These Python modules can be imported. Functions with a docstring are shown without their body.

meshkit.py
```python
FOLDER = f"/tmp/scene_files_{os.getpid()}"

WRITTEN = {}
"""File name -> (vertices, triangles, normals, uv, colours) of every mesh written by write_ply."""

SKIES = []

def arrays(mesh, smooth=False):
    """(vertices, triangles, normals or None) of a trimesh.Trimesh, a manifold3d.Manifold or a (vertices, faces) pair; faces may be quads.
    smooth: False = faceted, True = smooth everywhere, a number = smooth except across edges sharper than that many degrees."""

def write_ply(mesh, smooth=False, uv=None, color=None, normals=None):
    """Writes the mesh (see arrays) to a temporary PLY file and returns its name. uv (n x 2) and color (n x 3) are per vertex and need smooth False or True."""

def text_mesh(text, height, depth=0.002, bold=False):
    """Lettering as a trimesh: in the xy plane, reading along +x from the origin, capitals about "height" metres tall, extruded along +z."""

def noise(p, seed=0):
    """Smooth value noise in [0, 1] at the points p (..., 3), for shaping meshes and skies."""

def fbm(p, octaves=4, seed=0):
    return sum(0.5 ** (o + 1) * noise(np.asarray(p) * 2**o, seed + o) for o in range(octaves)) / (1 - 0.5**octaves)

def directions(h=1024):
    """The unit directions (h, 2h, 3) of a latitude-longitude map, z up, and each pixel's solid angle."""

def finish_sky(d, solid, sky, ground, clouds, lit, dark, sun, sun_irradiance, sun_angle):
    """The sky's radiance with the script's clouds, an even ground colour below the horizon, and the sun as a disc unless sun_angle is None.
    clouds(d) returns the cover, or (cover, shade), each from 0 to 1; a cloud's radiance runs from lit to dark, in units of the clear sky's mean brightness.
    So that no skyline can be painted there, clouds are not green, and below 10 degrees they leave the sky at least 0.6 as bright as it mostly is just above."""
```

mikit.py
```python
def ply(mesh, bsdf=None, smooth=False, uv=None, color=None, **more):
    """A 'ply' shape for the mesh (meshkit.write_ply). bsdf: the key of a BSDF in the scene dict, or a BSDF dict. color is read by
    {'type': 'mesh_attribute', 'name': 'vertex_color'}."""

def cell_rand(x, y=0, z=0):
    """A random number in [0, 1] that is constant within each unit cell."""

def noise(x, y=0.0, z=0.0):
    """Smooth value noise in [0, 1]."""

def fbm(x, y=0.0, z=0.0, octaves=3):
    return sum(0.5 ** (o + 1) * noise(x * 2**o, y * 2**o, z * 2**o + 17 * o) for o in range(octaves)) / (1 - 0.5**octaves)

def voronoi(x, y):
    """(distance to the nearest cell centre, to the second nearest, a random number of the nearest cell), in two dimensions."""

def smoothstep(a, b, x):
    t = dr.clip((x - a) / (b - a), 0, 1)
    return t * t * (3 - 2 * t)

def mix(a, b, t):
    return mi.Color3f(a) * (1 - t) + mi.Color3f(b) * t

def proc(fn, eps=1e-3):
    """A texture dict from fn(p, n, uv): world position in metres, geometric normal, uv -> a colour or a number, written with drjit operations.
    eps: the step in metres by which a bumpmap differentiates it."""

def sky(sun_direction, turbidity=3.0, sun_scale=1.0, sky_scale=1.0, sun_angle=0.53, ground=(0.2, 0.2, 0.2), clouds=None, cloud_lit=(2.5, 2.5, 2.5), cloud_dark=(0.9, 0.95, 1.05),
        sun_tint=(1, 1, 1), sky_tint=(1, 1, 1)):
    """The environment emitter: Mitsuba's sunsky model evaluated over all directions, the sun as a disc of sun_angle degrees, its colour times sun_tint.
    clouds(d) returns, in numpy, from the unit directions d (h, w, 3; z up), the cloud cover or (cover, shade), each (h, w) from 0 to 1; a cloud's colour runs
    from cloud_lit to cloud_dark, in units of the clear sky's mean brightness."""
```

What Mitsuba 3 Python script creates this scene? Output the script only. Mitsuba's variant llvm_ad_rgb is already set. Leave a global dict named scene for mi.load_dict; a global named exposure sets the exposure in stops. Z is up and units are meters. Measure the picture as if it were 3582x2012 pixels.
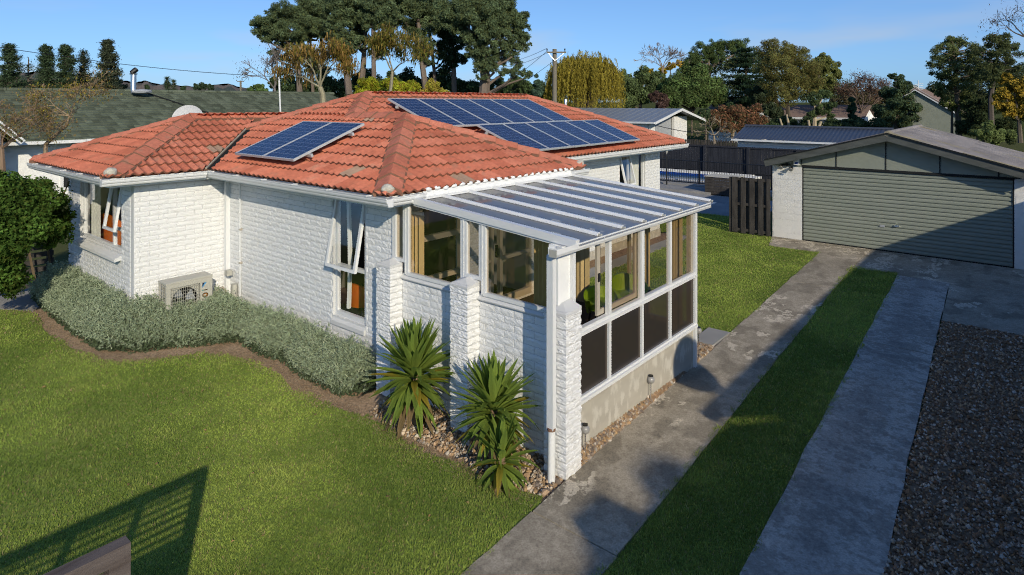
import math
import numpy as np
import trimesh
import shapely
from shapely.geometry import Polygon
import drjit as dr
import mitsuba as mi
import mikit
import meshkit

T = mi.ScalarTransform4f
scene, labels = {}, {}

# ------------------------------------------------------------------ camera, sky, exposure
CAM = np.array([-5.434, -3.786, 4.0])
YAW = math.radians(50.197)
FWD = np.array([math.sin(YAW), math.cos(YAW), 0.0])
RIGHT = np.array([math.cos(YAW), -math.sin(YAW), 0.0])
FOC, HORIZON = 2189.6, 357.7          # focal length and horizon row in photograph pixels (3582 wide)
scene['camera'] = {
    'type': 'perspective', 'fov': 2 * math.degrees(math.atan(1791 / FOC)), 'fov_axis': 'x',
    'principal_point_offset_x': 0.0, 'principal_point_offset_y': (1006 - HORIZON) / 2012,
    'near_clip': 0.1, 'far_clip': 40000.0,
    'to_world': T().look_at(origin=CAM.tolist(), target=(CAM + FWD).tolist(), up=[0, 0, 1]),
}
EL = math.radians(24.0)
SUN = np.array([-0.5 * math.cos(EL), -0.866 * math.cos(EL), math.sin(EL)])


def wisps(d):
    el = np.degrees(np.arcsin(np.clip(d[..., 2], -1, 1)))
    az = np.arctan2(d[..., 1], d[..., 0])
    q = np.stack([az * 6.0, el * 0.55, az * 0], -1)
    n = meshkit.fbm(q, 4, 5)
    band = np.exp(-((el - 3.6) / 3.2) ** 2)
    return np.clip((n - 0.44) * 2.6, 0, 1) * band * 0.55


scene['sky'] = mikit.sky(SUN.tolist(), turbidity=3.0, sky_scale=1.45, clouds=wisps, cloud_lit=(1.9, 1.95, 2.05), cloud_dark=(1.2, 1.3, 1.5),
                         sun_tint=(0.86, 1.0, 1.24), sky_tint=(0.49, 0.67, 1.01), ground=(0.12, 0.13, 0.09))
exposure = 1.9


def at(px, py, depth):
    """the point at this depth along the line of sight through a photograph pixel"""
    return CAM + depth * (FWD + RIGHT * (px - 1791) / FOC - np.array([0, 0, 1.0]) * (py - HORIZON) / FOC)


def depth_of(p):
    return (np.asarray(p, float) - CAM) @ FWD


# ------------------------------------------------------------------ helpers
used = {}


def nm(base):
    n = used.get(base, -1) + 1
    used[base] = n
    return base if n == 0 else f'{base}_{n:03d}'


def put(key, mesh, bsdf, smooth=False, color=None, to=None, kind=None):
    if isinstance(mesh, dict):
        d = dict(mesh)
    else:
        d = mikit.ply(mesh, bsdf, smooth=smooth, color=color)
    if to is not None:
        d['to_world'] = to
    scene[key] = d
    if kind:
        labels[key] = {'kind': kind}
    return key


def part(parent, base, mesh, bsdf, smooth=False, color=None, to=None, kind=None, label=None):
    k = nm(parent + '__' + base)
    put(k, mesh, bsdf, smooth, color, to, kind)
    if label:
        labels.setdefault(k, {})['label'] = label
    return k


def tag(key, label, cat, group=None):
    labels[key] = {'label': label, 'category': cat}
    if group:
        labels[key]['group'] = group
    return key


def struct(key, mesh, bsdf, smooth=False, color=None):
    put(key, mesh, bsdf, smooth, color)
    labels[key] = {'kind': 'structure'}
    return key


def box(x0, x1, y0, y1, z0, z1):
    m = trimesh.creation.box((abs(x1 - x0), abs(y1 - y0), abs(z1 - z0)))
    m.apply_translation(((x0 + x1) / 2, (y0 + y1) / 2, (z0 + z1) / 2))
    return m


def cat(ms):
    return trimesh.util.concatenate([trimesh.Trimesh(m.vertices, m.faces, process=False) for m in ms])


def beam(p0, p1, w, h, up=(0, 0, 1)):
    """a bar of width w and height h (along up) from p0 to p1"""
    p0, p1 = np.asarray(p0, float), np.asarray(p1, float)
    d = p1 - p0
    L = np.linalg.norm(d)
    d = d / L
    s = np.cross(d, up)
    s /= np.linalg.norm(s)
    u = np.cross(s, d)
    m = trimesh.creation.box((L, w, h))
    M = np.eye(4)
    M[:3, 0], M[:3, 1], M[:3, 2], M[:3, 3] = d, s, u, (p0 + p1) / 2
    m.apply_transform(M)
    return m


def tube(points, radii, sides=6, cap=True):
    p = np.asarray(points, float)
    r = np.broadcast_to(np.asarray(radii, float), (len(p),))
    t = np.gradient(p, axis=0)
    t /= np.linalg.norm(t, axis=1, keepdims=True) + 1e-12
    ref = np.array([0, 0, 1.0]) if abs(t[:, 2]).mean() < 0.85 else np.array([1.0, 0, 0])
    a = np.cross(t, ref)
    a /= np.linalg.norm(a, axis=1, keepdims=True) + 1e-12
    b = np.cross(t, a)
    ang = np.arange(sides) * 2 * np.pi / sides
    v = p[:, None] + r[:, None, None] * (np.cos(ang)[None, :, None] * a[:, None] + np.sin(ang)[None, :, None] * b[:, None])
    v = v.reshape(-1, 3)
    i, j = np.meshgrid(np.arange(len(p) - 1), np.arange(sides), indexing='ij')
    i, j = i.ravel(), j.ravel()
    q0, q1 = i * sides + j, i * sides + (j + 1) % sides
    f = np.vstack([np.stack([q0, q1 + sides, q1], 1), np.stack([q0, q0 + sides, q1 + sides], 1)])
    if cap:
        c0, c1 = len(v), len(v) + 1
        v = np.vstack([v, p[0], p[-1]])
        k = np.arange(sides)
        f = np.vstack([f, np.stack([np.full(sides, c0), k, (k + 1) % sides], 1),
                       np.stack([np.full(sides, c1), (len(p) - 1) * sides + (k + 1) % sides, (len(p) - 1) * sides + k], 1)])
    return trimesh.Trimesh(v, f, process=False)


def prism(poly2d, z0, z1):
    p = Polygon(poly2d)
    m = trimesh.creation.extrude_polygon(p, z1 - z0, engine='earcut')
    m.apply_translation((0, 0, z0))
    return m


def extrude_along(profile, p0, p1, up=(0, 0, 1)):
    """profile (n,2): (side, up) closed outline swept from p0 to p1; side = cross(dir, up)"""
    p0, p1 = np.asarray(p0, float), np.asarray(p1, float)
    L = np.linalg.norm(p1 - p0)
    d = (p1 - p0) / L
    s = np.cross(d, up)
    s /= np.linalg.norm(s)
    u = np.cross(s, d)
    m = trimesh.creation.extrude_polygon(Polygon(profile), L, engine='earcut')
    M = np.eye(4)
    M[:3, 0], M[:3, 1], M[:3, 2], M[:3, 3] = s, u, d, p0
    if np.linalg.det(M[:3, :3]) < 0:
        m.invert()
    m.apply_transform(M)
    return m


def col(c, n):
    return np.tile(np.asarray(c, float), (n, 1))


# ------------------------------------------------------------------ materials
noise, fbm, smoothstep, mix, proc = mikit.noise, mikit.fbm, mikit.smoothstep, mikit.mix, mikit.proc


def rgb(*c):
    return {'type': 'rgb', 'value': list(c)}


def mat(name, d):
    scene[name] = d
    return name


def plastic(name, c, alpha=0.15):
    return mat(name, {'type': 'twosided', 'bsdf': {'type': 'roughplastic', 'diffuse_reflectance': c if isinstance(c, dict) else rgb(*c), 'alpha': alpha, 'nonlinear': True}})


def matte(name, c):
    return mat(name, {'type': 'twosided', 'bsdf': {'type': 'diffuse', 'reflectance': c if isinstance(c, dict) else rgb(*c)}})


VC = {'type': 'mesh_attribute', 'name': 'vertex_color'}
mat('leaf', {'type': 'principledthin', 'base_color': VC, 'roughness': 0.6, 'diff_trans': 0.9, 'spec_trans': 0.0, 'eta': 1.35})
mat('bark', {'type': 'twosided', 'bsdf': {'type': 'diffuse', 'reflectance': VC}})

plastic('white_metal', (0.80, 0.81, 0.82), 0.12)
matte('white_board', proc(lambda p, n, uv: mix((0.74, 0.75, 0.75), (0.66, 0.67, 0.68), fbm(p.x * 3, p.y * 3, p.z * 5))))


def brick_col(p, n, uv):
    a = fbm(p.x * 2.3, p.y * 2.3, p.z * 2.3, octaves=4)
    g = smoothstep(0.62, 0.82, fbm(p.x * 9, p.y * 9, p.z * 14, octaves=3))
    c = mix((0.82, 0.83, 0.845), (0.745, 0.76, 0.78), a)
    c = mix(c, (0.60, 0.59, 0.56), g * 0.45)
    low = smoothstep(0.35, 0.0, p.z + 0.25 * a)
    return mix(c, (0.62, 0.56, 0.47), low * 0.3)


mat('brick_paint', {'type': 'twosided', 'bsdf': {'type': 'bumpmap', 'arbitrary': proc(lambda p, n, uv: fbm(p.x * 45, p.y * 45, p.z * 45, octaves=3), 4e-3), 'scale': 0.0045,
                    'bsdf': {'type': 'roughplastic', 'diffuse_reflectance': proc(brick_col), 'alpha': 0.35}}})
matte('mortar_paint', (0.52, 0.53, 0.54))


def tile_col(base, grey):
    def f(p, n, uv):
        a = fbm(p.x * 1.7, p.y * 1.7, p.z * 1.7, octaves=4)
        s = fbm(p.x * 22, p.y * 22, p.z * 22, octaves=3)
        c = mix(base, tuple(0.84 * x for x in base), smoothstep(0.35, 0.75, a))
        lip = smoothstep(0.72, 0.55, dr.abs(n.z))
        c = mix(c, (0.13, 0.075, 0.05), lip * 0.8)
        li = smoothstep(0.60, 0.78, fbm(p.x * 6 + 9, p.y * 6, p.z * 6, octaves=4))
        c = mix(c, grey, li * 0.42)
        return c * (0.78 + 0.44 * s)
    return f


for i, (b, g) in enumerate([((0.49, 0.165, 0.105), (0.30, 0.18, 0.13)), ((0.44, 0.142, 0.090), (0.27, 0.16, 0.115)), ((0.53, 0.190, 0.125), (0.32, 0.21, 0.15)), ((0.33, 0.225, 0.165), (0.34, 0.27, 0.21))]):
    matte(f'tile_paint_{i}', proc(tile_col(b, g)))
matte('mortar_brown', proc(lambda p, n, uv: mix((0.22, 0.12, 0.08), (0.16, 0.10, 0.075), fbm(p.x * 14, p.y * 14, p.z * 14))))
matte('mortar_grey', proc(lambda p, n, uv: mix((0.52, 0.50, 0.44), (0.34, 0.32, 0.27), fbm(p.x * 16, p.y * 16, p.z * 16))))

plastic('panel_alu', (0.62, 0.63, 0.65), 0.2)


def cell_col(p, n, uv):
    # uv: 6 x 10 silicon cells printed behind the glass, thin pale busbars and gaps
    x, y = uv.x * 6.0, uv.y * 10.0
    fx, fy = x - dr.floor(x), y - dr.floor(y)
    gap = dr.maximum(smoothstep(0.022, 0.008, dr.minimum(fx, 1 - fx)), smoothstep(0.022, 0.008, dr.minimum(fy, 1 - fy)))
    bb = smoothstep(0.02, 0.008, dr.abs(fx - 0.33)) + smoothstep(0.02, 0.008, dr.abs(fx - 0.67))
    r = mikit.cell_rand(dr.floor(x), dr.floor(y), dr.floor(p.x * 1.2) + dr.floor(p.y * 1.1) * 7)
    fl = fbm(p.x * 30, p.y * 30, p.z * 30)
    c = mix((0.004, 0.009, 0.040), (0.009, 0.019, 0.070), 0.55 * r + 0.45 * fl)
    c = mix(c, (0.20, 0.24, 0.36), dr.clip(bb, 0, 1) * 0.30)
    return mix(c, (0.36, 0.42, 0.55), gap * 0.9)


mat('solar_cell', {'type': 'twosided', 'bsdf': {'type': 'roughplastic', 'diffuse_reflectance': proc(cell_col), 'alpha': 0.05, 'int_ior': 1.22}})


def conc_col(p, n, uv):
    a = fbm(p.x * 2.1, p.y * 2.1, 0.0, octaves=5)
    b = fbm(p.x * 3.4 + 7, p.y * 5.2, 3.0, octaves=6)
    f = fbm(p.x * 17, p.y * 17, 2.0, octaves=4)
    s = fbm(p.x * 75, p.y * 75, 0.0, octaves=2)
    c = mix((0.245, 0.225, 0.192), (0.345, 0.318, 0.275), smoothstep(0.32, 0.68, 0.55 * a + 0.45 * f))
    c = mix(c, (0.150, 0.138, 0.118), smoothstep(0.52, 0.66, fbm(p.x * 2.3 + 21, p.y * 3.4 + 4, 8.0, octaves=5)) * 0.55)
    pale = smoothstep(0.560, 0.580, b) * smoothstep(0.45, 0.50, fbm(p.x * 0.8 + 3, p.y * 1.1, 5.0, octaves=3)) * smoothstep(0.38, 0.5, f)
    c = mix(c, (0.50, 0.465, 0.405), pale * 0.85)
    return c * (0.72 + 0.56 * s) * mi.Color3f(1.05, 1.0, 0.91)


matte('concrete', proc(conc_col))


def conc2_col(p, n, uv):
    a = fbm(p.x * 2.4 + 40, p.y * 3.2, 0.0, octaves=5)
    b = fbm(p.x * 9 + 13, p.y * 4.5, 3.0, octaves=5)
    f = fbm(p.x * 24, p.y * 24, 2.0, octaves=3)
    s = fbm(p.x * 75, p.y * 75, 0.0, octaves=2)
    c = mix((0.265, 0.245, 0.212), (0.43, 0.402, 0.352), smoothstep(0.38, 0.62, 0.3 * a + 0.3 * b + 0.4 * f))
    c = mix(c, (0.135, 0.128, 0.118), smoothstep(0.56, 0.64, fbm(p.x * 3.2 + 2, p.y * 2.6 + 9, 4.0, octaves=6)) * 0.35)
    wheel = dr.exp(-dr.square((p.y - 0.043 * p.x + 2.30) / 0.22))
    c = mix(c, (0.18, 0.172, 0.16), wheel * 0.35)
    return c * (0.75 + 0.5 * s)


matte('concrete_pale', proc(conc2_col))
matte('plaster', proc(lambda p, n, uv: mix(mix((0.43, 0.405, 0.35), (0.31, 0.29, 0.25), fbm(p.x * 3, p.y * 3, p.z * 9, octaves=4)), (0.53, 0.51, 0.46), smoothstep(0.52, 0.7, fbm(p.x * 14, p.y * 14, p.z * 6, octaves=4)) * 0.6)))


def lawn_col(p, n, uv):
    a = fbm(p.x * 0.8, p.y * 0.8, 0.0, octaves=4)
    b = fbm(p.x * 9, p.y * 9, 0.0, octaves=3)
    c = mix((0.125, 0.180, 0.036), (0.225, 0.275, 0.068), a)
    c = mix(c, (0.15, 0.13, 0.05), smoothstep(0.62, 0.8, b) * 0.5)
    return c * (0.7 + 0.6 * b)


matte('lawn_soil', proc(lawn_col))
matte('far_ground', proc(lambda p, n, uv: mix((0.045, 0.07, 0.018), (0.10, 0.10, 0.05), fbm(p.x * 0.05, p.y * 0.05, 0.0, octaves=4))))


def soil_col(p, n, uv):
    a = fbm(p.x * 4, p.y * 4, 0.0, octaves=5)
    b = fbm(p.x * 40, p.y * 40, 0.0, octaves=3)
    return mix((0.27, 0.185, 0.12), (0.44, 0.325, 0.225), a) * (0.55 + 0.9 * b)


matte('bare_soil', proc(soil_col))
matte('gravel_bed', proc(lambda p, n, uv: mix((0.11, 0.072, 0.045), (0.31, 0.21, 0.135), fbm(p.x * 28, p.y * 28, 0.0, octaves=3))))


def wood(name, a, b, freq=(3, 3, 40)):
    return matte(name, proc(lambda p, n, uv: mix(a, b, fbm(p.x * freq[0], p.y * freq[1], p.z * freq[2], octaves=4))))


wood('dark_timber', (0.028, 0.026, 0.026), (0.085, 0.080, 0.076), (18, 18, 3))
wood('black_timber', (0.016, 0.018, 0.024), (0.045, 0.048, 0.06), (30, 30, 1.5))
wood('stain_timber', (0.060, 0.048, 0.044), (0.150, 0.130, 0.124), (4, 30, 30))
wood('grey_paint', (0.205, 0.225, 0.190), (0.245, 0.265, 0.228), (2, 5, 2))
wood('door_paint', (0.190, 0.215, 0.185), (0.240, 0.262, 0.228), (2, 1.2, 6))
wood('barge_paint', (0.055, 0.062, 0.060), (0.105, 0.112, 0.108), (2, 5, 12))
matte('dark_trim', (0.022, 0.024, 0.026))
matte('block_paint', proc(lambda p, n, uv: mix((0.66, 0.66, 0.65), (0.58, 0.58, 0.57), fbm(p.x * 5, p.y * 5, p.z * 5, octaves=4)) * (0.9 + 0.2 * fbm(p.x * 70, p.y * 70, p.z * 70))))
def fibro_col(p, n, uv):
    w = 0.5 + 0.5 * dr.sin(p.x * 2 * math.pi / 0.17)
    c = mix((0.165, 0.158, 0.165), (0.30, 0.278, 0.280), fbm(p.x * 1.4, p.y * 3, 0.0, octaves=4))
    c = mix(c, (0.26, 0.225, 0.10), smoothstep(0.56, 0.72, fbm(p.x * 2.2, p.y * 0.9 + 5, 0.0, octaves=4)) * 0.6)
    return c * (0.85 + 0.15 * w)


matte('fibro', proc(fibro_col))
plastic('navy_metal', (0.115, 0.130, 0.168), 0.3)
plastic('grey_metal', (0.36, 0.39, 0.43), 0.3)
plastic('charcoal', (0.02, 0.021, 0.023), 0.3)
plastic('chrome', (0.45, 0.45, 0.45), 0.08)
mat('steel', {'type': 'twosided', 'bsdf': {'type': 'roughconductor', 'material': 'Al', 'alpha': 0.18}})
plastic('cream_plastic', (0.60, 0.595, 0.555), 0.25)
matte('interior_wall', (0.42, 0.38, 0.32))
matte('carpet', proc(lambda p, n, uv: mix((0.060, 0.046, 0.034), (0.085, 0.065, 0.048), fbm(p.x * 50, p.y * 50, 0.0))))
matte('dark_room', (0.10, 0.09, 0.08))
plastic('taupe_metal', (0.58, 0.54, 0.47), 0.2)
plastic('orange_plastic', (0.66, 0.20, 0.02), 0.3)
plastic('lime_plastic', (0.30, 0.46, 0.02), 0.3)
matte('blind_fabric', (0.50, 0.41, 0.235))
matte('curtain', (0.62, 0.64, 0.60))
plastic('pool_blue', (0.02, 0.10, 0.42), 0.15)
matte('pave', proc(lambda p, n, uv: mix((0.20, 0.20, 0.20), (0.30, 0.295, 0.285), fbm(p.x * 2, p.y * 2, 0.0, octaves=4))))
mat('water', {'type': 'twosided', 'bsdf': {'type': 'roughplastic', 'diffuse_reflectance': rgb(0.055, 0.115, 0.105), 'alpha': 0.04}})
mat('pane_clear', {'type': 'thindielectric', 'int_ior': 1.52})
mat('pane_bronze', {'type': 'thindielectric', 'int_ior': 1.5, 'specular_transmittance': rgb(0.92, 0.85, 0.74)})
mat('pane_dark', {'type': 'blendbsdf', 'weight': 0.40, 'bsdf_0': {'type': 'thindielectric', 'int_ior': 1.5, 'specular_transmittance': rgb(0.42, 0.33, 0.26)},
                  'bsdf_1': {'type': 'twosided', 'bsdf': {'type': 'roughplastic', 'diffuse_reflectance': rgb(0.075, 0.066, 0.060), 'alpha': 0.03, 'int_ior': 1.65}}})
mat('roof_sheet', {'type': 'blendbsdf', 'weight': 0.52,
                   'bsdf_0': {'type': 'thindielectric', 'int_ior': 1.55, 'specular_transmittance': rgb(0.75, 0.74, 0.72)},
                   'bsdf_1': {'type': 'twosided', 'bsdf': {'type': 'roughplastic', 'diffuse_reflectance': rgb(0.20, 0.195, 0.19), 'alpha': 0.22, 'int_ior': 1.5}}})
matte('green_tile', proc(lambda p, n, uv: mix((0.075, 0.092, 0.066), (0.115, 0.132, 0.098), fbm(p.x * 3, p.y * 3, p.z * 3, octaves=3)) * (0.7 + 0.6 * mikit.cell_rand(dr.floor(p.x / 0.28), dr.floor(p.z / 0.13), 0))))
matte('house_grey', (0.30, 0.32, 0.35))
matte('hill_earth', proc(lambda p, n, uv: mix((0.16, 0.135, 0.12), (0.07, 0.085, 0.08), smoothstep(0.42, 0.6, fbm(p.x * 0.004, p.y * 0.004, p.z * 0.006, octaves=4)))))
matte('brown_roof', (0.20, 0.145, 0.125))

# ------------------------------------------------------------------ ground, lawns, driveway
def sheet(poly, z):
    p = Polygon(poly)
    v, f = trimesh.creation.triangulate_polygon(p, engine='earcut')
    m = trimesh.Trimesh(np.column_stack([v, np.full(len(v), z)]), f, process=False)
    if m.face_normals[:, 2].mean() < 0:
        m.invert()
    return m


struct('ground', sheet([(-15000, -15000), (15000, -15000), (15000, 15000), (-15000, 15000)], -0.03), 'far_ground')
LAWN = [(-10, -0.46), (-1.63, -0.085), (-0.44, -0.005), (-0.36, 0.04), (-0.566, 0.741), (-0.487, 1.156), (-0.62, 1.7), (-0.55, 2.054), (-0.479, 2.477), (-0.635, 3.418), (-0.62, 3.8),
        (-0.70, 4.143), (-0.55, 4.7), (-0.564, 5.427), (-0.70, 6.0), (-0.923, 6.418), (-1.497, 6.729), (-1.85, 7.0), (-2.055, 7.398), (-2.19, 8.093), (-2.26, 9.4), (-2.139, 10.881), (-2.474, 11.562), (-10, 11.58)]
struct('soil_bed', sheet([(-2.9, -0.05), (3.9, 0.12), (5.3, 0.2), (5.3, 0.7), (3.9, 3.2), (0.5, 8.2), (-1.2, 13.2), (-2.9, 13.2)], -0.012), 'bare_soil')
struct('lawn', sheet(LAWN, -0.002), 'lawn_soil')
SIDE_LAWN = [(5.29, 0.25), (12.58, 0.585), (12.52, 1.9), (13.7, 2.15), (13.7, 3.3), (16.3, 4.2), (16.1, 7.0), (12.6, 6.9), (12.3, 4.02), (3.95, 3.92), (3.95, 3.0), (3.75, 2.9), (3.75, 0.66), (5.29, 0.64)]
struct('side_lawn', sheet(SIDE_LAWN, -0.004), 'lawn_soil')


def s1l(x): return 0.002 + 0.046 * x
def s1r(x): return -0.945 + 0.047 * x
def s2l(x): return -1.87 + 0.044 * x
def s2r(x): return -2.83 + 0.042 * x


STRIP = [(-8, s1r(-8)), (-8, s2l(-8)), (11.58, s2l(11.58)), (11.55, s1r(11.55))]
struct('middle_lawn', sheet(STRIP, -0.006), 'lawn_soil')
rng = np.random.default_rng(7)


def slabs(parent, lo, hi, cuts, bsdf):
    for a, b in zip(cuts[:-1], cuts[1:]):
        a2, b2 = a + 0.006, b - 0.006
        n = 8
        xs = np.linspace(a2, b2, n)
        up = [(x, hi(x) + rng.normal() * 0.008) for x in xs]
        dn = [(x, lo(x) + rng.normal() * 0.008) for x in xs[::-1]]
        part(parent, 'slab', prism(up + dn, -0.05, 0.012 + rng.uniform(-0.003, 0.003)), bsdf)


labels['driveway'] = {'kind': 'structure'}
slabs('driveway', s1r, s1l, [-8, -5.2, -2.1, -0.62, 2.9, 6.2, 9.3, 11.4], 'concrete')
slabs('driveway', s2r, s2l, [-8, -4.4, -0.15, 3.2, 6.4, 9.0, 11.35], 'concrete_pale')
part('driveway', 'slab', prism([(12.55, 1.88), (13.84, 2.2), (13.84, -0.40), (12.62, -0.40), (11.42, s1r(11.42)), (11.42, s1l(11.42)), (12.6, 0.585)], -0.05, 0.012), 'concrete')
part('driveway', 'slab', prism([(12.61, -0.412), (13.84, -0.412), (13.84, -4.6), (11.37, -4.6), (11.37, s2l(11.4)), (11.59, -1.344), (11.56, -0.386), (11.42, s1r(11.42) - 0.01)], -0.05, 0.010), 'concrete')
part('driveway', 'slab', prism([(8.40, -2.49), (11.36, -2.37), (11.36, -4.6), (8.46, -4.6)], -0.05, 0.008), 'concrete')
part('driveway', 'paver', prism([(4.54, 0.245), (5.28, 0.24), (5.27, 0.62), (4.52, 0.61)], -0.05, 0.03), 'pave')
struct('gravel_yard', sheet([(-8, -6.5), (8.46, -6.5), (8.40, -2.5), (-8, s2r(-8))], -0.008), 'gravel_bed')
struct('path', prism([(-10, 11.59), (-2.46, 11.59), (-2.10, 10.93), (-1.72, 11.45), (-1.72, 13.0), (-10, 13.2)], -0.05, 0.006), 'pave')
struct('garden_path', prism([(3.97, 3.95), (12.28, 4.05), (12.28, 4.44), (3.97, 4.36)], -0.05, 0.010), 'pave')
struct('garden_bed', sheet([(3.92, 4.34), (12.3, 4.42), (12.3, 4.95), (3.92, 4.95)], -0.010), 'gravel_bed')
labels['pool_terrace'] = {'kind': 'structure'}
part('pool_terrace', 'slab', prism([(16.25, 3.6), (20.75, 3.6), (20.75, 16), (12.4, 16), (12.45, 6.95), (16.12, 7.05)], -0.05, 0.01), 'pave')
part('pool_terrace', 'step', prism([(20.76, 6.9), (22.2, 7.3), (22.2, 16), (20.76, 16)], -0.05, 0.10), 'pave')
part('pool_terrace', 'deck', prism([(22.21, 3.6), (23.6, 3.6), (23.6, 18), (22.21, 18)], -0.05, 0.16), 'pave')


def scatter(poly, n, seed, falloff=2.0):
    """n random points in the polygon, denser near the camera"""
    r = np.random.default_rng(seed)
    P = Polygon(poly)
    shapely.prepare(P)
    x0, y0, x1, y1 = P.bounds
    out = np.zeros((0, 2))
    while len(out) < n:
        q = r.uniform((x0, y0), (x1, y1), (n * 3, 2))
        d = np.hypot(q[:, 0] - CAM[0], q[:, 1] - CAM[1])
        keep = (r.random(len(q)) < np.minimum(1, (5.0 / np.maximum(d, 3)) ** falloff)) & shapely.contains_xy(P, q[:, 0], q[:, 1])
        out = np.vstack([out, q[keep]])
    return out[:n]


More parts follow.
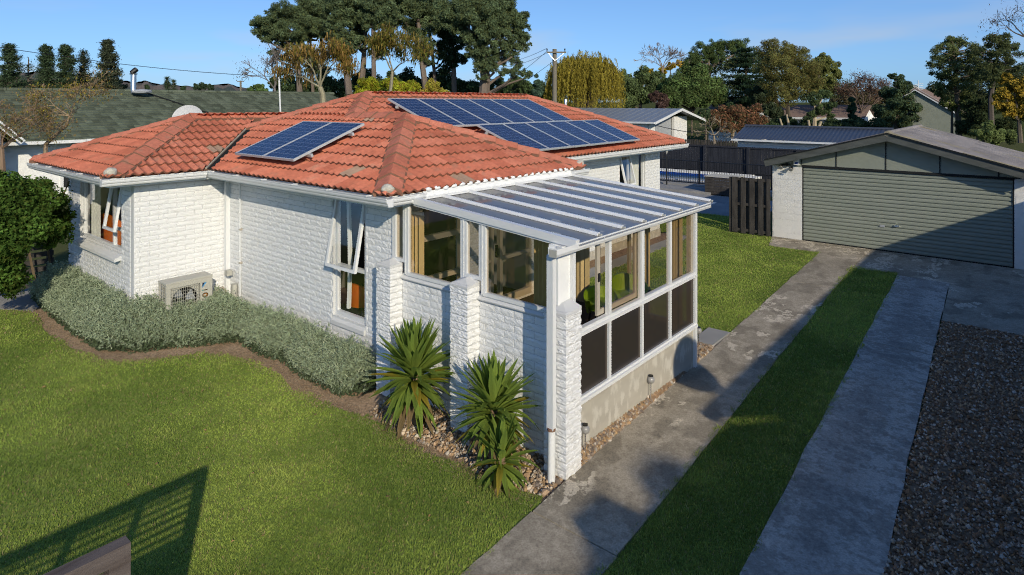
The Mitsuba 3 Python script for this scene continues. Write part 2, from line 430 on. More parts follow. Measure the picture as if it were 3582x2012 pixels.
def grass(key, poly, n, seed, h=(0.014, 0.034), falloff=2.0, label=''):
    r = np.random.default_rng(seed)
    q = scatter(Polygon(poly).buffer(0.055).exterior.coords[:-1], n, seed + 1, falloff)
    own = Polygon(poly)
    shapely.prepare(own)
    q = q[shapely.contains_xy(own, q[:, 0], q[:, 1]) | (meshkit.fbm(np.column_stack([q * 7.0, q[:, :1] * 0]), 3, 77) > 0.52)]
    n = len(q)
    d = np.hypot(q[:, 0] - CAM[0], q[:, 1] - CAM[1])
    p3 = np.column_stack([q, q[:, 0] * 0])
    patch = meshkit.fbm(p3 * 0.9, 4, 3)
    fine = meshkit.fbm(p3 * 5.0, 3, 9)
    tuft = np.clip((meshkit.fbm(p3 * 2.6, 3, 21) - 0.62) * 7, 0, 1)
    hh = r.uniform(*h, n) * (0.7 + 0.6 * fine + 0.5 * tuft)
    w = 0.0045 * np.maximum(1, d / 6.5) * r.uniform(0.7, 1.5, n)
    a = r.uniform(0, 2 * np.pi, n)
    lean = r.normal(0, 0.45, (n, 2)) + np.array([0.12, 0.05])
    side = np.column_stack([np.cos(a), np.sin(a), a * 0])
    base = np.column_stack([q, np.full(n, -0.003)])
    tip = base + np.column_stack([lean * hh[:, None], hh])
    v = np.stack([base - side * w[:, None], base + side * w[:, None], tip], 1).reshape(-1, 3)
    dark, mid, lime, dry = np.array([0.170, 0.245, 0.052]), np.array([0.325, 0.415, 0.092]), np.array([0.42, 0.47, 0.14]), np.array([0.42, 0.35, 0.18])
    t = np.clip((patch - 0.36) * 3.2 + (fine - 0.5) * 0.9 + r.normal(0, 0.18, n), 0, 1)[:, None]
    c = dark * (1 - t) + mid * t
    c = c * (1 - tuft[:, None] * 0.35) + lime * tuft[:, None] * 0.35
    u = r.random(n)[:, None]
    c = np.where(u < 0.05, dry * r.uniform(0.6, 1.1, (n, 1)), c)
    c = np.where(u > 0.93, lime * 0.8, c)
    c *= r.uniform(0.75, 1.25, (n, 1))
    put(key, (v, np.arange(3 * n).reshape(-1, 3)), 'leaf', color=np.repeat(c, 3, 0))
    labels[key] = {'kind': 'stuff', 'label': label, 'category': 'grass'}


grass('grass', LAWN, 430000, 11, label='sunlit mown grass of the big front lawn')
grass('grass_001', SIDE_LAWN, 90000, 12, falloff=1.2, label='bright green grass between the sunroom and the garage')
grass('grass_002', STRIP, 150000, 13, h=(0.018, 0.040), falloff=1.5, label='shaded grass strip between the two concrete wheel tracks')

# longer bright tufts and thatch along the lawn edges
ICO = trimesh.creation.icosphere(subdivisions=0)
OCT = trimesh.Trimesh([[1, 0, 0], [-1, 0, 0], [0, 1, 0], [0, -1, 0], [0, 0, 1], [0, 0, -1]],
                      [[0, 2, 4], [2, 1, 4], [1, 3, 4], [3, 0, 4], [2, 0, 5], [1, 2, 5], [3, 1, 5], [0, 3, 5]], process=False)


def pebbles(key, pts, size, cols, seed, label, base=ICO, z=0.0, pile=None):
    r = np.random.default_rng(seed)
    n = len(pts)
    s = size * r.lognormal(0, 0.3, (n, 1)) * r.uniform(0.65, 1.2, (n, 3))
    ang = r.uniform(0, 2 * np.pi, n)
    V = base.vertices[None] * (1 + r.normal(0, 0.14, (n, len(base.vertices), 1))) * s[:, None, :]
    ca, sa = np.cos(ang)[:, None], np.sin(ang)[:, None]
    tilt = r.normal(0, 0.4, (n, 1))
    x, y, zz = V[..., 0], V[..., 1], V[..., 2] + tilt * V[..., 0]
    V = np.stack([x * ca - y * sa, x * sa + y * ca, zz], -1)
    lift = (r.random(n) * 0.6 * size + (pile if pile is not None else 0) + z)
    V += np.column_stack([pts, lift])[:, None, :]
    C = np.array(cols)[r.integers(0, len(cols), n)] * r.uniform(0.7, 1.25, (n, 1))
    F = base.faces[None] + (np.arange(n) * len(base.vertices))[:, None, None]
    put(key, (V.reshape(-1, 3), F.reshape(-1, 3)), 'bark', color=np.repeat(C, len(base.vertices), 0))
    labels[key] = {'kind': 'stuff', 'label': label, 'category': 'gravel'}


BROWN = [(0.30, 0.20, 0.12), (0.24, 0.16, 0.10), (0.36, 0.28, 0.20), (0.20, 0.16, 0.13), (0.42, 0.38, 0.33), (0.33, 0.22, 0.12), (0.16, 0.13, 0.11)]
struct('gravel_bank', trimesh.Trimesh([(0.28, 0.01, -0.02), (3.62, 0.165, -0.02), (3.62, 0.175, 0.075), (0.28, 0.15, 0.085), (0.28, 0.16, -0.02), (3.62, 0.19, -0.02)], [[0, 1, 2], [0, 2, 3], [3, 2, 5], [3, 5, 4], [0, 3, 4], [1, 5, 2]], process=False), 'gravel_bed')
gs = scatter([(0.30, 0.025), (4.5, 0.215), (4.5, 0.62), (3.62, 0.60), (3.60, 0.165), (0.34, 0.155)], 5200, 31, 0.8)
gp = np.where(gs[:, 0] < 3.62, np.clip((gs[:, 1] - s1l(gs[:, 0]) - 0.01) / np.maximum(0.03, 0.15 + 0.007 * gs[:, 0] - s1l(gs[:, 0])), 0, 1) * 0.085, 0.005)
pebbles('gravel', gs, 0.017, BROWN, 32, 'brown pebbles banked against the concrete foot of the sunroom', pile=gp)
gs = scatter([(0.0, 0.05), (-0.36, 0.04), (-0.50, 0.741), (-0.42, 1.156), (-0.5, 2.054), (-0.40, 2.8), (0.18, 3.0), (0.2, 0.3), (0.0, 0.3)], 2300, 33, 0.5)
pebbles('gravel_001', gs, 0.019, BROWN + [(0.38, 0.27, 0.18), (0.48, 0.40, 0.31)], 34, 'loose tan pebbles under the two yuccas')
DARKB = [(0.25, 0.145, 0.085), (0.36, 0.235, 0.14), (0.17, 0.11, 0.07), (0.44, 0.32, 0.21), (0.29, 0.205, 0.15), (0.50, 0.43, 0.35), (0.27, 0.155, 0.08)]
gs = scatter([(-1.6, s2r(-1.6) - 0.01), (8.4, s2r(8.4) - 0.01), (8.44, -4.4), (1.0, -5.2), (-1.6, -4.5)], 26000, 35, 1.3)
pebbles('gravel_002', gs, 0.016, DARKB, 36, 'dark brown gravel spread beside the right wheel track', base=OCT)

# dry thatch strewn over the bare soil edge
r_ = np.random.default_rng(41)
EDGE = np.array(LAWN[3:23])
seg = r_.integers(0, len(EDGE) - 1, 9000)
tt = r_.random((9000, 1))
q = EDGE[seg] * (1 - tt) + EDGE[seg + 1] * tt + r_.normal(0, 0.11, (9000, 2)) + np.array([0.06, 0.0])
a = r_.uniform(0, np.pi, 9000)
L = r_.uniform(0.01, 0.035, 9000)
dv = np.column_stack([np.cos(a) * L, np.sin(a) * L, r_.normal(0, 0.006, 9000)])
sv = np.column_stack([-np.sin(a), np.cos(a), a * 0]) * 0.0035
b3 = np.column_stack([q, np.full(9000, 0.006)])
v = np.stack([b3 - dv - sv, b3 - dv + sv, b3 + dv], 1).reshape(-1, 3)
cc = np.array([(0.36, 0.26, 0.16), (0.27, 0.19, 0.12), (0.42, 0.33, 0.22)])[r_.integers(0, 3, 9000)]
put('dry_thatch', (v, np.arange(27000).reshape(-1, 3)), 'bark', color=np.repeat(cc, 3, 0))
labels['dry_thatch'] = {'kind': 'stuff', 'label': 'brown dry thatch lying along the bare lawn edge', 'category': 'thatch'}

fq = scatter(LAWN, 130, 51, 0.6)
fr = np.random.default_rng(52)
fa, fs = fr.uniform(0, 2 * np.pi, 130), fr.uniform(0.012, 0.028, 130)
fx, fy = np.column_stack([np.cos(fa), np.sin(fa)]) * fs[:, None], np.column_stack([-np.sin(fa), np.cos(fa)]) * fs[:, None] * 0.55
fz = 0.026
fV = np.stack([np.column_stack([fq - fx, np.full(130, fz)]), np.column_stack([fq + fy, fz + fr.uniform(0, 0.015, 130)]), np.column_stack([fq + fx, np.full(130, fz)]), np.column_stack([fq - fy, fz + fr.uniform(0, 0.015, 130)])], 1).reshape(-1, 3)
fF = np.concatenate([np.arange(130)[:, None] * 4 + np.array([0, 1, 2]), np.arange(130)[:, None] * 4 + np.array([0, 2, 3])])
put('fallen_leaves', (fV, fF), 'bark', color=np.repeat(np.array([(0.30, 0.19, 0.09), (0.24, 0.15, 0.08), (0.38, 0.29, 0.12)])[fr.integers(0, 3, 130)], 4, 0))
labels['fallen_leaves'] = {'kind': 'stuff', 'label': 'small brown fallen leaves scattered over the front lawn', 'category': 'leaves'}

# ------------------------------------------------------------------ bricks
r_ = np.random.default_rng(3)
BL, BH, BT = 0.29, 0.0785, 0.02       # length, height, how far the brick stands out of its backing


def rock_brick(seed, L=BL, H=BH, Tk=BT, nx=7, nz=3):
    r = np.random.default_rng(seed)
    xs, zs = np.linspace(-L / 2, L / 2, nx + 1), np.linspace(-H / 2, H / 2, nz + 1)
    X, Z = np.meshgrid(xs, zs, indexing='ij')
    edge = np.minimum(np.minimum(X + L / 2, L / 2 - X) / 0.03, np.minimum(Z + H / 2, H / 2 - Z) / 0.02)
    Y = Tk - 0.016 + (0.003 + np.clip(edge, 0, 1) * (0.003 + r.normal(0, 0.0018, X.shape))) + r.normal(0, 0.0008, X.shape)
    Xj = X + np.where((np.abs(X) < L / 2 - 1e-6), r.normal(0, 0.008, X.shape), 0)
    V = np.stack([Xj, Y, Z], -1).reshape(-1, 3)
    idx = np.arange((nx + 1) * (nz + 1)).reshape(nx + 1, nz + 1)
    F = []
    for i in range(nx):
        for k in range(nz):
            F += [[idx[i, k], idx[i, k + 1], idx[i + 1, k + 1]], [idx[i, k], idx[i + 1, k + 1], idx[i + 1, k]]]
    ring = list(idx[:, 0]) + list(idx[-1, 1:]) + list(idx[-2::-1, -1]) + list(idx[0, -2:0:-1])
    n0 = len(V)
    B = V[ring].copy()
    B[:, 1] = -0.005
    V = np.vstack([V, B])
    m = len(ring)
    for i in range(m):
        j = (i + 1) % m
        F += [[ring[i], n0 + j, n0 + i], [ring[i], ring[j], n0 + j]]
    mm = trimesh.Trimesh(V, F, process=False)
    return mm if mm.face_normals[: 2 * nx * nz, 1].mean() > 0 else (mm.invert() or mm)


BR_MESH = [rock_brick(100 + i) for i in range(8)]
BR_PLY = [mikit.ply(m, 'brick_paint') for m in BR_MESH]


def course_bricks(p0, p1, n, z0, z1, openings=(), pitch=0.0865):
    """brick placements on the wall from p0 to p1 (2-D), outward normal n: (matrix, variant, centre, n)"""
    p0, p1, n = np.array(p0, float), np.array(p1, float), np.array(n, float)
    u = np.array([-n[1], n[0]])          # u x n = -z ; keep right-handed below
    u = np.array([n[1], -n[0]]) * -1
    u3 = np.cross([n[0], n[1], 0], [0, 0, 1])
    if (p1 - p0) @ u3[:2] < 0:
        p0, p1 = p1, p0
    L = np.linalg.norm(p1 - p0)
    out = []
    rows = int((z1 - z0) / pitch + 0.01)
    for k in range(rows):
        zc = z0 + (k + 0.5) * pitch
        off = (k % 2) * 0.15 - 0.15
        cuts = []
        for (a, b, za, zb) in openings:
            if zb > zc - 0.038 and za < zc + 0.038:
                ua, ub = sorted([(np.array(a) - p0) @ u3[:2], (np.array(b) - p0) @ u3[:2]])
                cuts.append((ua, ub))
        x = off
        while x < L:
            segs = [(max(x, 0.004), min(x + BL, L - 0.004))]
            for ca, cb in cuts:
                ns = []
                for s0, s1 in segs:
                    if cb <= s0 or ca >= s1:
                        ns.append((s0, s1))
                    else:
                        if ca > s0:
                            ns.append((s0, ca))
                        if cb < s1:
                            ns.append((cb, s1))
                segs = ns
            for s0, s1 in segs:
                if s1 - s0 > 0.035:
                    c2 = p0 + u3[:2] * (s0 + s1) / 2
                    c = np.array([c2[0], c2[1], zc])
                    M = np.eye(4)
                    M[:3, 0] = u3 * (s1 - s0) / BL
                    M[:3, 1] = [n[0], n[1], 0]
                    M[:3, 2] = [0, 0, 1]
                    M[:3, 3] = c
                    out.append((M, int(r_.integers(8)), c, np.array([n[0], n[1], 0])))
            x += BL + 0.010
    return out


def lay(parent, base, stuffbase, items, meshes, plys, bsdf, limit, seen, smooth=False):
    """the largest in view become entries of their own, the rest one joined part"""
    def score(it):
        c, n = it[2], it[3]
        v = CAM - c
        return (v @ n) / np.linalg.norm(v) ** 3 if seen(c) else -1.0
    order = sorted(range(len(items)), key=lambda i: -score(items[i]))
    for i in order[:limit]:
        M, k = items[i][:2]
        part(parent, base, plys[k], None, to=T(M))
    rest = [meshes[items[i][1]].copy().apply_transform(items[i][0]) for i in order[limit:]]
    if rest:
        part(parent, stuffbase, cat(rest), bsdf, kind='stuff', smooth=smooth)


def wall_mesh(p0, p1, n, z0, z1, openings=(), thick=0.14):
    """a wall whose outer face runs p0-p1, with rectangular openings, n outward"""
    p0, p1 = np.array(p0, float), np.array(p1, float)
    d = p1 - p0
    L = np.linalg.norm(d)
    d = d / L
    P = shapely.box(0, z0, L, z1)
    for (a, b, za, zb) in openings:
        ua, ub = sorted([(np.array(a) - p0) @ d, (np.array(b) - p0) @ d])
        P = P.difference(shapely.box(ua, za, ub, zb))
    parts = []
    for g in getattr(P, 'geoms', [P]):
        m = trimesh.creation.extrude_polygon(g, thick, engine='earcut')
        M = np.eye(4)
        M[:3, 0], M[:3, 1], M[:3, 2] = [d[0], d[1], 0], [0, 0, 1], [-n[0], -n[1], 0]
        M[:3, 3] = [p0[0], p0[1], 0]
        if np.linalg.det(M[:3, :3]) < 0:
            m.invert()
        m.apply_transform(M)
        parts.append(m)
    return cat(parts)

# ------------------------------------------------------------------ the house
X1, Y1, H2, XL, YL, HL, YW, HM, XE, TP, ZG = -0.236, 2.655, 2.293, -1.862, 7.634, 2.174, 4.215, 3.356, 12.196, 0.407, 2.77
XR = X1 + 2 * H2
YB = YW + 2 * HM
tag('house', 'white brick bungalow with orange-red tiled hip roof in the middle of the plot', 'house')
WX, WLY, WLX, WFY, WGY, WGX = 0.22, 7.95, -1.38, 3.05, 4.85, 11.87
SOF = 2.62
OP_TALL = ((WX, 3.70), (WX, 4.52), 0.72, 2.56)
OP_LEFT = ((WLX, 8.50), (WLX, 10.72), 1.33, 2.58)
OP_SWIN = ((0.66, WFY), (1.56, WFY), 0.86, 2.50)
OP_SDOOR = ((2.05, WFY), (3.28, WFY), 0.64, 2.45)
OP_WING = ((9.50, WGY), (10.94, WGY), 0.95, 2.56)
WALLS = [((WX, WFY), (WX, WLY), (-1, 0), [OP_TALL]), ((WLX, WLY), (WX + 0.14, WLY), (0, -1), []), ((WLX, WLY + 0.14), (WLX, 11.45), (-1, 0), [OP_LEFT]),
         ((WX + 0.14, WFY), (3.9, WFY), (0, -1), [OP_SWIN, OP_SDOOR]), ((3.9, WFY + 0.14), (3.9, WGY + 0.14), (1, 0), []), ((3.9, WGY), (WGX, WGY), (0, -1), [OP_WING]),
         ((WGX, WGY + 0.14), (WGX, 10.4), (1, 0), []), ((WLX + 0.14, 11.31), (2.6, 11.31), (0, 1), []), ((2.6, 10.26), (WGX - 0.14, 10.26), (0, 1), [])]
put('house__wall', cat([wall_mesh(a, b, n, 0.0, SOF - 0.003, o) for a, b, n, o in WALLS]), 'mortar_paint')


def in_view(p, margin=20):
    d = p - CAM
    z = d @ FWD
    px, py = 1791 + FOC * (d @ RIGHT) / z, HORIZON - FOC * d[2] / z
    return z > 0 and -margin < px < 3582 + margin and -margin < py < 2012 + margin


items = []
for k, (a, b, n, o) in enumerate(WALLS[:7]):
    items += course_bricks(a, b, n, 0.22 if k != 3 else 0.62, SOF - 0.02, o)
lay('house__wall', 'brick', 'brickwork', items, BR_MESH, BR_PLY, 'brick_paint', 300,
    lambda c: in_view(c) and c[2] > 0.5 and (abs(c[0] - WX) < 0.05 or abs(c[1] - WLY) < 0.05 or abs(c[0] - WLX) < 0.05) and c[2] < 2.5)
part('house', 'foundation', cat([box(WX - 0.025, WX + 0.1, WFY, WLY - 0.03, -0.05, 0.21), box(WLX, WX, WLY - 0.025, WLY + 0.1, -0.05, 0.21),
                                 box(WLX - 0.025, WLX + 0.1, WLY - 0.02, 11.45, -0.05, 0.21), box(3.93, WGX, WGY - 0.025, WGY + 0.1, -0.05, 0.21)]), 'plaster')
# inside: floor, ceiling, partitions
part('house', 'floor', cat([prism([(0.36, 3.19), (3.76, 3.19), (3.76, 4.99), (11.7, 4.99), (11.7, 10.1), (2.6, 10.1), (2.6, 11.1), (-1.22, 11.1), (-1.22, 8.09), (0.36, 8.09)], 0.38, 0.44)]), 'carpet')
part('house', 'ceiling', prism([(0.30, 3.13), (3.82, 3.13), (3.82, 4.93), (11.76, 4.93), (11.76, 10.16), (2.5, 10.16), (2.5, 11.2), (-1.28, 11.2), (-1.28, 8.03), (0.30, 8.03)], 2.60, 2.616), 'white_board')
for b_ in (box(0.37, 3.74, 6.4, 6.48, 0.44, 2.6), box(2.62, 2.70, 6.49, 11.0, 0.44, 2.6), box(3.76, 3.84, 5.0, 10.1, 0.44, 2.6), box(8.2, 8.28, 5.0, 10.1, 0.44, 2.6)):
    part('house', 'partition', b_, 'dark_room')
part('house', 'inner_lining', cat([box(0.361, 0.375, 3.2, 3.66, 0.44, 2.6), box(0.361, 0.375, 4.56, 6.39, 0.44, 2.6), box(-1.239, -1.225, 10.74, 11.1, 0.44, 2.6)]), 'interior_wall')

# soffits and fascias
def strip_soffit(x0, x1, y0, y1):
    return box(x0, x1, y0, y1, SOF, SOF + 0.012)


part('house', 'soffit', cat([strip_soffit(X1 + 0.02, WX + 0.1, Y1 + 0.02, YL + 0.0), strip_soffit(XL + 0.02, X1 + 0.0, YL + 0.02, WLY + 0.1), strip_soffit(XL + 0.02, WLX + 0.1, WLY + 0.1, 11.96),
                             strip_soffit(WX + 0.1, XR - 0.02, Y1 + 0.02, WFY + 0.1), strip_soffit(3.85, XR - 0.02, WFY + 0.1, WGY), strip_soffit(XR - 0.02, XE - 0.02, YW + 0.02, WGY + 0.1), strip_soffit(WGX - 0.1, XE - 0.02, WGY + 0.1, YB)]), 'white_board')
FASC = [((X1 + 0.03, Y1 + 0.03), (X1 + 0.03, YL + 0.03)), ((X1 + 0.03, YL + 0.03), (XL + 0.03, YL + 0.03)), ((XL + 0.03, YL + 0.03), (XL + 0.03, YL + 2 * HL)),
        ((X1 + 0.03, Y1 + 0.03), (XR - 0.03, Y1 + 0.03)), ((XR - 0.03, Y1 + 0.03), (XR - 0.03, YW + 0.03)), ((XR - 0.03, YW + 0.03), (XE - 0.03, YW + 0.03)), ((XE - 0.03, YW + 0.03), (XE - 0.03, YB))]
part('house', 'fascia', cat([beam((a[0], a[1], 2.69), (b[0], b[1], 2.69), 0.025, 0.15) for a, b in FASC]), 'white_board')
GUT = [(0.0, 0.0), (0.075, 0.0), (0.088, 0.022), (0.090, 0.04), (0.106, 0.055), (0.112, 0.075), (0.112, 0.098), (0.122, 0.104), (0.122, 0.118), (0.105, 0.118), (0.102, 0.105), (0.0, 0.105)]


def gutter(parent, a, b, out, z=2.652):
    """out: outward 2-D direction"""
    a, b = np.array(a, float), np.array(b, float)
    d = (b - a) / np.linalg.norm(b - a)
    s = np.cross([d[0], d[1], 0], [0, 0, 1])
    if s[:2] @ np.array(out) < 0:
        a, b = b, a
    part(parent, 'gutter', extrude_along(GUT, (*a, z), (*b, z)), 'white_metal')


GO = 0.012
gutter('house', (X1 + GO, Y1 - 0.115), (X1 + GO, YL - 0.002), (-1, 0))
gutter('house', (X1 + GO - 0.116, YL + GO), (XL - 0.115, YL + GO), (0, -1))
gutter('house', (XL + GO, YL + GO + 0.002), (XL + GO, YL + 2 * HL), (-1, 0))
gutter('house', (X1 + GO + 0.001, Y1 + GO), (0.36, Y1 + GO), (0, -1))
gutter('house', (XR - 0.42, Y1 + GO), (XR + 0.08, Y1 + GO), (0, -1))
gutter('house', (XR + 0.02, YW + GO), (XE + 0.1, YW + GO), (0, -1))
gutter('house', (XR - GO, Y1 + GO + 0.01), (XR - GO, YW - 0.12), (1, 0))
part('house', 'gutter_bracket', cat([box(X1 - 0.118, X1 - 0.02, y - 0.02, y + 0.02, 2.760, 2.776) for y in np.arange(Y1 + 0.3, YL, 0.9)] + [box(XL - 0.118, XL - 0.02, y - 0.02, y + 0.02, 2.760, 2.776) for y in np.arange(YL + 0.3, 11.8, 0.9)]), 'white_metal')

# ---- roof
RECTS = [(X1, XE, YW, YB), (X1, XR, Y1, YW + 2 * H2), (XL, XL + 9.0, YL, YL + 2 * HL)]


def rz(x, y, skip=None):
    z = np.full(np.shape(x), -1e9)
    for i, (a, b, c, d) in enumerate(RECTS):
        if i == skip:
            continue
        z = np.maximum(z, ZG + TP * np.minimum(np.minimum(x - a, b - x), np.minimum(y - c, d - y)))
    return z


M1 = (X1 + HM, YW + HM)
F1A = [(X1, Y1), (X1 + H2, Y1 + H2), (X1 + H2, YW + H2), (X1, YW + H2)]
kk = (YB - YL) / 2
F1B = [(X1, YW + H2), (X1 + H2, YW + H2), M1, (X1 + kk, YL + kk), (X1 - 0.0, YL)]
VG = 0.075
FACES = [  # eave start, u, s (uphill), convex polygons, own rectangle, valley cut
    ((X1, YW + H2), (0, -1), (1, 0), F1A, (0, 1), None), ((X1, YW + H2), (0, 1), (1, 0), F1B, (0, 1), ((X1, YL), (1, -1))),
    ((X1 + H2, Y1), (1, 0), (0, 1), [(X1, Y1), (XR, Y1), (X1 + H2, Y1 + H2)], (1,), None),
    ((XR, Y1), (0, 1), (-1, 0), [(XR, Y1), (XR, YW + H2), (X1 + H2, YW + 2 * H2), (X1 + H2, Y1 + H2)], (1,), None),
    ((X1, YW), (1, 0), (0, 1), [(X1, YW), (XE, YW), (XE - HM, YW + HM), M1], (0,), None),
    ((XE, YW), (0, 1), (-1, 0), [(XE, YW), (XE, YB), (XE - HM, YB - HM)], (0,), None),
    ((XE, YB), (-1, 0), (0, -1), [(XE, YB), (X1, YB), M1, (XE - HM, YW + HM)], (0,), None),
    ((XL, YL + HL), (0, 1), (1, 0), [(XL, YL), (XL, YL + 2 * HL), (XL + HL, YL + HL)], (2,), None),
    ((X1, YL), (-1, 0), (0, 1), [(XL, YL), (XL + HL, YL + HL), (3.5, YL + HL), (3.5, YL)], (2,), ((X1, YL), (-1, 1))),
    ((XL, YL + 2 * HL), (1, 0), (0, -1), [(XL, YL + 2 * HL), (XL + HL, YL + HL), (4.5, YL + HL), (4.5, YL + 2 * HL)], (2,), None)]
GA, TW = 0.318, 0.30
ca = 1 / math.sqrt(1 + TP * TP)


def tile_mesh(seed):
    r = np.random.default_rng(seed)
    us = np.linspace(0, TW, 13)
    prof = 0.036 * (0.5 - 0.5 * np.cos(2 * np.pi * 2 * us / TW)) ** 1.5
    lo, hi = -0.03, GA + 0.0
    lift_lo, lift_hi = 0.048 + r.normal(0, 0.002), 0.014
    V, F = [], []
    for s, l in ((lo, lift_lo), (hi, lift_hi)):
        for u, p in zip(us, prof):
            V.append((u + 0.001 * (r.random() - .5), s + r.normal(0, 0.0015), l + p + r.normal(0, 0.001)))
    n = len(us)
    for i in range(n - 1):
        F += [[i, i + 1, n + i + 1], [i, n + i + 1, n + i]]
    for u, p in zip(us, prof):                      # front lip
        V.append((u, lo + 0.004, lift_lo + p - 0.030))
    for i in range(n - 1):
        F += [[2 * n + i, 2 * n + i + 1, i + 1], [2 * n + i, i + 1, i]]
    return trimesh.Trimesh(V, F, process=False)


TILE = [tile_mesh(200 + i) for i in range(5)]
TILE_PLY = [[mikit.ply(m, f'tile_paint_{c}', smooth=50) for c in range(4)] for m in TILE]
put('house__roof', cat([trimesh.Trimesh(*(lambda v, f: (np.column_stack([v, ZG + 0.004 + TP * ((v - np.array(f0[0])) @ np.array(f0[2], float))]), f))(*trimesh.creation.triangulate_polygon(Polygon(f0[3]), engine='earcut')), process=False)
                        for f0 in FACES]), 'mortar_brown')
titems = []
for (o, u, s, poly, own, valley) in FACES:
    o, u, s = np.array(o, float), np.array(u, float), np.array(s, float)
    pl = np.array(poly)
    c0 = pl.mean(0)
    U, W = (pl - o) @ u, (pl - o) @ s
    planes = []
    for i in range(len(pl)):
        a, b = pl[i], pl[(i + 1) % len(pl)]
        nn = np.array([-(b - a)[1], (b - a)[0]])
        nn /= np.linalg.norm(nn)
        if (c0 - a) @ nn < 0:
            nn = -nn
        if abs((b - a) @ s) < 1e-6:       # the eave, a ridge or a course line: no cut
            continue
        planes.append((a, nn))
    if valley:
        vn = np.array(valley[1], float) / math.sqrt(2)
        planes.append((np.array(valley[0]) + vn * VG, vn))
    up3 = np.array([s[0], s[1], TP]) * ca
    n3 = np.cross([u[0], u[1], 0], up3)
    if n3[2] < 0:
        n3 = -n3
    mirror = np.cross([u[0], u[1], 0], up3)[2] < 0
    uu = -u if mirror else u
    rows = int(math.ceil(W.max() * (1 / ca) / GA))
    for k in range(rows):
        i0, i1 = int(math.floor(U.min() / TW)), int(math.ceil(U.max() / TW))
        for i in range(i0, i1):
            us = i * TW + (0.15 if k % 2 and False else 0.0)
            start = o + u * (us + (TW if mirror else 0)) + s * (k * GA * ca)
            M = np.eye(4)
            M[:3, 0], M[:3, 1], M[:3, 2] = [uu[0], uu[1], 0], up3, n3
            M[:3, 3] = [start[0], start[1], ZG + TP * (k * GA * ca)]
            corners = np.array([o + u * (us + du * TW) + s * (k * GA * ca + dw * GA * ca) for du in (0, 1) for dw in (-0.09, 1)])
            sd = [min(((corners - a) @ nn)) for a, nn in planes]
            sx = [max(((corners - a) @ nn)) for a, nn in planes]
            if sx and min(sx) < 0.02:
                continue
            cc = corners.mean(0)
            zc = ZG + TP * ((cc - o) @ s)
            zo = max([ZG + TP * min(cc[0] - a, b - cc[0], cc[1] - c, d - cc[1]) for j, (a, b, c, d) in enumerate(RECTS) if j not in own] + [-9])
            if zo > zc + 0.16:
                continue
            crossing = [p for p, q in zip(planes, sd) if q < -1e-4]
            titems.append((M, int(r_.integers(5)), int(r_.choice([0, 0, 0, 1, 1, 1, 2, 2, 3], p=[.14, .13, .12, .12, .12, .11, .11, .11, .04])), crossing, np.array([cc[0], cc[1], zc]), n3))


def cut_tile(it):
    m = TILE[it[1]].copy().apply_transform(it[0])
    for a, nn in it[3]:
        m = trimesh.intersections.slice_mesh_plane(m, [nn[0], nn[1], 0], [a[0], a[1], 0])
        if m is None or len(m.faces) == 0:
            return None
    return m


def tscore(it):
    v = CAM - it[4]
    return (v @ it[5]) / np.linalg.norm(v) ** 3 if in_view(it[4]) else -1


titems.sort(key=lambda it: -tscore(it))
rest = {c: [] for c in range(4)}
n_tiles = 0
for it in titems:
    if n_tiles < 300 and not it[3]:
        part('house__roof', 'tile', TILE_PLY[it[1]][it[2]], None, to=T(it[0]))
        n_tiles += 1
    else:
        m = cut_tile(it)
        if m is None:
            continue
        if n_tiles < 300 and len(m.faces) > 14:
            part('house__roof', 'tile', m, f'tile_paint_{it[2]}', smooth=50)
            n_tiles += 1
        else:
            rest[it[2]].append(m)
rest[0] += rest[2]
rest[1] += rest[3][: len(rest[3]) // 2]
part('house__roof', 'tiling', cat(rest[0]), 'tile_paint_0', smooth=50, kind='stuff')
part('house__roof', 'tiling', cat(rest[1]), 'tile_paint_1', smooth=50, kind='stuff')
part('house__roof', 'tiling', cat(rest[3][len(rest[3]) // 2:]), 'tile_paint_3', smooth=50, kind='stuff')

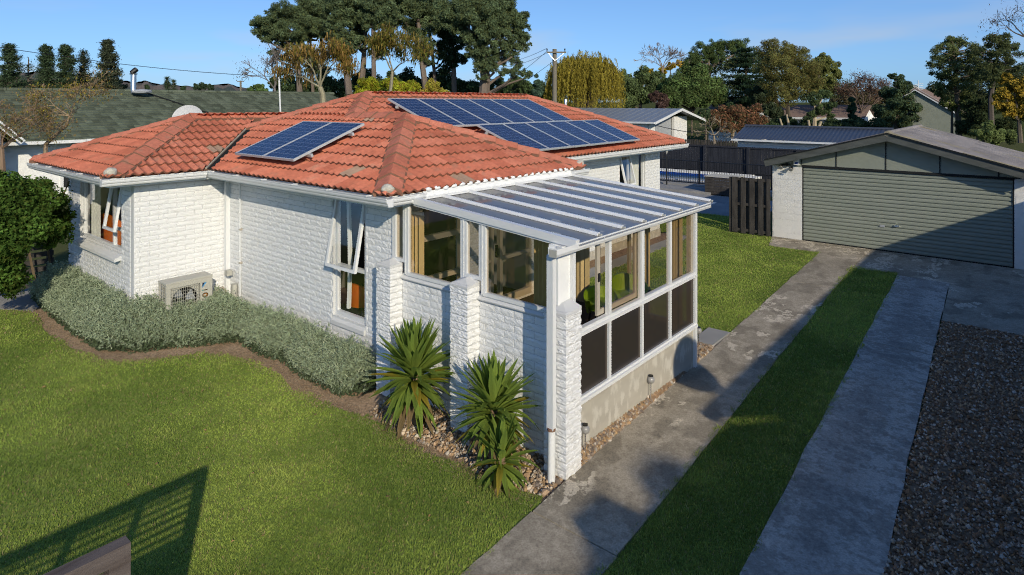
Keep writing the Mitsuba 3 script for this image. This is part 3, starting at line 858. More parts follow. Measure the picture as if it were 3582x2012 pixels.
# ridge and hip caps
def cap_line(p0, p1, na, nb, own, start=0.0, lump=False, dark=False):
    p0, p1 = np.array(p0, float), np.array(p1, float)
    L = np.linalg.norm(p1 - p0)
    d = (p1 - p0) / L
    na, nb = np.array(na, float), np.array(nb, float)
    la, lb = np.cross(na, d), np.cross(d, nb)
    for l_, n_ in ((la, na), (lb, nb)):
        pass
    if la @ (nb) > 0:
        la = -la
    if lb @ (na) > 0:
        lb = -lb
    up = (na + nb) / np.linalg.norm(na + nb)
    n = max(1, int(round((L - start) / 0.40)))
    step = (L - start) / n
    mort = []
    for i in range(n):
        a, b = p0 + d * (start + i * step), p0 + d * (start + (i + 1) * step + 0.03)
        mid = (a + b) / 2
        zo = max([ZG + TP * min(mid[0] - q[0], q[1] - mid[0], mid[1] - q[2], q[3] - mid[1]) for j, q in enumerate(RECTS) if j not in own] + [-9])
        if zo > mid[2] + 0.10:
            continue
        j0, j1 = 0.085 + r_.normal(0, 0.004), 0.062 + r_.normal(0, 0.004)
        wl = 0.165

        def ring(c, lift):
            apex = c + up * (lift + 0.040)
            return [c + la * wl + na * (lift - 0.005), c + la * 0.03 + na * (lift + 0.020) + up * 0.008, apex, c + lb * 0.03 + nb * (lift + 0.020) + up * 0.008, c + lb * wl + nb * (lift - 0.005),
                    c + lb * wl + nb * (lift - 0.05), c + la * wl + na * (lift - 0.05)]
        V = np.array(ring(a, j0) + ring(b, j1))
        m7 = 7
        F = []
        for q in range(m7):
            q2 = (q + 1) % m7
            F += [[q, q2, m7 + q2], [q, m7 + q2, m7 + q]]
        F += [[0, 6, 5], [0, 5, 4], [0, 4, 3], [0, 3, 2], [0, 2, 1]]
        F += [[7, 12, 13], [7, 11, 12], [7, 10, 11], [7, 9, 10], [7, 8, 9]]
        part('house__roof', 'ridge_tile', trimesh.Trimesh(V, F, process=False), f'tile_paint_{int(r_.choice([0, 2, 2]))}')
        # mortar bed at both sides and the pale joint at the lower end
        for l_, n_ in ((la, na), (lb, nb)):
            mort.append(beam(a + l_ * (wl + 0.012) + n_ * 0.030, b + l_ * (wl + 0.012) + n_ * 0.030, 0.035, 0.05 + r_.normal(0, 0.006), up=n_))
        mort.append(trimesh.Trimesh(np.array(ring(a - d * 0.006, j0 - 0.008) + ring(a + d * 0.004, j0 - 0.004)), F, process=False))
    if mort:
        part('house__roof', 'ridge_mortar', cat(mort), 'mortar_brown')


def fn(nx, ny):
    v = np.array([nx * TP, ny * TP, 1.0])
    return v / np.linalg.norm(v)


NW, NS, NE, NN = fn(-1, 0), fn(0, -1), fn(1, 0), fn(0, 1)
zh = lambda h: ZG + TP * h
C = lambda x, y, h: (x, y, zh(h))
cap_line(C(X1, Y1, 0), C(X1 + H2, Y1 + H2, H2), NW, NS, (1,), 0.12)
cap_line(C(XR, Y1, 0), C(X1 + H2, Y1 + H2, H2), NE, NS, (1,), 0.05)
cap_line(C(X1 + H2, Y1 + H2, H2), C(X1 + H2, YW + H2 + 0.1, H2), NW, NE, (1, 0))
cap_line(C(X1 + H2, YW + H2, H2), C(*M1, HM), NW, NS, (0, 1))
cap_line(C(XE, YW, 0), C(XE - HM, YW + HM, HM), NE, NS, (0,), 0.05)
cap_line(C(*M1, HM), C(XE - HM, YW + HM, HM), NS, NN, (0,))
cap_line(C(XE, YB, 0), C(XE - HM, YW + HM, HM), NE, NN, (0,), 0.05)
cap_line(C(X1 + kk - 0.1, YB - kk + 0.1, kk - 0.1), C(*M1, HM), NW, NN, (0, 1))
cap_line(C(XL, YL, 0), C(XL + HL, YL + HL, HL), NW, NS, (2,), 0.12)
cap_line(C(XL, YL + 2 * HL, 0), C(XL + HL, YL + HL, HL), NW, NN, (2,), 0.05)
cap_line(C(XL + HL, YL + HL, HL), C(X1 + HL + 1.2, YL + HL, HL), NS, NN, (2,))


def lump(c, r, seed, squash=(1, 1, 0.8)):
    m = trimesh.creation.icosphere(subdivisions=3, radius=r)
    v = m.vertices
    m.vertices = v * (0.75 + 0.5 * meshkit.fbm(v / r * 1.6 + seed, 3, seed))[:, None] * np.array(squash) + np.array(c)
    return m


part('house__roof', 'hip_end', lump((X1 + 0.06, Y1 + 0.06, ZG + 0.09), 0.085, 2), 'mortar_grey', smooth=True, label='pale lump of mortar closing the right hand hip')
part('house__roof', 'hip_end', lump((XL + 0.05, YL + 0.05, ZG + 0.10), 0.095, 5), 'mortar_grey', smooth=True, label='pale round mortar lump at the far left hip')
part('house__roof', 'hip_end', lump((XR - 0.04, Y1 + 0.05, ZG + 0.08), 0.10, 8, (1.2, 0.8, 0.7)), 'mortar_grey', smooth=True)
# valley tray
vd = np.array([1, 1, TP]) / math.sqrt(2 + TP * TP)
va, vb = np.array([X1, YL, ZG + 0.018]), np.array([X1 + kk, YL + kk, ZG + TP * kk + 0.018])
part('house__roof', 'valley', beam(va, vb, 0.12, 0.012), 'dark_trim')
part('house__roof', 'valley_edge', cat([beam(va + np.array([-0.055, 0.055, 0.02]), vb + np.array([-0.055, 0.055, 0.02]), 0.025, 0.02)]), 'mortar_grey')
# white scalloped flashing where the sunroom meets the eave
fl = [beam((0.37, Y1 - 0.02, 2.748), (XR - 0.43, Y1 - 0.02, 2.748), 0.015, 0.07)]
for x in np.arange(0.40, XR - 0.45, 0.165):
    fl.append(lump((x + 0.06, Y1 - 0.03, 2.80 + r_.normal(0, 0.004)), 0.055, int(x * 40), (1.0, 0.55, 0.55)))
part('house', 'flashing', cat(fl), 'white_board', smooth=40)
part('house', 'eave_board', beam((0.37, Y1 - 0.005, 2.675), (XR - 0.43, Y1 - 0.005, 2.675), 0.02, 0.08), 'taupe_metal')

# ---- windows
def frame_ring(axis, c, a0, a1, z0, z1, w, t):
    """a rectangular frame in the plane x=c (axis 0) or y=c (axis 1)"""
    bs = []
    for (p0, p1, q0, q1) in ((a0, a1, z0, z0 + w), (a0, a1, z1 - w, z1), (a0, a0 + w, z0 + w, z1 - w), (a1 - w, a1, z0 + w, z1 - w)):
        bs.append(box(c - t / 2, c + t / 2, p0, p1, q0, q1) if axis == 0 else box(p0, p1, c - t / 2, c + t / 2, q0, q1))
    return cat(bs)


def pane(axis, c, a0, a1, z0, z1):
    if axis == 0:
        v = [(c, a0, z0), (c, a1, z0), (c, a1, z1), (c, a0, z1)]
    else:
        v = [(a0, c, z0), (a1, c, z0), (a1, c, z1), (a0, c, z1)]
    return trimesh.Trimesh(v, [[0, 1, 2], [0, 2, 3]], process=False)


def hinged(axis, c, a0, a1, z0, z1, out, deg, root):
    """top-hung sash swung out by deg; out = -1 or +1 along the axis"""
    fr, gl = frame_ring(axis, c, a0, a1, z0, z1, 0.048, 0.045), pane(axis, c, a0 + 0.04, a1 - 0.04, z0 + 0.04, z1 - 0.04)
    pt = (c, 0, z1) if axis == 0 else (0, c, z1)
    d = (0, 1, 0) if axis == 0 else (1, 0, 0)
    R = trimesh.transformations.rotation_matrix(math.radians(deg) * (-out if axis == 1 else out), d, pt)
    R2 = trimesh.transformations.rotation_matrix(-math.radians(deg) * (-out if axis == 1 else out), d, pt)
    low = np.array((c, (a0 + a1) / 2, z0) if axis == 0 else ((a0 + a1) / 2, c, z0))
    ax = 0 if axis == 0 else 1
    Rm = R if ((R @ np.append(low, 1))[ax] - low[ax]) * out > 0 else R2
    sash = nm(root + '__sash')
    put(sash, fr.apply_transform(Rm), 'white_metal')
    part(root, 'sash_pane', gl.apply_transform(Rm), 'pane_clear')
    return Rm


w = 'house__window'
used[w] = 0
put(w + '__frame', cat([frame_ring(0, 0.29, 3.70, 4.52, 0.74, 2.56, 0.055, 0.06), box(0.262, 0.318, 3.755, 4.465, 1.465, 1.52), box(0.24, 0.262, 3.70, 3.755, 0.74, 2.56)]), 'white_metal')
put(w + '__pane', pane(0, 0.29, 3.755, 4.465, 0.795, 1.465), 'pane_clear')
hinged(0, 0.255, 3.74, 4.48, 1.50, 2.545, -1, 10.5, w)
put(w + '__sill', extrude_along([(0, 0.0), (0, -0.10), (0.05, -0.10), (0.16, 0.045), (0.16, 0.06), (0.13, 0.06)], (0.27, 4.50, 0.69), (0.27, 3.70, 0.69)) if False else
    trimesh.Trimesh(*(lambda: (np.array([(0.18, 4.52, 0.66), (0.27, 4.52, 0.74), (0.27, 4.52, 0.60), (0.18, 4.52, 0.60), (0.18, 3.70, 0.66), (0.27, 3.70, 0.74), (0.27, 3.70, 0.60), (0.18, 3.70, 0.60)]),
                    [[0, 1, 5], [0, 5, 4], [3, 0, 4], [3, 4, 7], [0, 3, 2], [0, 2, 1], [4, 5, 6], [4, 6, 7]]))(), process=False), 'mortar_paint')
put(w + '__curtain', tube([(0.42, 4.38 + 0.02 * math.sin(z * 3), z) for z in np.linspace(0.8, 2.5, 6)], 0.035, 5), 'curtain')
w1 = nm('house__window')
put(w1 + '__frame', cat([frame_ring(0, -1.30, 8.50, 10.72, 1.36, 2.58, 0.05, 0.06), box(-1.33, -1.27, 9.05, 9.10, 1.41, 2.53), box(-1.328, -1.272, 8.55, 9.05, 1.70, 1.74)]), 'white_metal')
put(w1 + '__pane', cat([pane(0, -1.30, 9.10, 10.67, 1.41, 2.53), pane(0, -1.30, 8.55, 9.05, 1.41, 1.70)]), 'pane_clear')
hinged(0, -1.345, 8.53, 9.08, 1.72, 2.56, -1, 9.5, w1)
put(w1 + '__sill', trimesh.Trimesh([(-1.50, 10.76, 1.26), (-1.31, 10.76, 1.35), (-1.31, 10.76, 1.24), (-1.50, 10.76, 1.21), (-1.50, 8.50, 1.26), (-1.31, 8.50, 1.35), (-1.31, 8.50, 1.24), (-1.50, 8.50, 1.21)],
                                   [[0, 1, 5], [0, 5, 4], [3, 0, 4], [3, 4, 7], [0, 3, 2], [0, 2, 1], [4, 5, 6], [4, 6, 7], [3, 7, 6], [3, 6, 2]], process=False), 'mortar_paint')
ys = np.linspace(10.30, 10.66, 40)
cv = [(-1.19 + 0.035 * math.sin((y - 10) * 90), y) for y in ys]
put(w1 + '__curtain', trimesh.Trimesh([(x, y, z) for z in (1.2, 2.55) for x, y in cv], [f for i in range(39) for f in ([i, i + 1, 41 + i], [i, 41 + i, 40 + i])], process=False), 'curtain')
w2 = nm('house__window')
put(w2 + '__frame', cat([frame_ring(1, 4.92, 9.50, 10.94, 0.95, 2.56, 0.05, 0.06), box(10.05, 10.10, 4.89, 4.95, 1.0, 2.51), box(9.55, 10.05, 4.892, 4.948, 1.68, 1.73)]), 'white_metal')
put(w2 + '__pane', cat([pane(1, 4.92, 10.10, 10.89, 1.0, 2.51), pane(1, 4.92, 9.55, 10.05, 1.0, 1.68)]), 'pane_clear')
hinged(1, 4.875, 9.52, 10.08, 1.70, 2.54, -1, 14, w2)
xs = np.linspace(10.38, 10.87, 60)
cv = [(x, 5.03 + 0.04 * math.sin((x - 10) * 75)) for x in xs]
put(w2 + '__curtain', trimesh.Trimesh([(x, y, z) for z in (0.6, 2.52) for x, y in cv], [f for i in range(59) for f in ([i, i + 1, 61 + i], [i, 61 + i, 60 + i])], process=False), 'curtain')
w3 = nm('house__window')
put(w3 + '__frame', cat([frame_ring(1, 3.07, 0.66, 1.56, 0.86, 2.50, 0.06, 0.07), box(0.72, 1.50, 3.035, 3.105, 1.96, 2.04), box(0.72, 1.50, 3.035, 3.105, 1.36, 1.43)]), 'taupe_metal')
put(w3 + '__pane', cat([pane(1, 3.07, 0.72, 1.50, 2.04, 2.44), pane(1, 3.07, 0.72, 1.50, 1.43, 1.96), pane(1, 3.07, 0.72, 1.50, 0.92, 1.36)]), 'pane_clear')
dr_ = 'house__sliding_door'
put(dr_ + '__frame', cat([frame_ring(1, 3.07, 2.05, 3.28, 0.64, 2.45, 0.055, 0.09), box(2.21, 2.27, 3.02, 3.10, 0.695, 2.395), box(2.40, 2.47, 3.0, 3.07, 0.695, 2.395), box(2.47, 3.225, 3.01, 3.07, 1.37, 1.43), box(2.105, 2.21, 3.03, 3.09, 1.38, 1.42), box(2.47, 3.225, 3.005, 3.075, 0.695, 0.76)]), 'taupe_metal')
put(dr_ + '__pane', cat([pane(1, 3.04, 2.47, 3.225, 0.76, 1.37), pane(1, 3.04, 2.47, 3.225, 1.43, 2.395), pane(1, 3.06, 2.105, 2.21, 0.695, 1.38), pane(1, 3.06, 2.105, 2.21, 1.42, 2.395)]), 'pane_clear')
put(dr_ + '__handle', box(2.30, 2.33, 2.98, 3.02, 1.45, 1.65), 'charcoal')

# ---- small fittings on the walls
part('house', 'downpipe', box(WX - 0.085, WX - 0.004, WLY - 0.135, WLY - 0.055, 0.0, 2.65), 'white_metal')
part('house', 'conduit', tube([(WX - 0.045, 7.36, 2.6), (WX - 0.045, 7.36, 0.45)], 0.014, 6), 'white_metal')
part('house', 'conduit_clip', cat([box(WX - 0.06, WX, 7.335, 7.385, z, z + 0.03) for z in (1.66, 1.05)]), 'taupe_metal')
part('house', 'junction_box', box(WX - 0.17, WX - 0.07, 7.60, 7.70, 0.80, 0.90), 'cream_plastic')
part('house', 'meter_tube', tube([(WX - 0.08, 7.50, 0.42), (WX - 0.08, 7.50, 0.66)], 0.055, 12), 'cream_plastic', smooth=40)
part('house', 'pipe', tube([(-0.18, 7.62, 0.50), (-0.08, 7.72, 0.56), (0.06, 7.80, 0.56), (0.14, 7.83, 0.46), (0.16, 7.85, 0.3)], 0.022, 7), 'interior_wall', smooth=True)

# ------------------------------------------------------------------ solar panels
def solar(corner, du, dv, n, label, group):
    """corner: lower left, du: across, dv: up the slope, n: normal; frame, glass, rail foot"""
    corner, du, dv, n = (np.array(x, float) for x in (corner, du, dv, n))
    k = nm('solar_panel')
    tag(k, label, 'solar panel', group)
    u, v = du / np.linalg.norm(du), dv / np.linalg.norm(dv)
    Lu, Lv = np.linalg.norm(du), np.linalg.norm(dv)
    fw, ft = 0.022, 0.04
    bars = [beam(corner + v * fw / 2, corner + du + v * fw / 2, fw, ft, up=n), beam(corner + dv - v * fw / 2, corner + dv + du - v * fw / 2, fw, ft, up=n),
            beam(corner + u * fw / 2 + v * fw, corner + u * fw / 2 + dv - v * fw, fw, ft, up=n), beam(corner + du - u * fw / 2 + v * fw, corner + du - u * fw / 2 + dv - v * fw, fw, ft, up=n)]
    put(k + '__frame', cat(bars), 'panel_alu')
    g0 = corner + n * 0.014
    q = [g0 + u * fw + v * fw, g0 + du - u * fw + v * fw, g0 + du - u * fw + dv - v * fw, g0 + u * fw + dv - v * fw]
    put(k + '__glass', mikit.ply(trimesh.Trimesh(q, [[0, 1, 2], [0, 2, 3]], process=False), 'solar_cell', uv=np.array([(0, 0), (1, 0), (1, 1), (0, 1)], float)), None)
    put(k + '__backing', trimesh.Trimesh([p - n * 0.025 for p in q], [[0, 1, 2], [0, 2, 3]], process=False), 'white_metal')
    feet = []
    for a in (0.2, 0.78):
        p = corner + dv * a + u * 0.02 - n * 0.048
        feet.append(beam(p - u * 0.06, p + du + u * 0.05, 0.04, 0.05, up=n))
        feet.append(beam(p + du * 0.5 - n * 0.02, p + du * 0.5 - n * 0.14, 0.04, 0.05, up=v))
    put(k + '__rail', cat(feet), 'panel_alu')
    return k


def rpt_w(x, y, off):     # on the west face of the roof
    return np.array([x, y, ZG + TP * (x - X1)]) + NW * off


def rpt_s(x, y, off):
    return np.array([x, y, ZG + TP * (y - YW)]) + NS * off


def array_row(corner, u2, W, L, tilt, count, labels_, group):
    """a row of panels on rails: corner, direction across (2-D), width, length up the slope"""
    u = np.array([u2[0], u2[1], 0.0])
    u /= np.linalg.norm(u)
    hd = np.array([-u[1], u[0], 0.0])
    sv = hd * math.cos(tilt) + np.array([0, 0, math.sin(tilt)])
    n = np.cross(u, sv)
    for i in range(count):
        solar(np.array(corner) + u * (W * i / count), u * (W / count - 0.014), sv * L, n, labels_[i], group)


GP2 = 'two solar panels on the street face of the roof'
ORD = ['first', 'second', 'third', 'fourth', 'fifth', 'sixth']
array_row((0.009, 7.218, 3.073), (-0.008, -1), 1.967, 1.47, 0.378, 2, ['left hand panel of the separate pair on the street side roof face', 'right hand panel of the separate pair on the street side roof face'], GP2)
array_row((3.222, 5.40, 3.503), (1, 0.036), 5.107, 1.56, 0.37, 6, [f'{o} solar panel from the left in the upper row below the ridge' for o in ORD], 'upper row of six solar panels')
array_row((4.40, 4.05, 3.005), (1, 0.036), 5.107, 1.38, 0.37, 6, [f'{o} solar panel from the left in the lower row above the gutter' for o in ORD], 'lower row of six solar panels')

# ------------------------------------------------------------------ the sunroom
tag('sunroom', 'white framed lean-to sunroom with ribbed sheet roof, brown glass and brick piers', 'sunroom')
SY = 0.15
SWALL = [((WX, 0.30), (WX, WFY), (-1, 0), [])]
put('sunroom__wall', cat([wall_mesh((WX, 0.12), (WX, 3.04), (-1, 0), 0.0, 1.60, (), 0.12)]), 'mortar_paint')
sitems = course_bricks((WX, 1.735), (WX, 2.88), (-1, 0), 0.0, 1.60) + course_bricks((WX, 0.295), (WX, 1.44), (-1, 0), 0.0, 1.60)


def pier_brick(seed, lx, ly, h=0.0835):
    """a brick with rough faces on the three outer sides of a pier; x from 0 (front) to lx, y centred"""
    r = np.random.default_rng(seed)
    m = trimesh.creation.box((lx, ly, h))
    m.apply_translation((lx / 2, 0, 0))
    v, f = trimesh.remesh.subdivide_to_size(m.vertices, m.faces, 0.075)
    m = trimesh.Trimesh(v, f)
    m.merge_vertices()
    v = m.vertices.copy()
    on_edge = (np.abs(np.abs(v[:, 2]) - h / 2) < 1e-4)
    cz = np.array([lx / 2, 0, 0])
    d = np.where(on_edge[:, None], 0.25, 1.0) * np.abs(r.normal(0.0050, 0.0040, (len(v), 1)))
    out = np.column_stack([np.where(v[:, 0] < 0.001, -1.0, 0), np.sign(v[:, 1]) * (np.abs(np.abs(v[:, 1]) - ly / 2) < 1e-4), v[:, 0] * 0])
    m.vertices = v + out * (d - np.where(on_edge[:, None], 0.008, 0.004)) + np.column_stack([v[:, :2] * 0, np.where(on_edge, 0, r.normal(0, 0.006, len(v)))])
    return m


PB = [pier_brick(300 + i, 0.215, 0.29) for i in range(5)]
PB_PLY = [mikit.ply(m, 'brick_paint') for m in PB]
PC = [pier_brick(320 + i, 0.29, 0.29) for i in range(5)]
PC_PLY = [mikit.ply(m, 'brick_paint') for m in PC]
for (yc, ms, ps, lx) in ((0.147, PC, PC_PLY, 0.29), (1.585, PB, PB_PLY, 0.215), (3.03, PB, PB_PLY, 0.215)):
    k = nm('sunroom__pier')
    zt = 1.79 if yc > 0.2 else 1.77
    put(k + '__core', box(0.012, lx - 0.012 if lx > 0.25 else lx, yc - 0.135, yc + 0.135, 0.0, zt), 'mortar_paint')
    for c in range(20):
        b = int(r_.integers(5))
        put(nm(k + '__brick'), ps[b], None, to=T().translate([0.0, yc + r_.normal(0, 0.002), 0.044 + c * 0.0878]))
    cap = trimesh.Trimesh([(-0.008, yc - 0.15, zt - 0.015), (-0.008, yc + 0.15, zt - 0.015), (lx, yc + 0.15, zt + 0.012), (lx, yc - 0.15, zt + 0.012), (lx * 0.55, yc, zt + 0.05), (lx, yc, zt + 0.06),
                           (-0.008, yc - 0.15, zt - 0.04), (-0.008, yc + 0.15, zt - 0.04), (lx, yc + 0.15, zt - 0.04), (lx, yc - 0.15, zt - 0.04)],
                          [[0, 4, 1], [1, 4, 2], [2, 4, 5], [5, 4, 3], [3, 4, 0], [0, 1, 7], [0, 7, 6], [1, 2, 8], [1, 8, 7], [3, 0, 6], [3, 6, 9], [2, 5, 3], [2, 3, 9], [2, 9, 8]], process=False)
    put(k + '__cap', cap, 'mortar_paint')
lay('sunroom__wall', 'brick', 'brickwork', sitems, BR_MESH, BR_PLY, 'brick_paint', 300, lambda c: True)
for (ya, yb) in ((0.30, 1.435), (1.74, 2.875)):
    part('sunroom', 'sill', trimesh.Trimesh([(WX - 0.045, ya, 1.60), (WX + 0.0, ya, 1.655), (WX + 0.0, ya, 1.59), (WX - 0.04, ya, 1.585), (WX - 0.045, yb, 1.60), (WX + 0.0, yb, 1.655), (WX + 0.0, yb, 1.59), (WX - 0.04, yb, 1.585)],
                                            [[0, 1, 5], [0, 5, 4], [3, 0, 4], [3, 4, 7], [0, 3, 2], [0, 2, 1], [4, 5, 6], [4, 6, 7], [3, 7, 6], [3, 6, 2]], process=False), 'mortar_paint')
RS0, RS1, RY0, RY1 = 2.475, 2.672, 0.10, 2.62


def rtop(y):
    return RS0 + (RS1 - RS0) * (y - RY0) / (RY1 - RY0)


# street-side glazing, plane x = .20, heads follow the roof slope
GX = 0.215
used['sunroom__side_window'] = -1


def slant_bar(y0, y1, off, h, x=GX, t=0.05):
    return beam((x, y0, rtop(y0) + off), (x, y1, rtop(y1) + off), t, h)


for (ya, yb, zb) in ((2.80, 3.04, 1.815), (1.70, 2.775, 1.645), (1.385, 1.675, 1.825), (0.30, 1.36, 1.645)):
    k = nm('sunroom__side_window')
    zt = lambda y: rtop(min(y, 2.62)) - 0.04
    put(k + '__frame', cat([box(GX - 0.03, GX + 0.03, ya, yb, zb, zb + 0.045), box(GX - 0.028, GX + 0.028, ya, ya + 0.042, zb + 0.045, zt(ya)), box(GX - 0.028, GX + 0.028, yb - 0.042, yb, zb + 0.045, zt(yb))]), 'white_metal')
    put(k + '__pane', trimesh.Trimesh([(GX, ya + 0.04, zb + 0.045), (GX, yb - 0.04, zb + 0.045), (GX, yb - 0.04, zt(yb)), (GX, ya + 0.04, zt(ya))], [[0, 1, 2], [0, 2, 3]], process=False), 'pane_bronze')
for b_ in (box(GX - 0.035, GX + 0.035, 2.777, 2.798, 1.66, 2.64), box(GX - 0.035, GX + 0.035, 1.677, 1.698, 1.66, 2.56), box(GX - 0.035, GX + 0.035, 1.362, 1.383, 1.66, 2.53), box(GX - 0.03, GX + 0.03, 3.042, 3.07, 1.80, 2.60)):
    part('sunroom', 'mullion', b_, 'white_metal')
part('sunroom', 'edge_beam', cat([slant_bar(-0.02, 2.60, 0.012, 0.085, x=0.185, t=0.07), slant_bar(0.0, 2.60, -0.045, 0.03, x=0.20, t=0.06)]), 'white_metal')
# long glazed face, plane y = .15
MX = [0.335, 1.105, 1.925, 2.745, 3.585]
put('sunroom__base', box(0.20, 3.60, 0.155, 0.30, -0.05, 0.615), 'plaster')
part('sunroom', 'corner_panel', cat([box(0.085, 0.32, 0.165, 0.19, 1.80, 2.41), box(0.085, 0.105, 0.191, 0.30, 1.80, 2.41), box(0.10, 0.20, 0.20, 0.30, 1.80, 2.44)]), 'white_board')
part('sunroom', 'sill_rail', cat([box(0.30, 3.60, SY - 0.055, SY + 0.05, 0.616, 0.655), box(0.30, 3.60, SY - 0.03, SY + 0.04, 0.656, 0.685)]), 'white_metal')
part('sunroom', 'transom', cat([box(0.32, 3.60, SY - 0.045, SY + 0.035, 1.375, 1.41), box(0.32, 3.60, SY - 0.028, SY + 0.035, 1.411, 1.452)]), 'white_metal')
part('sunroom', 'head_rail', box(0.09, 3.60, SY - 0.03, SY + 0.04, 2.39, 2.44), 'white_metal')
part('sunroom', 'corner_post', box(3.552, 3.618, SY - 0.035, SY + 0.04, 0.0, 2.44), 'white_metal')
for i, x in enumerate(MX[:4]):
    wdt = 0.028 if i != 2 else 0.040
    part('sunroom', 'mullion', box(x - wdt, x + wdt, SY - 0.028, SY + 0.03, 1.4525, 2.389), 'white_metal')
    if i:
        part('sunroom', 'mullion', box(x - 0.024, x + 0.024, SY - 0.026, SY + 0.03, 0.686, 1.374), 'white_metal')
for i in range(4):
    a, b = MX[i] + 0.03, MX[i + 1] - 0.03
    part('sunroom', 'lower_pane', pane(1, SY, a, b, 0.685, 1.376), 'pane_dark', label='dark brown lower glass')
    if i:
        part('sunroom', 'upper_pane', pane(1, SY, a, b, 1.452, 2.39), 'pane_bronze')
ss = nm('sunroom__sliding_sash')     # slid open behind the second bay
put(ss + '__frame', frame_ring(1, 0.215, 0.93, 1.91, 1.455, 2.39, 0.065, 0.03), 'taupe_metal')
put(ss + '__pane', pane(1, 0.215, 0.995, 1.845, 1.52, 2.325), 'pane_bronze')
put(ss + '__catch', box(0.945, 0.985, 0.185, 0.20, 1.86, 1.96), 'charcoal')
# far end, plane x = 3.56
part('sunroom', 'end_frame', cat([box(3.53, 3.59, 0.20, 3.04, 2.40, 2.47), box(3.53, 3.59, 0.20, 3.04, 0.60, 0.66), box(3.53, 3.59, 1.80, 1.87, 0.661, 2.399), box(3.53, 3.59, 0.195, 0.25, 0.661, 2.399), box(3.53, 3.59, 2.98, 3.04, 0.661, 2.399)]), 'taupe_metal')
part('sunroom', 'end_pane', cat([pane(0, 3.56, 0.25, 1.80, 0.66, 2.40), pane(0, 3.56, 1.87, 2.98, 0.66, 2.40)]), 'pane_clear')
part('sunroom', 'end_wall', box(3.48, 3.60, 0.31, 3.04, -0.05, 0.599), 'plaster')
part('sunroom', 'floor', box(0.36, 3.52, 0.31, 3.03, 0.50, 0.60), 'carpet')
# roof: sheets between glazing bars
BX = [0.185 + 0.538 * i for i in range(8)]
for i in range(7):
    a, b = BX[i] + 0.012, BX[i + 1] - 0.012
    V = [(a, -0.06, rtop(-0.06)), (b, -0.06, rtop(-0.06)), (b, RY1, rtop(RY1)), (a, RY1, rtop(RY1))]
    part('sunroom', 'roof_sheet', trimesh.Trimesh(V, [[0, 1, 2], [0, 2, 3]], process=False), 'roof_sheet')
for i, x in enumerate(BX):
    if i == 0:
        continue
    prof = [(-0.038, 0.002), (0.038, 0.002), (0.032, 0.022), (0.014, 0.034), (-0.014, 0.034), (-0.032, 0.022)]
    up = np.array([0, -(RS1 - RS0) / (RY1 - RY0), 1.0])
    k = nm('sunroom__glazing_bar')
    put(k, extrude_along(prof, (x, RY1, rtop(RY1)), (x, 0.05, rtop(0.05)), up=up / np.linalg.norm(up)), 'white_metal')
    part(k, 'end_cap', box(x - 0.016, x + 0.016, 0.01, 0.048, rtop(0.03) + 0.002, rtop(0.03) + 0.024), 'cream_plastic')
part('sunroom', 'head_flashing', cat([box(BX[0], BX[7] + 0.1, RY1 + 0.001, RY1 + 0.05, rtop(RY1) - 0.02, rtop(RY1) + 0.045)] + [box(BX[i] + 0.05, BX[i + 1] - 0.05, RY1 - 0.035, RY1 - 0.001, rtop(RY1) + 0.003, rtop(RY1) + 0.028) for i in range(7)]), 'white_metal')
part('sunroom', 'rafter', cat([beam((x, 0.2, rtop(0.2) - 0.05), (x, RY1, rtop(RY1) - 0.05), 0.04, 0.07) for x in BX[1:]]), 'white_metal')
gk = nm('sunroom__gutter')
put(gk, extrude_along([(0.0, 0.0), (0.085, 0.0), (0.098, 0.03), (0.098, 0.085), (0.092, 0.085), (0.090, 0.01), (0.0, 0.01)], (-0.20, 0.075, 2.395), (3.80, 0.075, 2.395)), 'white_metal')
part(gk, 'end_cap', box(-0.204, -0.200, -0.024, 0.075, 2.395, 2.475), 'cream_plastic')
part(gk, 'end_cap', box(3.80, 3.804, -0.024, 0.075, 2.395, 2.475), 'cream_plastic')
dk = nm('sunroom__downpipe')
put(dk, cat([box(-0.135, -0.075, 0.075, 0.155, 0.56, 2.392)]), 'white_metal')
part(dk, 'pvc_pipe', tube([(-0.105, 0.115, -0.02), (-0.105, 0.115, 0.55)], 0.042, 14), 'white_metal', smooth=40)
part(dk, 'joint', tube([(-0.105, 0.115, 0.545), (-0.105, 0.115, 0.575)], 0.045, 14), 'mortar_brown', smooth=40)

# blinds and furniture inside the sunroom
def blind(key, label, slats, z0, z1, axis):
    tag(key, label, 'vertical blind')
    put(key + '__head_rail', (box(slats[0][0] - 0.03, slats[-1][0] + 0.03, slats[0][1] - 0.02, slats[0][1] + 0.02, z1, z1 + 0.04) if axis == 0 else
                              box(slats[0][0] - 0.02, slats[0][0] + 0.02, slats[0][1] - 0.03, slats[-1][1] + 0.03, z1, z1 + 0.04)), 'white_metal')
    for (x, y, a) in slats:
        m = box(-0.042, 0.042, -0.002, 0.002, z0 + r_.uniform(-0.01, 0.01), z1)
        m.apply_transform(trimesh.transformations.rotation_matrix(a + r_.normal(0, 0.28), (0, 0, 1)))
        m.apply_translation((x, y, 0))
        put(nm(key + '__slat'), m, 'blind_fabric')


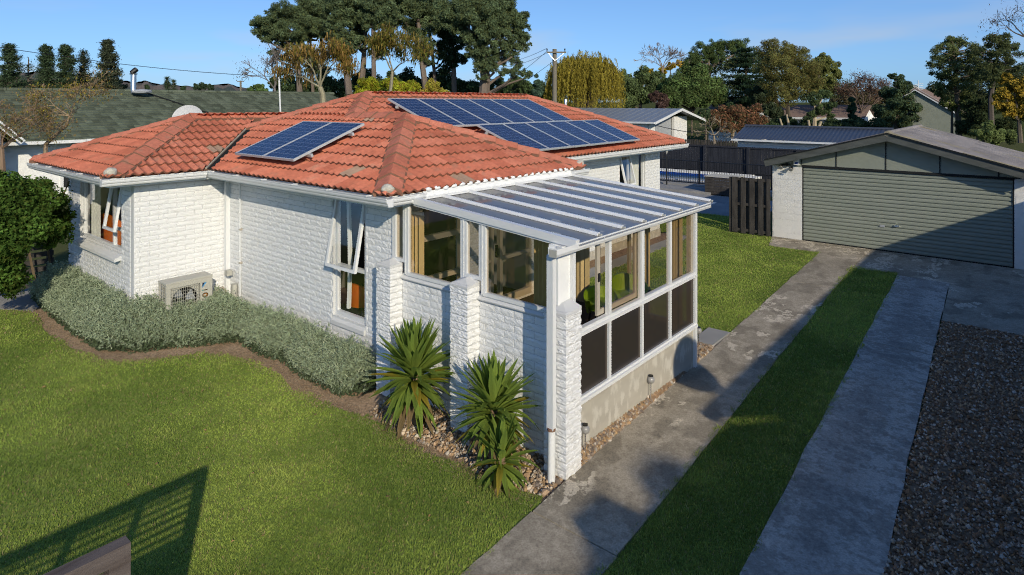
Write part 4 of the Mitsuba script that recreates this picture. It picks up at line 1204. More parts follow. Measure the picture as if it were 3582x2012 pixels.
blind('vertical_blind', 'tan vertical blind bunched behind the glass beside the corner pier', [(0.37, 0.42 + 0.065 * i, -0.45 + 0.2 * (i % 2)) for i in range(5)], 0.80, 2.42, 1)
blind('vertical_blind_001', 'tan vertical blind at the far end, left of the open doorway', [(3.45, 1.97 + 0.085 * i, 1.95) for i in range(7)], 0.66, 2.40, 1)
blind('vertical_blind_002', 'loose tan blind slats hanging right of the open doorway at the far end', [(3.45, 0.86 + 0.16 * i, 2.0) for i in range(3)], 0.70, 2.40, 1)
blind('vertical_blind_003', 'tan vertical blind gathered behind the last bay of the long glazed face', [(3.04 + 0.07 * i, 0.27 + 0.004 * i, 0.55 + 0.5 * (i % 3)) for i in range(7)], 0.66, 2.38, 0)
blind('vertical_blind_004', 'tan blind slats gathered beside the dining window in the corner at the house', [(0.40, 2.70 + 0.075 * i, -0.3) for i in range(4)], 0.9, 2.44, 1)


def tub_chair(key, label, c, rot, seatm, legm, w=0.62, h=0.72, cat_='armchair'):
    tag(key, label, cat_)
    R = trimesh.transformations.rotation_matrix(rot, (0, 0, 1))
    R[:3, 3] = c
    th = np.linspace(math.radians(-200), math.radians(20), 22)
    V, F = [], []
    for (rr, zf) in ((w / 2, 0), (w / 2 - 0.05, 0)):
        for j in range(5):
            for t_ in th:
                top = 0.42 + (h - 0.42) * (0.35 + 0.65 * max(0, -math.sin(t_)) ** 0.7)
                z = 0.30 + (top - 0.30) * j / 4
                k2 = rr * (0.86 + 0.14 * j / 4)
                V.append((k2 * math.cos(t_), k2 * math.sin(t_) * 0.95, z))
    n = len(th)
    for s_ in range(2):
        for j in range(4):
            for i in range(n - 1):
                q = s_ * 5 * n + j * n + i
                F += [[q, q + 1, q + n + 1], [q, q + n + 1, q + n]]
    for i in range(n - 1):
        q, q2 = 4 * n + i, 9 * n + i
        F += [[q, q + 1, q2 + 1], [q, q2 + 1, q2]]
    put(key + '__backrest', trimesh.Trimesh(V, F, process=False).apply_transform(R), seatm, smooth=50)
    s = trimesh.creation.cylinder(radius=w / 2 - 0.06, height=0.1, sections=24)
    s.apply_translation((0, 0, 0.40))
    put(key + '__seat', s.apply_transform(R), seatm, smooth=40)
    for a in (0.8, 2.35, 3.9, 5.5):
        put(nm(key + '__leg'), tube([(0.2 * math.cos(a), 0.2 * math.sin(a), 0.34), (0.25 * math.cos(a), 0.25 * math.sin(a), 0.0)], 0.014, 6).apply_transform(R), legm)


tub_chair('armchair', 'lime green tub chair behind the third bay of the sunroom glass', (3.12, 0.98, 0.60), 2.6, 'lime_plastic', 'charcoal', 0.66, 0.70)
tub_chair('armchair_001', 'lime green tub chair half hidden by the mullion of the second bay', (2.55, 1.12, 0.60), 2.4, 'lime_plastic', 'charcoal', 0.56, 0.62)
# orange chairs inside the house
tub_chair('lounge_chair', 'orange winged lounge chair seen through the street window at far left', (-0.72, 10.62, 0.50), -1.2, 'orange_plastic', 'charcoal', 0.78, 1.28, 'lounge chair')
tub_chair('lounge_chair_001', 'orange chair behind the lower pane of the tall open window', (0.80, 4.55, 0.44), -1.5, 'orange_plastic', 'charcoal', 0.52, 0.68, 'lounge chair')

# ------------------------------------------------------------------ air conditioner
tag('air_conditioner', 'cream outdoor air conditioner unit standing behind the grey-green hedge', 'air conditioner')
ax0, ax1, ay0, ay1, az0, az1 = -1.07, -0.30, 7.42, 7.74, 0.30, 0.94
put('air_conditioner__body', cat([box(ax0, ax1, ay0, ay0 + 0.02, az0, 0.36), box(ax0, -1.00, ay0, ay0 + 0.02, 0.361, 0.84), box(-0.51, ax1, ay0, ay0 + 0.02, 0.361, 0.84), box(ax0, ax1, ay0, ay0 + 0.02, 0.841, az1 - 0.03),
                                  box(ax0, ax1, ay1 - 0.02, ay1, az0, az1 - 0.03), box(ax1 - 0.02, ax1, ay0 + 0.021, ay1 - 0.021, az0, az1 - 0.03), box(ax0, ax1, ay0 + 0.021, ay1 - 0.021, az0, az0 + 0.02)]), 'cream_plastic')
put('air_conditioner__lid', extrude_along([(-0.335, 0.0), (0.005, 0.0), (0.005, 0.022), (-0.01, 0.032), (-0.32, 0.032), (-0.335, 0.022)], (ax0 - 0.006, ay0, az1 - 0.029), (ax1 + 0.006, ay0, az1 - 0.029)), 'cream_plastic')
put('air_conditioner__side_grille', cat([box(ax0, ax0 + 0.012, ay0 + 0.03 + 0.07 * i, ay0 + 0.045 + 0.07 * i, az0, az1 - 0.03) for i in range(5)] + [box(ax0, ax0 + 0.012, ay0 + 0.021, ay1 - 0.021, az0 + 0.06 + 0.085 * j, az0 + 0.072 + 0.085 * j) for j in range(7)]), 'cream_plastic')
put('air_conditioner__core', box(ax0 + 0.05, ax1 - 0.03, ay0 + 0.16, ay1 - 0.03, az0 + 0.03, az1 - 0.04), 'charcoal')
put('air_conditioner__fan_panel', cat([box(-1.0, -0.51, ay0 + 0.035, ay0 + 0.05, 0.361, 0.84)]).difference(trimesh.creation.cylinder(radius=0.215, height=0.3, sections=40).apply_transform(trimesh.transformations.rotation_matrix(math.pi / 2, (1, 0, 0))).apply_translation((-0.755, ay0 + 0.04, 0.60)), engine='manifold'), 'cream_plastic')
fan = []
for i in range(3):
    a = i * 2 * math.pi / 3
    fan.append(trimesh.Trimesh([(-0.755 + rr * math.cos(a + da), ay0 + 0.09 + dy, 0.60 + rr * math.sin(a + da)) for rr, da, dy in ((0.05, -.4, 0), (0.2, -.2, -.02), (0.205, 0.75, 0.04), (0.05, 0.6, .03))], [[0, 1, 2], [0, 2, 3]], process=False))
put('air_conditioner__fan', cat(fan), 'house_grey')
put('air_conditioner__fan_guard', cat([box(-1.0 + 0.035 * i - 0.0022, -1.0 + 0.035 * i + 0.0022, ay0 - 0.006, ay0 - 0.001, 0.36, 0.84) for i in range(15)] + [box(-1.0, -0.51, ay0 - 0.011, ay0 - 0.007, 0.38 + 0.055 * j, 0.384 + 0.055 * j) for j in range(9)]), 'cream_plastic')


def decal(poly, y, name, key):
    m = trimesh.creation.extrude_polygon(Polygon(poly), 0.002, engine='earcut')
    M = np.array([[1, 0, 0, 0], [0, 0, -1, y], [0, 1, 0, 0], [0, 0, 0, 1]], float)
    put(nm('air_conditioner__' + key), m.apply_transform(M), name)


plastic('emblem_navy', (0.01, 0.03, 0.12), 0.3)
plastic('emblem_cyan', (0.10, 0.42, 0.72), 0.3)
plastic('sticker_gold', (0.36, 0.17, 0.04), 0.2)
plastic('sticker_dark', (0.06, 0.028, 0.016), 0.2)
plastic('teal_print', (0.06, 0.34, 0.33), 0.3)
decal([(-0.475, 0.83), (-0.43, 0.83), (-0.475, 0.765)], ay0 - 0.001, 'emblem_navy', 'emblem')
decal([(-0.43, 0.832), (-0.40, 0.832), (-0.475, 0.742), (-0.475, 0.764)], ay0 - 0.001, 'emblem_cyan', 'emblem')
decal([(-0.475, 0.690), (-0.45, 0.690), (-0.45, 0.705), (-0.475, 0.705)], ay0 - 0.001, 'teal_print', 'print')
decal([(-0.448, 0.690), (-0.385, 0.690), (-0.385, 0.705), (-0.448, 0.705)], ay0 - 0.001, 'sticker_dark', 'print')
el = lambda cx, cz, a, b: [(cx + a * math.cos(t), cz + b * math.sin(t)) for t in np.linspace(0, 2 * math.pi, 25)[:-1]]
decal(el(-0.425, 0.610, 0.052, 0.042), ay0 - 0.001, 'sticker_dark', 'sticker')
decal(el(-0.425, 0.610, 0.043, 0.033), ay0 - 0.003, 'sticker_gold', 'sticker')
decal(el(-0.430, 0.612, 0.026, 0.014), ay0 - 0.005, 'cream_plastic', 'sticker')
put('air_conditioner__valve_cover', box(ax1, ax1 + 0.05, ay0 + 0.10, ay1 - 0.05, 0.32, 0.52), 'cream_plastic')
put('air_conditioner__foot', cat([box(-0.98, -0.92, 7.40, 7.76, -0.01, 0.30), box(-0.46, -0.40, 7.40, 7.76, -0.01, 0.30)]), 'house_grey')

# ------------------------------------------------------------------ garage
tag('garage', 'double garage with grey-green ribbed door, painted block piers and low gable roof', 'garage')
GXF = 13.85
put('garage__wall', cat([box(GXF + 0.012, 14.05, 1.36, 2.19, -0.05, 2.16), box(GXF + 0.012, 14.05, -4.25, -3.43, -0.05, 2.16), box(14.05, 19.5, 2.05, 2.19, -0.05, 2.22), box(14.05, 19.5, -4.25, -4.11, -0.05, 2.22), box(19.36, 19.5, -4.11, 2.05, -0.05, 2.3)]), 'block_paint')


def block(L):
    m = box(-L / 2 + 0.003, L / 2 - 0.003, 0, 0.02, -0.096, 0.096)
    return m


bw, bh = block(0.39), block(0.19)
ms_ = {}
for (ya, yb) in ((1.36, 2.19), (-4.25, -3.43)):
    for r in range(11):
        y = ya + (0.0 if r % 2 == 0 else -0.2)
        while y < yb - 0.02:
            a, b = max(y, ya), min(y + 0.4, yb)
            if b - a > 0.04:
                L = round(b - a, 2)
                if L not in ms_:
                    ms_[L] = mikit.ply(box(-L / 2 + 0.002, L / 2 - 0.002, -0.013, 0.004, -0.0965, 0.0965), 'block_paint')
                M = np.eye(4)
                M[:3, 0], M[:3, 1] = [0, 1, 0], [-1, 0, 0]
                M[:3, 3] = [GXF + 0.012 - r_.uniform(0, 0.003), (a + b) / 2, 0.06 + 0.197 * r]
                put(nm('garage__wall__block'), ms_[L], None, to=T(M))
            y += 0.4
GS, GR, GYC = 0.278, 3.13, -0.83


def groof(y):
    return GR - GS * abs(y - GYC)


BAT = [1.37, 0.46, -0.748, -1.948, -3.134, -4.25]
for a, b in zip(BAT[1:], BAT[:-1]):
    ys_ = sorted({a + 0.012, b - 0.012} | ({GYC} if a < GYC < b else set()))
    top = [(y, groof(y) - 0.10) for y in ys_]
    poly = [(ys_[0], 2.19)] + top + [(ys_[-1], 2.19)]
    m = trimesh.creation.extrude_polygon(Polygon(poly), 0.02, engine='earcut')
    M = np.array([[0, 0, 1, GXF - 0.01], [1, 0, 0, 0], [0, 1, 0, 0], [0, 0, 0, 1]], float)
    part('garage', 'gable_panel', m.apply_transform(M), 'grey_paint')
m = trimesh.creation.extrude_polygon(Polygon([(1.38, 2.13), (2.19, 2.13), (2.25, groof(2.25) - 0.06), (1.38, groof(1.38) - 0.10)]), 0.02, engine='earcut')
part('garage', 'gable_panel', m.apply_transform(np.array([[0, 0, 1, GXF - 0.012], [1, 0, 0, 0], [0, 1, 0, 0], [0, 0, 0, 1]], float)), 'grey_paint')
part('garage', 'gable_backing', trimesh.creation.extrude_polygon(Polygon([(-4.25, 2.17), (2.25, 2.17), (2.25, groof(2.25) - 0.09), (GYC, GR - 0.10), (-4.25, groof(-4.25) - 0.09)]), 0.05, engine='earcut').apply_transform(np.array([[0, 0, 1, GXF + 0.012], [1, 0, 0, 0], [0, 1, 0, 0], [0, 0, 0, 1]], float)), 'dark_trim')
for y in BAT[1:-1]:
    part('garage', 'batten', box(GXF - 0.022, GXF - 0.0105, y - 0.013, y + 0.013, 2.19, groof(y) - 0.11), 'dark_trim')
for s in (1, -1):
    y1 = GYC + s * 3.13
    part('garage', 'barge_board', beam((13.48, GYC + s * 0.001, GR - 0.055), (13.48, y1, groof(y1) - 0.055), 0.03, 0.19), 'barge_paint')
    part('garage', 'barge_cap', beam((13.47, GYC, GR + 0.055), (13.47, y1, groof(y1) + 0.055), 0.09, 0.03), 'dark_trim')
    part('garage', 'gable_soffit', trimesh.Trimesh([(13.5, GYC, GR - 0.09), (13.85, GYC, GR - 0.09), (13.85, y1, groof(y1) - 0.09), (13.5, y1, groof(y1) - 0.09)], [[0, 1, 2], [0, 2, 3]], process=False), 'grey_paint')
    # corrugated sheets, two rows a side, each lapped over the next
    for row in range(2):
        ya, yb = (0.0, 1.62) if row == 0 else (1.52, 3.16)
        for c in range(6):
            x0, x1 = 13.46 + c * 1.04, 13.46 + (c + 1) * 1.04 + 0.05
            xs = np.linspace(x0, x1, 43)
            h = 0.022 * np.sin((xs - 13.46) * 2 * math.pi / 0.177) + (0.012 if row == 0 else 0.0) + 0.003 * (c % 2) + r_.normal(0, 0.002)
            V = [(x, GYC + s * q, GR + 0.05 - GS * q + hh) for q in (ya, yb) for x, hh in zip(xs, h)]
            n = len(xs)
            F = [f for i in range(n - 1) for f in ([i, i + 1, n + i + 1], [i, n + i + 1, n + i])]
            part('garage', 'roof_sheet', trimesh.Trimesh(V, F, process=False), 'fibro', smooth=60)
for c in range(4):
    part('garage', 'ridge_cap', tube([(13.46 + c * 1.57, GYC, GR + 0.045), (13.46 + c * 1.57 + 1.60, GYC, GR + 0.045 + 0.004)], 0.075, 10), 'fibro', smooth=40)
# door: one entry per rib
tag_door = 'garage__door'
for i in range(20):
    z0 = 0.02 + i * 0.1055
    prof = [(0.0, 0.0), (-0.022, 0.016), (-0.026, 0.045), (-0.022, 0.080), (0.0, 0.094), (0.006, 0.1055), (0.03, 0.1055), (0.03, 0.0)]
    put(nm('garage__door__rib'), extrude_along([(-a, b) for a, b in prof], (13.905, 1.33, z0), (13.905, -3.40, z0)), 'door_paint')
put('garage__door__handle', cat([box(13.85, 13.88, -1.05, -0.93, 0.70, 0.73), tube([(13.84, -0.99, 0.715), (13.88, -0.99, 0.715)], 0.03, 8)]), 'steel')
put('garage__door__lock_plate', box(13.872, 13.88, -0.72, -0.60, 0.64, 0.70), 'house_grey')
part('garage', 'door_track', cat([box(13.86, 13.93, 1.332, 1.36, 0.0, 2.15), box(13.86, 13.93, -3.43, -3.402, 0.0, 2.15)]), 'dark_trim')
part('garage', 'door_head', cat([box(13.835, 13.93, -3.43, 1.36, 2.13, 2.188)]), 'dark_trim')
part('garage', 'door_seal', cat([box(13.865, 13.93, -3.40, 1.33, 0.005, 0.022)]), 'dark_trim')
tag('security_light', 'twin head black and silver security light under the left garage eave', 'light')
put('security_light__bracket', cat([box(13.78, 13.85, 1.74, 1.80, 2.13, 2.22), tube([(13.76, 1.88, 2.17), (13.76, 1.64, 2.17)], 0.02, 8)]), 'charcoal')
for y, dz in ((1.90, -0.02), (1.62, -0.06)):
    h = trimesh.creation.cone(radius=0.065, height=0.14, sections=14)
    h.apply_transform(trimesh.transformations.rotation_matrix(math.radians(60), (0, 1, 0)))
    h.apply_translation((13.70, y, 2.13 + dz))
    k = nm('security_light__lamp')
    put(k, h, 'charcoal', smooth=40)
    put(k + '__lens', tube([(13.672, y, 2.115 + dz), (13.652, y, 2.103 + dz)], 0.058, 14), 'chrome', smooth=40)
tag('alarm_box', 'white alarm box with a blue label beside the garage door head', 'alarm')
put('alarm_box__case', box(13.76, 13.838, 1.42, 1.57, 2.18, 2.46), 'white_metal')
put('alarm_box__blue_label', box(13.757, 13.7595, 1.45, 1.53, 2.21, 2.27), 'pool_blue')
tag('slat_gate', 'dark weathered hit-and-miss timber gate beside the garage', 'gate')
for i, (a, b) in enumerate([(3.33, 3.17), (3.06, 2.92), (2.80, 2.66), (2.54, 2.40), (2.30, 2.20)]):
    put(nm('slat_gate__board'), box(13.66, 13.685, b, a, 0.02 + r_.uniform(0, .02), 1.72 + r_.normal(0, 0.006)), 'dark_timber')
for i, (a, b) in enumerate([(3.175, 3.04), (2.92, 2.79), (2.66, 2.53), (2.40, 2.27)]):
    put(nm('slat_gate__board'), box(13.735, 13.76, b - 0.02, a + 0.02, 0.04, 1.70), 'dark_timber')
for z in (0.08, 0.86, 1.62):
    put(nm('slat_gate__rail'), box(13.686, 13.734, 2.20, 3.33, z, z + 0.08), 'dark_timber')
put('slat_gate__post', box(13.69, 13.78, 3.335, 3.43, -0.05, 1.70), 'dark_timber')

# ------------------------------------------------------------------ pool, fences at the back
tag('swimming_pool', 'small raised swimming pool with a blue waterline band behind the bar fence', 'pool')
put('swimming_pool__coping', cat([box(23.65, 26.4, 6.6, 6.95, 0.05, 0.32), box(26.1, 26.45, 6.96, 15, 0.05, 0.36), box(23.65, 23.95, 6.96, 15, 0.0, 0.20)]), 'block_paint')
put('swimming_pool__liner', cat([box(26.06, 26.099, 6.96, 15, 0.08, 0.24), box(23.96, 26.05, 6.951, 6.96, 0.0, 0.2)]), 'pool_blue')
put('swimming_pool__water', sheet([(23.95, 6.96), (26.06, 6.96), (26.06, 15), (23.95, 15)], 0.10), 'water')
tag('pool_fence', 'low black metal bar fence around the pool', 'fence')
FX = 22.75
used['pool_fence__bar'] = -1
for y in np.arange(5.0, 13.2, 0.115):
    put(nm('pool_fence__bar'), box(FX - 0.009, FX + 0.009, y - 0.009, y + 0.009, 0.20, 1.22), 'charcoal')
for y in (4.95, 8.27 + 0.0, 10.7, 13.2):
    put(nm('pool_fence__post'), box(FX - 0.03, FX + 0.03, y - 0.03, y + 0.03, 0.0, 1.34), 'charcoal')
for z in (0.18, 1.20):
    put(nm('pool_fence__rail'), box(FX - 0.02, FX + 0.02, 4.95, 13.2, z, z + 0.04), 'charcoal')
tag('tall_fence', 'tall black vertical board fence behind the pool', 'fence')
TX = 26.9
y = 3.2
while y < 17:
    w_ = 0.148
    put(nm('tall_fence__board'), box(TX + r_.uniform(-0.004, 0.004), TX + 0.022, y, y + w_ - 0.008, 0.05, 1.62), 'black_timber')
    y += w_
for y in (5.0, 7.4, 9.7, 12.2, 14.6):
    put(nm('tall_fence__post'), box(TX - 0.14, TX - 0.005, y - 0.07, y + 0.07, 0.0, 1.68), 'black_timber')
put('tall_fence__rail', box(TX - 0.05, TX + 0.06, 3.2, 17, 1.625, 1.70), 'black_timber')
put(nm('tall_fence__rail') if False else 'tall_fence__rail_001', box(TX - 0.045, TX - 0.006, 3.2, 17, 0.35, 0.44), 'black_timber')
tag('wall_lantern', 'old style glass lantern on a thin post near the pool corner', 'lantern')
put('wall_lantern__post', tube([(22.0, 9.55, 0.0), (22.0, 9.55, 1.50)], 0.035, 8), 'charcoal')
put('wall_lantern__glass', trimesh.creation.cone(radius=0.12, height=0.30, sections=6).apply_transform(trimesh.transformations.rotation_matrix(math.pi, (1, 0, 0))).apply_translation((22.0, 9.55, 1.82)), 'cream_plastic')
put('wall_lantern__cap', trimesh.creation.cone(radius=0.13, height=0.12, sections=6).apply_translation((22.0, 9.55, 1.82)), 'charcoal')
tag('pump_box', 'dark horizontal board pump box with a pale lid beside the pool', 'box')
for i in range(6):
    put(nm('pump_box__board'), cat([box(20.86, 20.885, 5.9, 7.2, 0.02 + i * 0.125, 0.02 + i * 0.125 + 0.115), box(20.886, 21.9, 7.175, 7.2, 0.02 + i * 0.125, 0.02 + i * 0.125 + 0.115), box(20.886, 21.9, 5.9, 5.925, 0.02 + i * 0.125, 0.02 + i * 0.125 + 0.115)]), 'dark_timber')
put('pump_box__lid', box(20.83, 21.95, 5.88, 7.24, 0.775, 0.80), 'mortar_grey')

# ------------------------------------------------------------------ left fence, front fence
tag('slat_fence', 'low dark fence of horizontal slats under the green creeper at far left', 'fence')
for i in range(9):
    put(nm('slat_fence__slat'), box(-4.6, WLX - 0.02, 12.40, 12.425, 0.10 + i * 0.155, 0.10 + i * 0.155 + 0.10), 'dark_timber')
for x in (-1.46, -2.9, -4.4):
    put(nm('slat_fence__post'), box(x - 0.045, x + 0.045, 12.426, 12.52, -0.05, 1.55), 'dark_timber')
tag('front_fence', 'brown stained timber fence with slatted top in the near left corner', 'fence')
FY, FX1 = -0.10, -4.195
FT = 1.70
put('front_fence__top_board', box(FX1 - 3.2, FX1 + 0.0, FY - 0.06, FY + 0.02, FT - 0.085, FT), 'stain_timber')
put('front_fence__end_post', box(FX1 - 0.10, FX1 + 0.001, FY - 0.055, FY + 0.015, -0.05, FT - 0.0855), 'stain_timber')
for i in range(6):
    z = FT - 0.146 - i * 0.060
    put(nm('front_fence__slat'), box(FX1 - 3.2, FX1 - 0.101, FY - 0.035, FY - 0.012, z, z + 0.026), 'stain_timber')
for i, x in enumerate((FX1 - 0.62, FX1 - 1.20, FX1 - 1.78, FX1 - 2.36)):
    put(nm('front_fence__batten'), box(x - 0.035, x + 0.035, FY - 0.011, FY + 0.012, FT - 0.48, FT - 0.086), 'stain_timber')
for i in range(7):
    x = FX1 - 0.101 - i * 0.452
    put(nm('front_fence__board'), box(x - 0.446, x, FY - 0.03, FY - 0.005, 0.02, FT - 0.475), 'stain_timber')
put('front_fence__bolt', cat([lump((FX1 - 0.62, FY + 0.02, FT - 0.30), 0.018, 1), lump((FX1 - 0.30, FY + 0.02, FT - 0.2), 0.012, 2)]), 'steel', smooth=True)

# ------------------------------------------------------------------ garden stake lights
SL = [(0.50, 0.09, 0.33, 'steel ball stake light nearest the sunroom corner pier'), (2.12, 0.115, 0.33, 'steel ball stake light halfway along the sunroom pebble strip'),
      (3.72, 0.24, 0.33, 'pale stake light standing in the round shadow at the far sunroom corner'), (4.42, 0.44, 0.26, 'shaded stake light by the square paver past the sunroom')]
for (x, y, h, lab) in SL:
    k = nm('garden_light')
    tag(k, lab, 'garden light', 'stake lights along the pebble strip')
    put(k + '__stake', tube([(x, y, 0.0), (x + 0.004, y, h - 0.06)], 0.009, 8), 'steel', smooth=40)
    b = trimesh.creation.icosphere(subdivisions=2, radius=0.052)
    put(k + '__ball', b.apply_translation((x + 0.004, y, h - 0.01)), 'chrome', smooth=True)
    put(k + '__cap', tube([(x + 0.004, y, h + 0.036), (x + 0.004, y, h + 0.05)], 0.03, 10), 'charcoal')

# ------------------------------------------------------------------ satellite dish on the house
tag('satellite_dish', 'pale round satellite dish showing above the left ridge of the tiled roof', 'satellite dish')
dc = np.array([2.48, 15.0, 3.50])
th = np.linspace(0, 2 * np.pi, 33)[:-1]
V = [(0, 0, 0)] + [(r * math.cos(t), r * math.sin(t), 0.35 * r * r) for r in (0.2, 0.36, 0.46) for t in th]
F = [[0, 1 + i, 1 + (i + 1) % 32] for i in range(32)] + [f for j in range(2) for i in range(32) for f in ([1 + j * 32 + i, 1 + (j + 1) * 32 + i, 1 + (j + 1) * 32 + (i + 1) % 32], [1 + j * 32 + i, 1 + (j + 1) * 32 + (i + 1) % 32, 1 + j * 32 + (i + 1) % 32])]
dish = trimesh.Trimesh(V, F, process=False)
face = np.array([-0.55, -0.75, 0.35])
DM = trimesh.geometry.align_vectors([0, 0, 1], face / np.linalg.norm(face))
DM[:3, 3] = dc
plastic('dish_grey', (0.60, 0.61, 0.64), 0.3)
put('satellite_dish__dish', dish.copy().apply_scale(0.92).apply_transform(DM), 'dish_grey', smooth=True)
put('satellite_dish__mast', tube([(dc[0] + 0.1, dc[1] + 0.15, 0.0), (dc[0] + 0.1, dc[1] + 0.15, 3.5), dc + np.array([0.02, 0.03, 0.0])], 0.03, 8), 'house_grey')
put('satellite_dish__arm', tube([dc + np.array([0.1, 0, -0.4]), dc + face * 0.5], 0.012, 6), 'house_grey')

# ------------------------------------------------------------------ the neighbour to the right, whose eave shades the driveway
tag('shade_house', 'neighbouring house beyond the gravel yard whose eave shades the driveway', 'house')
put('shade_house__wall', cat([box(-7.5, 12.4, -12.3, -6.05, -0.05, 2.45)]), 'plaster')
for (xa, xb, e) in ((-0.6, 12.9, 0.0), (-9.0, -0.605, -0.38)):
    yr = [(-5.60 + e, 2.60), (-9.2, 3.75), (-12.8, 2.60)]
    for i in range(2):
        a, b = yr[i], yr[i + 1]
        slabq = [(xa, a[0], a[1]), (xb, a[0], a[1]), (xb, b[0], b[1]), (xa, b[0], b[1])]
        V = np.array(slabq + [(p[0], p[1], p[2] - 0.06) for p in slabq])
        part('shade_house', 'roof', trimesh.Trimesh(V, [[0, 1, 2], [0, 2, 3], [4, 6, 5], [4, 7, 6], [0, 4, 5], [0, 5, 1], [1, 5, 6], [1, 6, 2], [3, 2, 6], [3, 6, 7], [0, 3, 7], [0, 7, 4]], process=False), 'brown_roof')
    part('shade_house', 'gutter', box(xa, xb, -5.61 + e, -5.49 + e, 2.50, 2.60), 'white_metal')
part('shade_house', 'chimney', box(-4.35, -3.85, -7.6, -7.1, 2.7, 3.48), 'plaster')
part('shade_house', 'window', box(2.0, 3.8, -6.07, -6.04, 1.0, 2.2), 'charcoal')
tag('satellite_dish_001', 'satellite dish on the eave of the shading house casting a round shadow', 'satellite dish')
DM2 = trimesh.geometry.align_vectors([0, 0, 1], [-0.62, -0.62, 0.48])
DM2[:3, 3] = [0.12, -5.40, 2.98]
put('satellite_dish_001__dish', dish.copy().apply_scale(0.85).apply_transform(DM2), 'cream_plastic', smooth=True)
put('satellite_dish_001__mast', tube([(0.28, -5.55, 2.45), (0.24, -5.42, 2.75), (0.16, -5.38, 2.95)], 0.022, 7), 'house_grey')

# ------------------------------------------------------------------ plants: tools
def unit(r, n):
    v = r.normal(size=(n, 3))
    return v / np.linalg.norm(v, axis=1, keepdims=True)


class Leaves:
    """collects leaf triangles with a colour each"""

    def __init__(self):
        self.v, self.c = [], []

    def add(self, pos, nrm, size, colr, r, aspect=0.5, axis=None):
        """one pointed triangle a leaf at pos, lying across nrm; size (n,)"""
        n = len(pos)
        if axis is None:
            axis = unit(r, n)
        ax = axis - nrm * np.sum(axis * nrm, 1, keepdims=True)
        ax /= np.linalg.norm(ax, axis=1, keepdims=True) + 1e-9
        sd = np.cross(nrm, ax)
        s = np.broadcast_to(size, (n,))[:, None]
        a = pos - ax * s * 0.5 - sd * s * aspect * 0.5
        b = pos - ax * s * 0.5 + sd * s * aspect * 0.5
        self.v.append(np.stack([a, b, pos + ax * s * 0.5], 1).reshape(-1, 3))
        self.c.append(np.repeat(np.clip(colr, 0.002, 1), 3, 0))

    def put(self, key, bsdf='leaf'):
        v, c = np.vstack(self.v), np.vstack(self.c)
        put(key, (v, np.arange(len(v)).reshape(-1, 3)), bsdf, color=c)


def blob_leaves(L, r, centers, radii, n, size, base, var=0.25, squash=0.85, tint=None, shell=(0.55, 1.05), up=0.25, aspect=0.55, clump_var=0.18):
    centers, radii = np.asarray(centers, float), np.asarray(radii, float)
    w = radii ** 2
    k = r.choice(len(centers), n, p=w / w.sum())
    d = unit(r, n)
    rad = shell[0] + (shell[1] - shell[0]) * r.random(n) ** 0.6
    off = d * (rad * radii[k])[:, None] * np.array([1, 1, squash])
    pos = centers[k] + off
    nr = d * 0.7 + unit(r, n) * 0.75 + np.array([0, 0, up])
    nr /= np.linalg.norm(nr, axis=1, keepdims=True)
    kb = 1 + clump_var * r.normal(size=len(centers))
    c = 2.3 * np.asarray(base)[None] * (kb[k] * (1 + var * r.normal(size=n)))[:, None]
    if tint is not None:
        t = r.random((n, 1)) < tint[1]
        c = np.where(t, np.asarray(tint[0]) * (1 + 0.3 * r.normal(size=(n, 1))), c)
    L.add(pos, nr, size * r.uniform(0.6, 1.4, n), c, r, aspect)


def limbs(r, start, direction, length, radius, depth, out, spread=0.6, gravity=0.0, tips=None, shrink=0.72, kids=(2, 3), segs=4, wob=0.12):
    """recursive branching; appends (points, radii) to out and end points to tips"""
    d = np.asarray(direction, float)
    d /= np.linalg.norm(d)
    pts, p = [np.asarray(start, float)], np.asarray(start, float)
    for i in range(segs):
        d = d + r.normal(0, wob, 3) + np.array([0, 0, gravity])
        d /= np.linalg.norm(d)
        p = p + d * length / segs
        pts.append(p)
    rad = np.linspace(radius, radius * 0.62, segs + 1)
    out.append((pts, rad))
    if depth == 0:
        if tips is not None:
            tips.append(p)
        return
    for i in range(r.integers(kids[0], kids[1] + 1)):
        nd = d + unit(r, 1)[0] * spread
        at_ = pts[-1] if i < 2 else pts[r.integers(segs // 2, segs)]
        limbs(r, at_, nd, length * shrink * r.uniform(0.75, 1.15), radius * 0.6, depth - 1, out, spread, gravity, tips, shrink, kids, segs, wob)


def wood_mesh(parts, colr, sides=5, r=None, minr=0.0):
    ms = [tube(p, np.maximum(q, minr), sides if q[0] > 0.03 else 3, cap=False) for p, q in parts]
    m = cat(ms)
    c = np.tile(np.asarray(colr, float), (len(m.vertices), 1))
    rr = np.random.default_rng(5)
    return m, c * rr.uniform(0.75, 1.2, (len(c), 1))


def put_wood(key, parts, colr, sides=5, minr=0.0):
    m, c = wood_mesh(parts, colr, sides, minr=minr)
    put(key, m, 'bark', color=c)


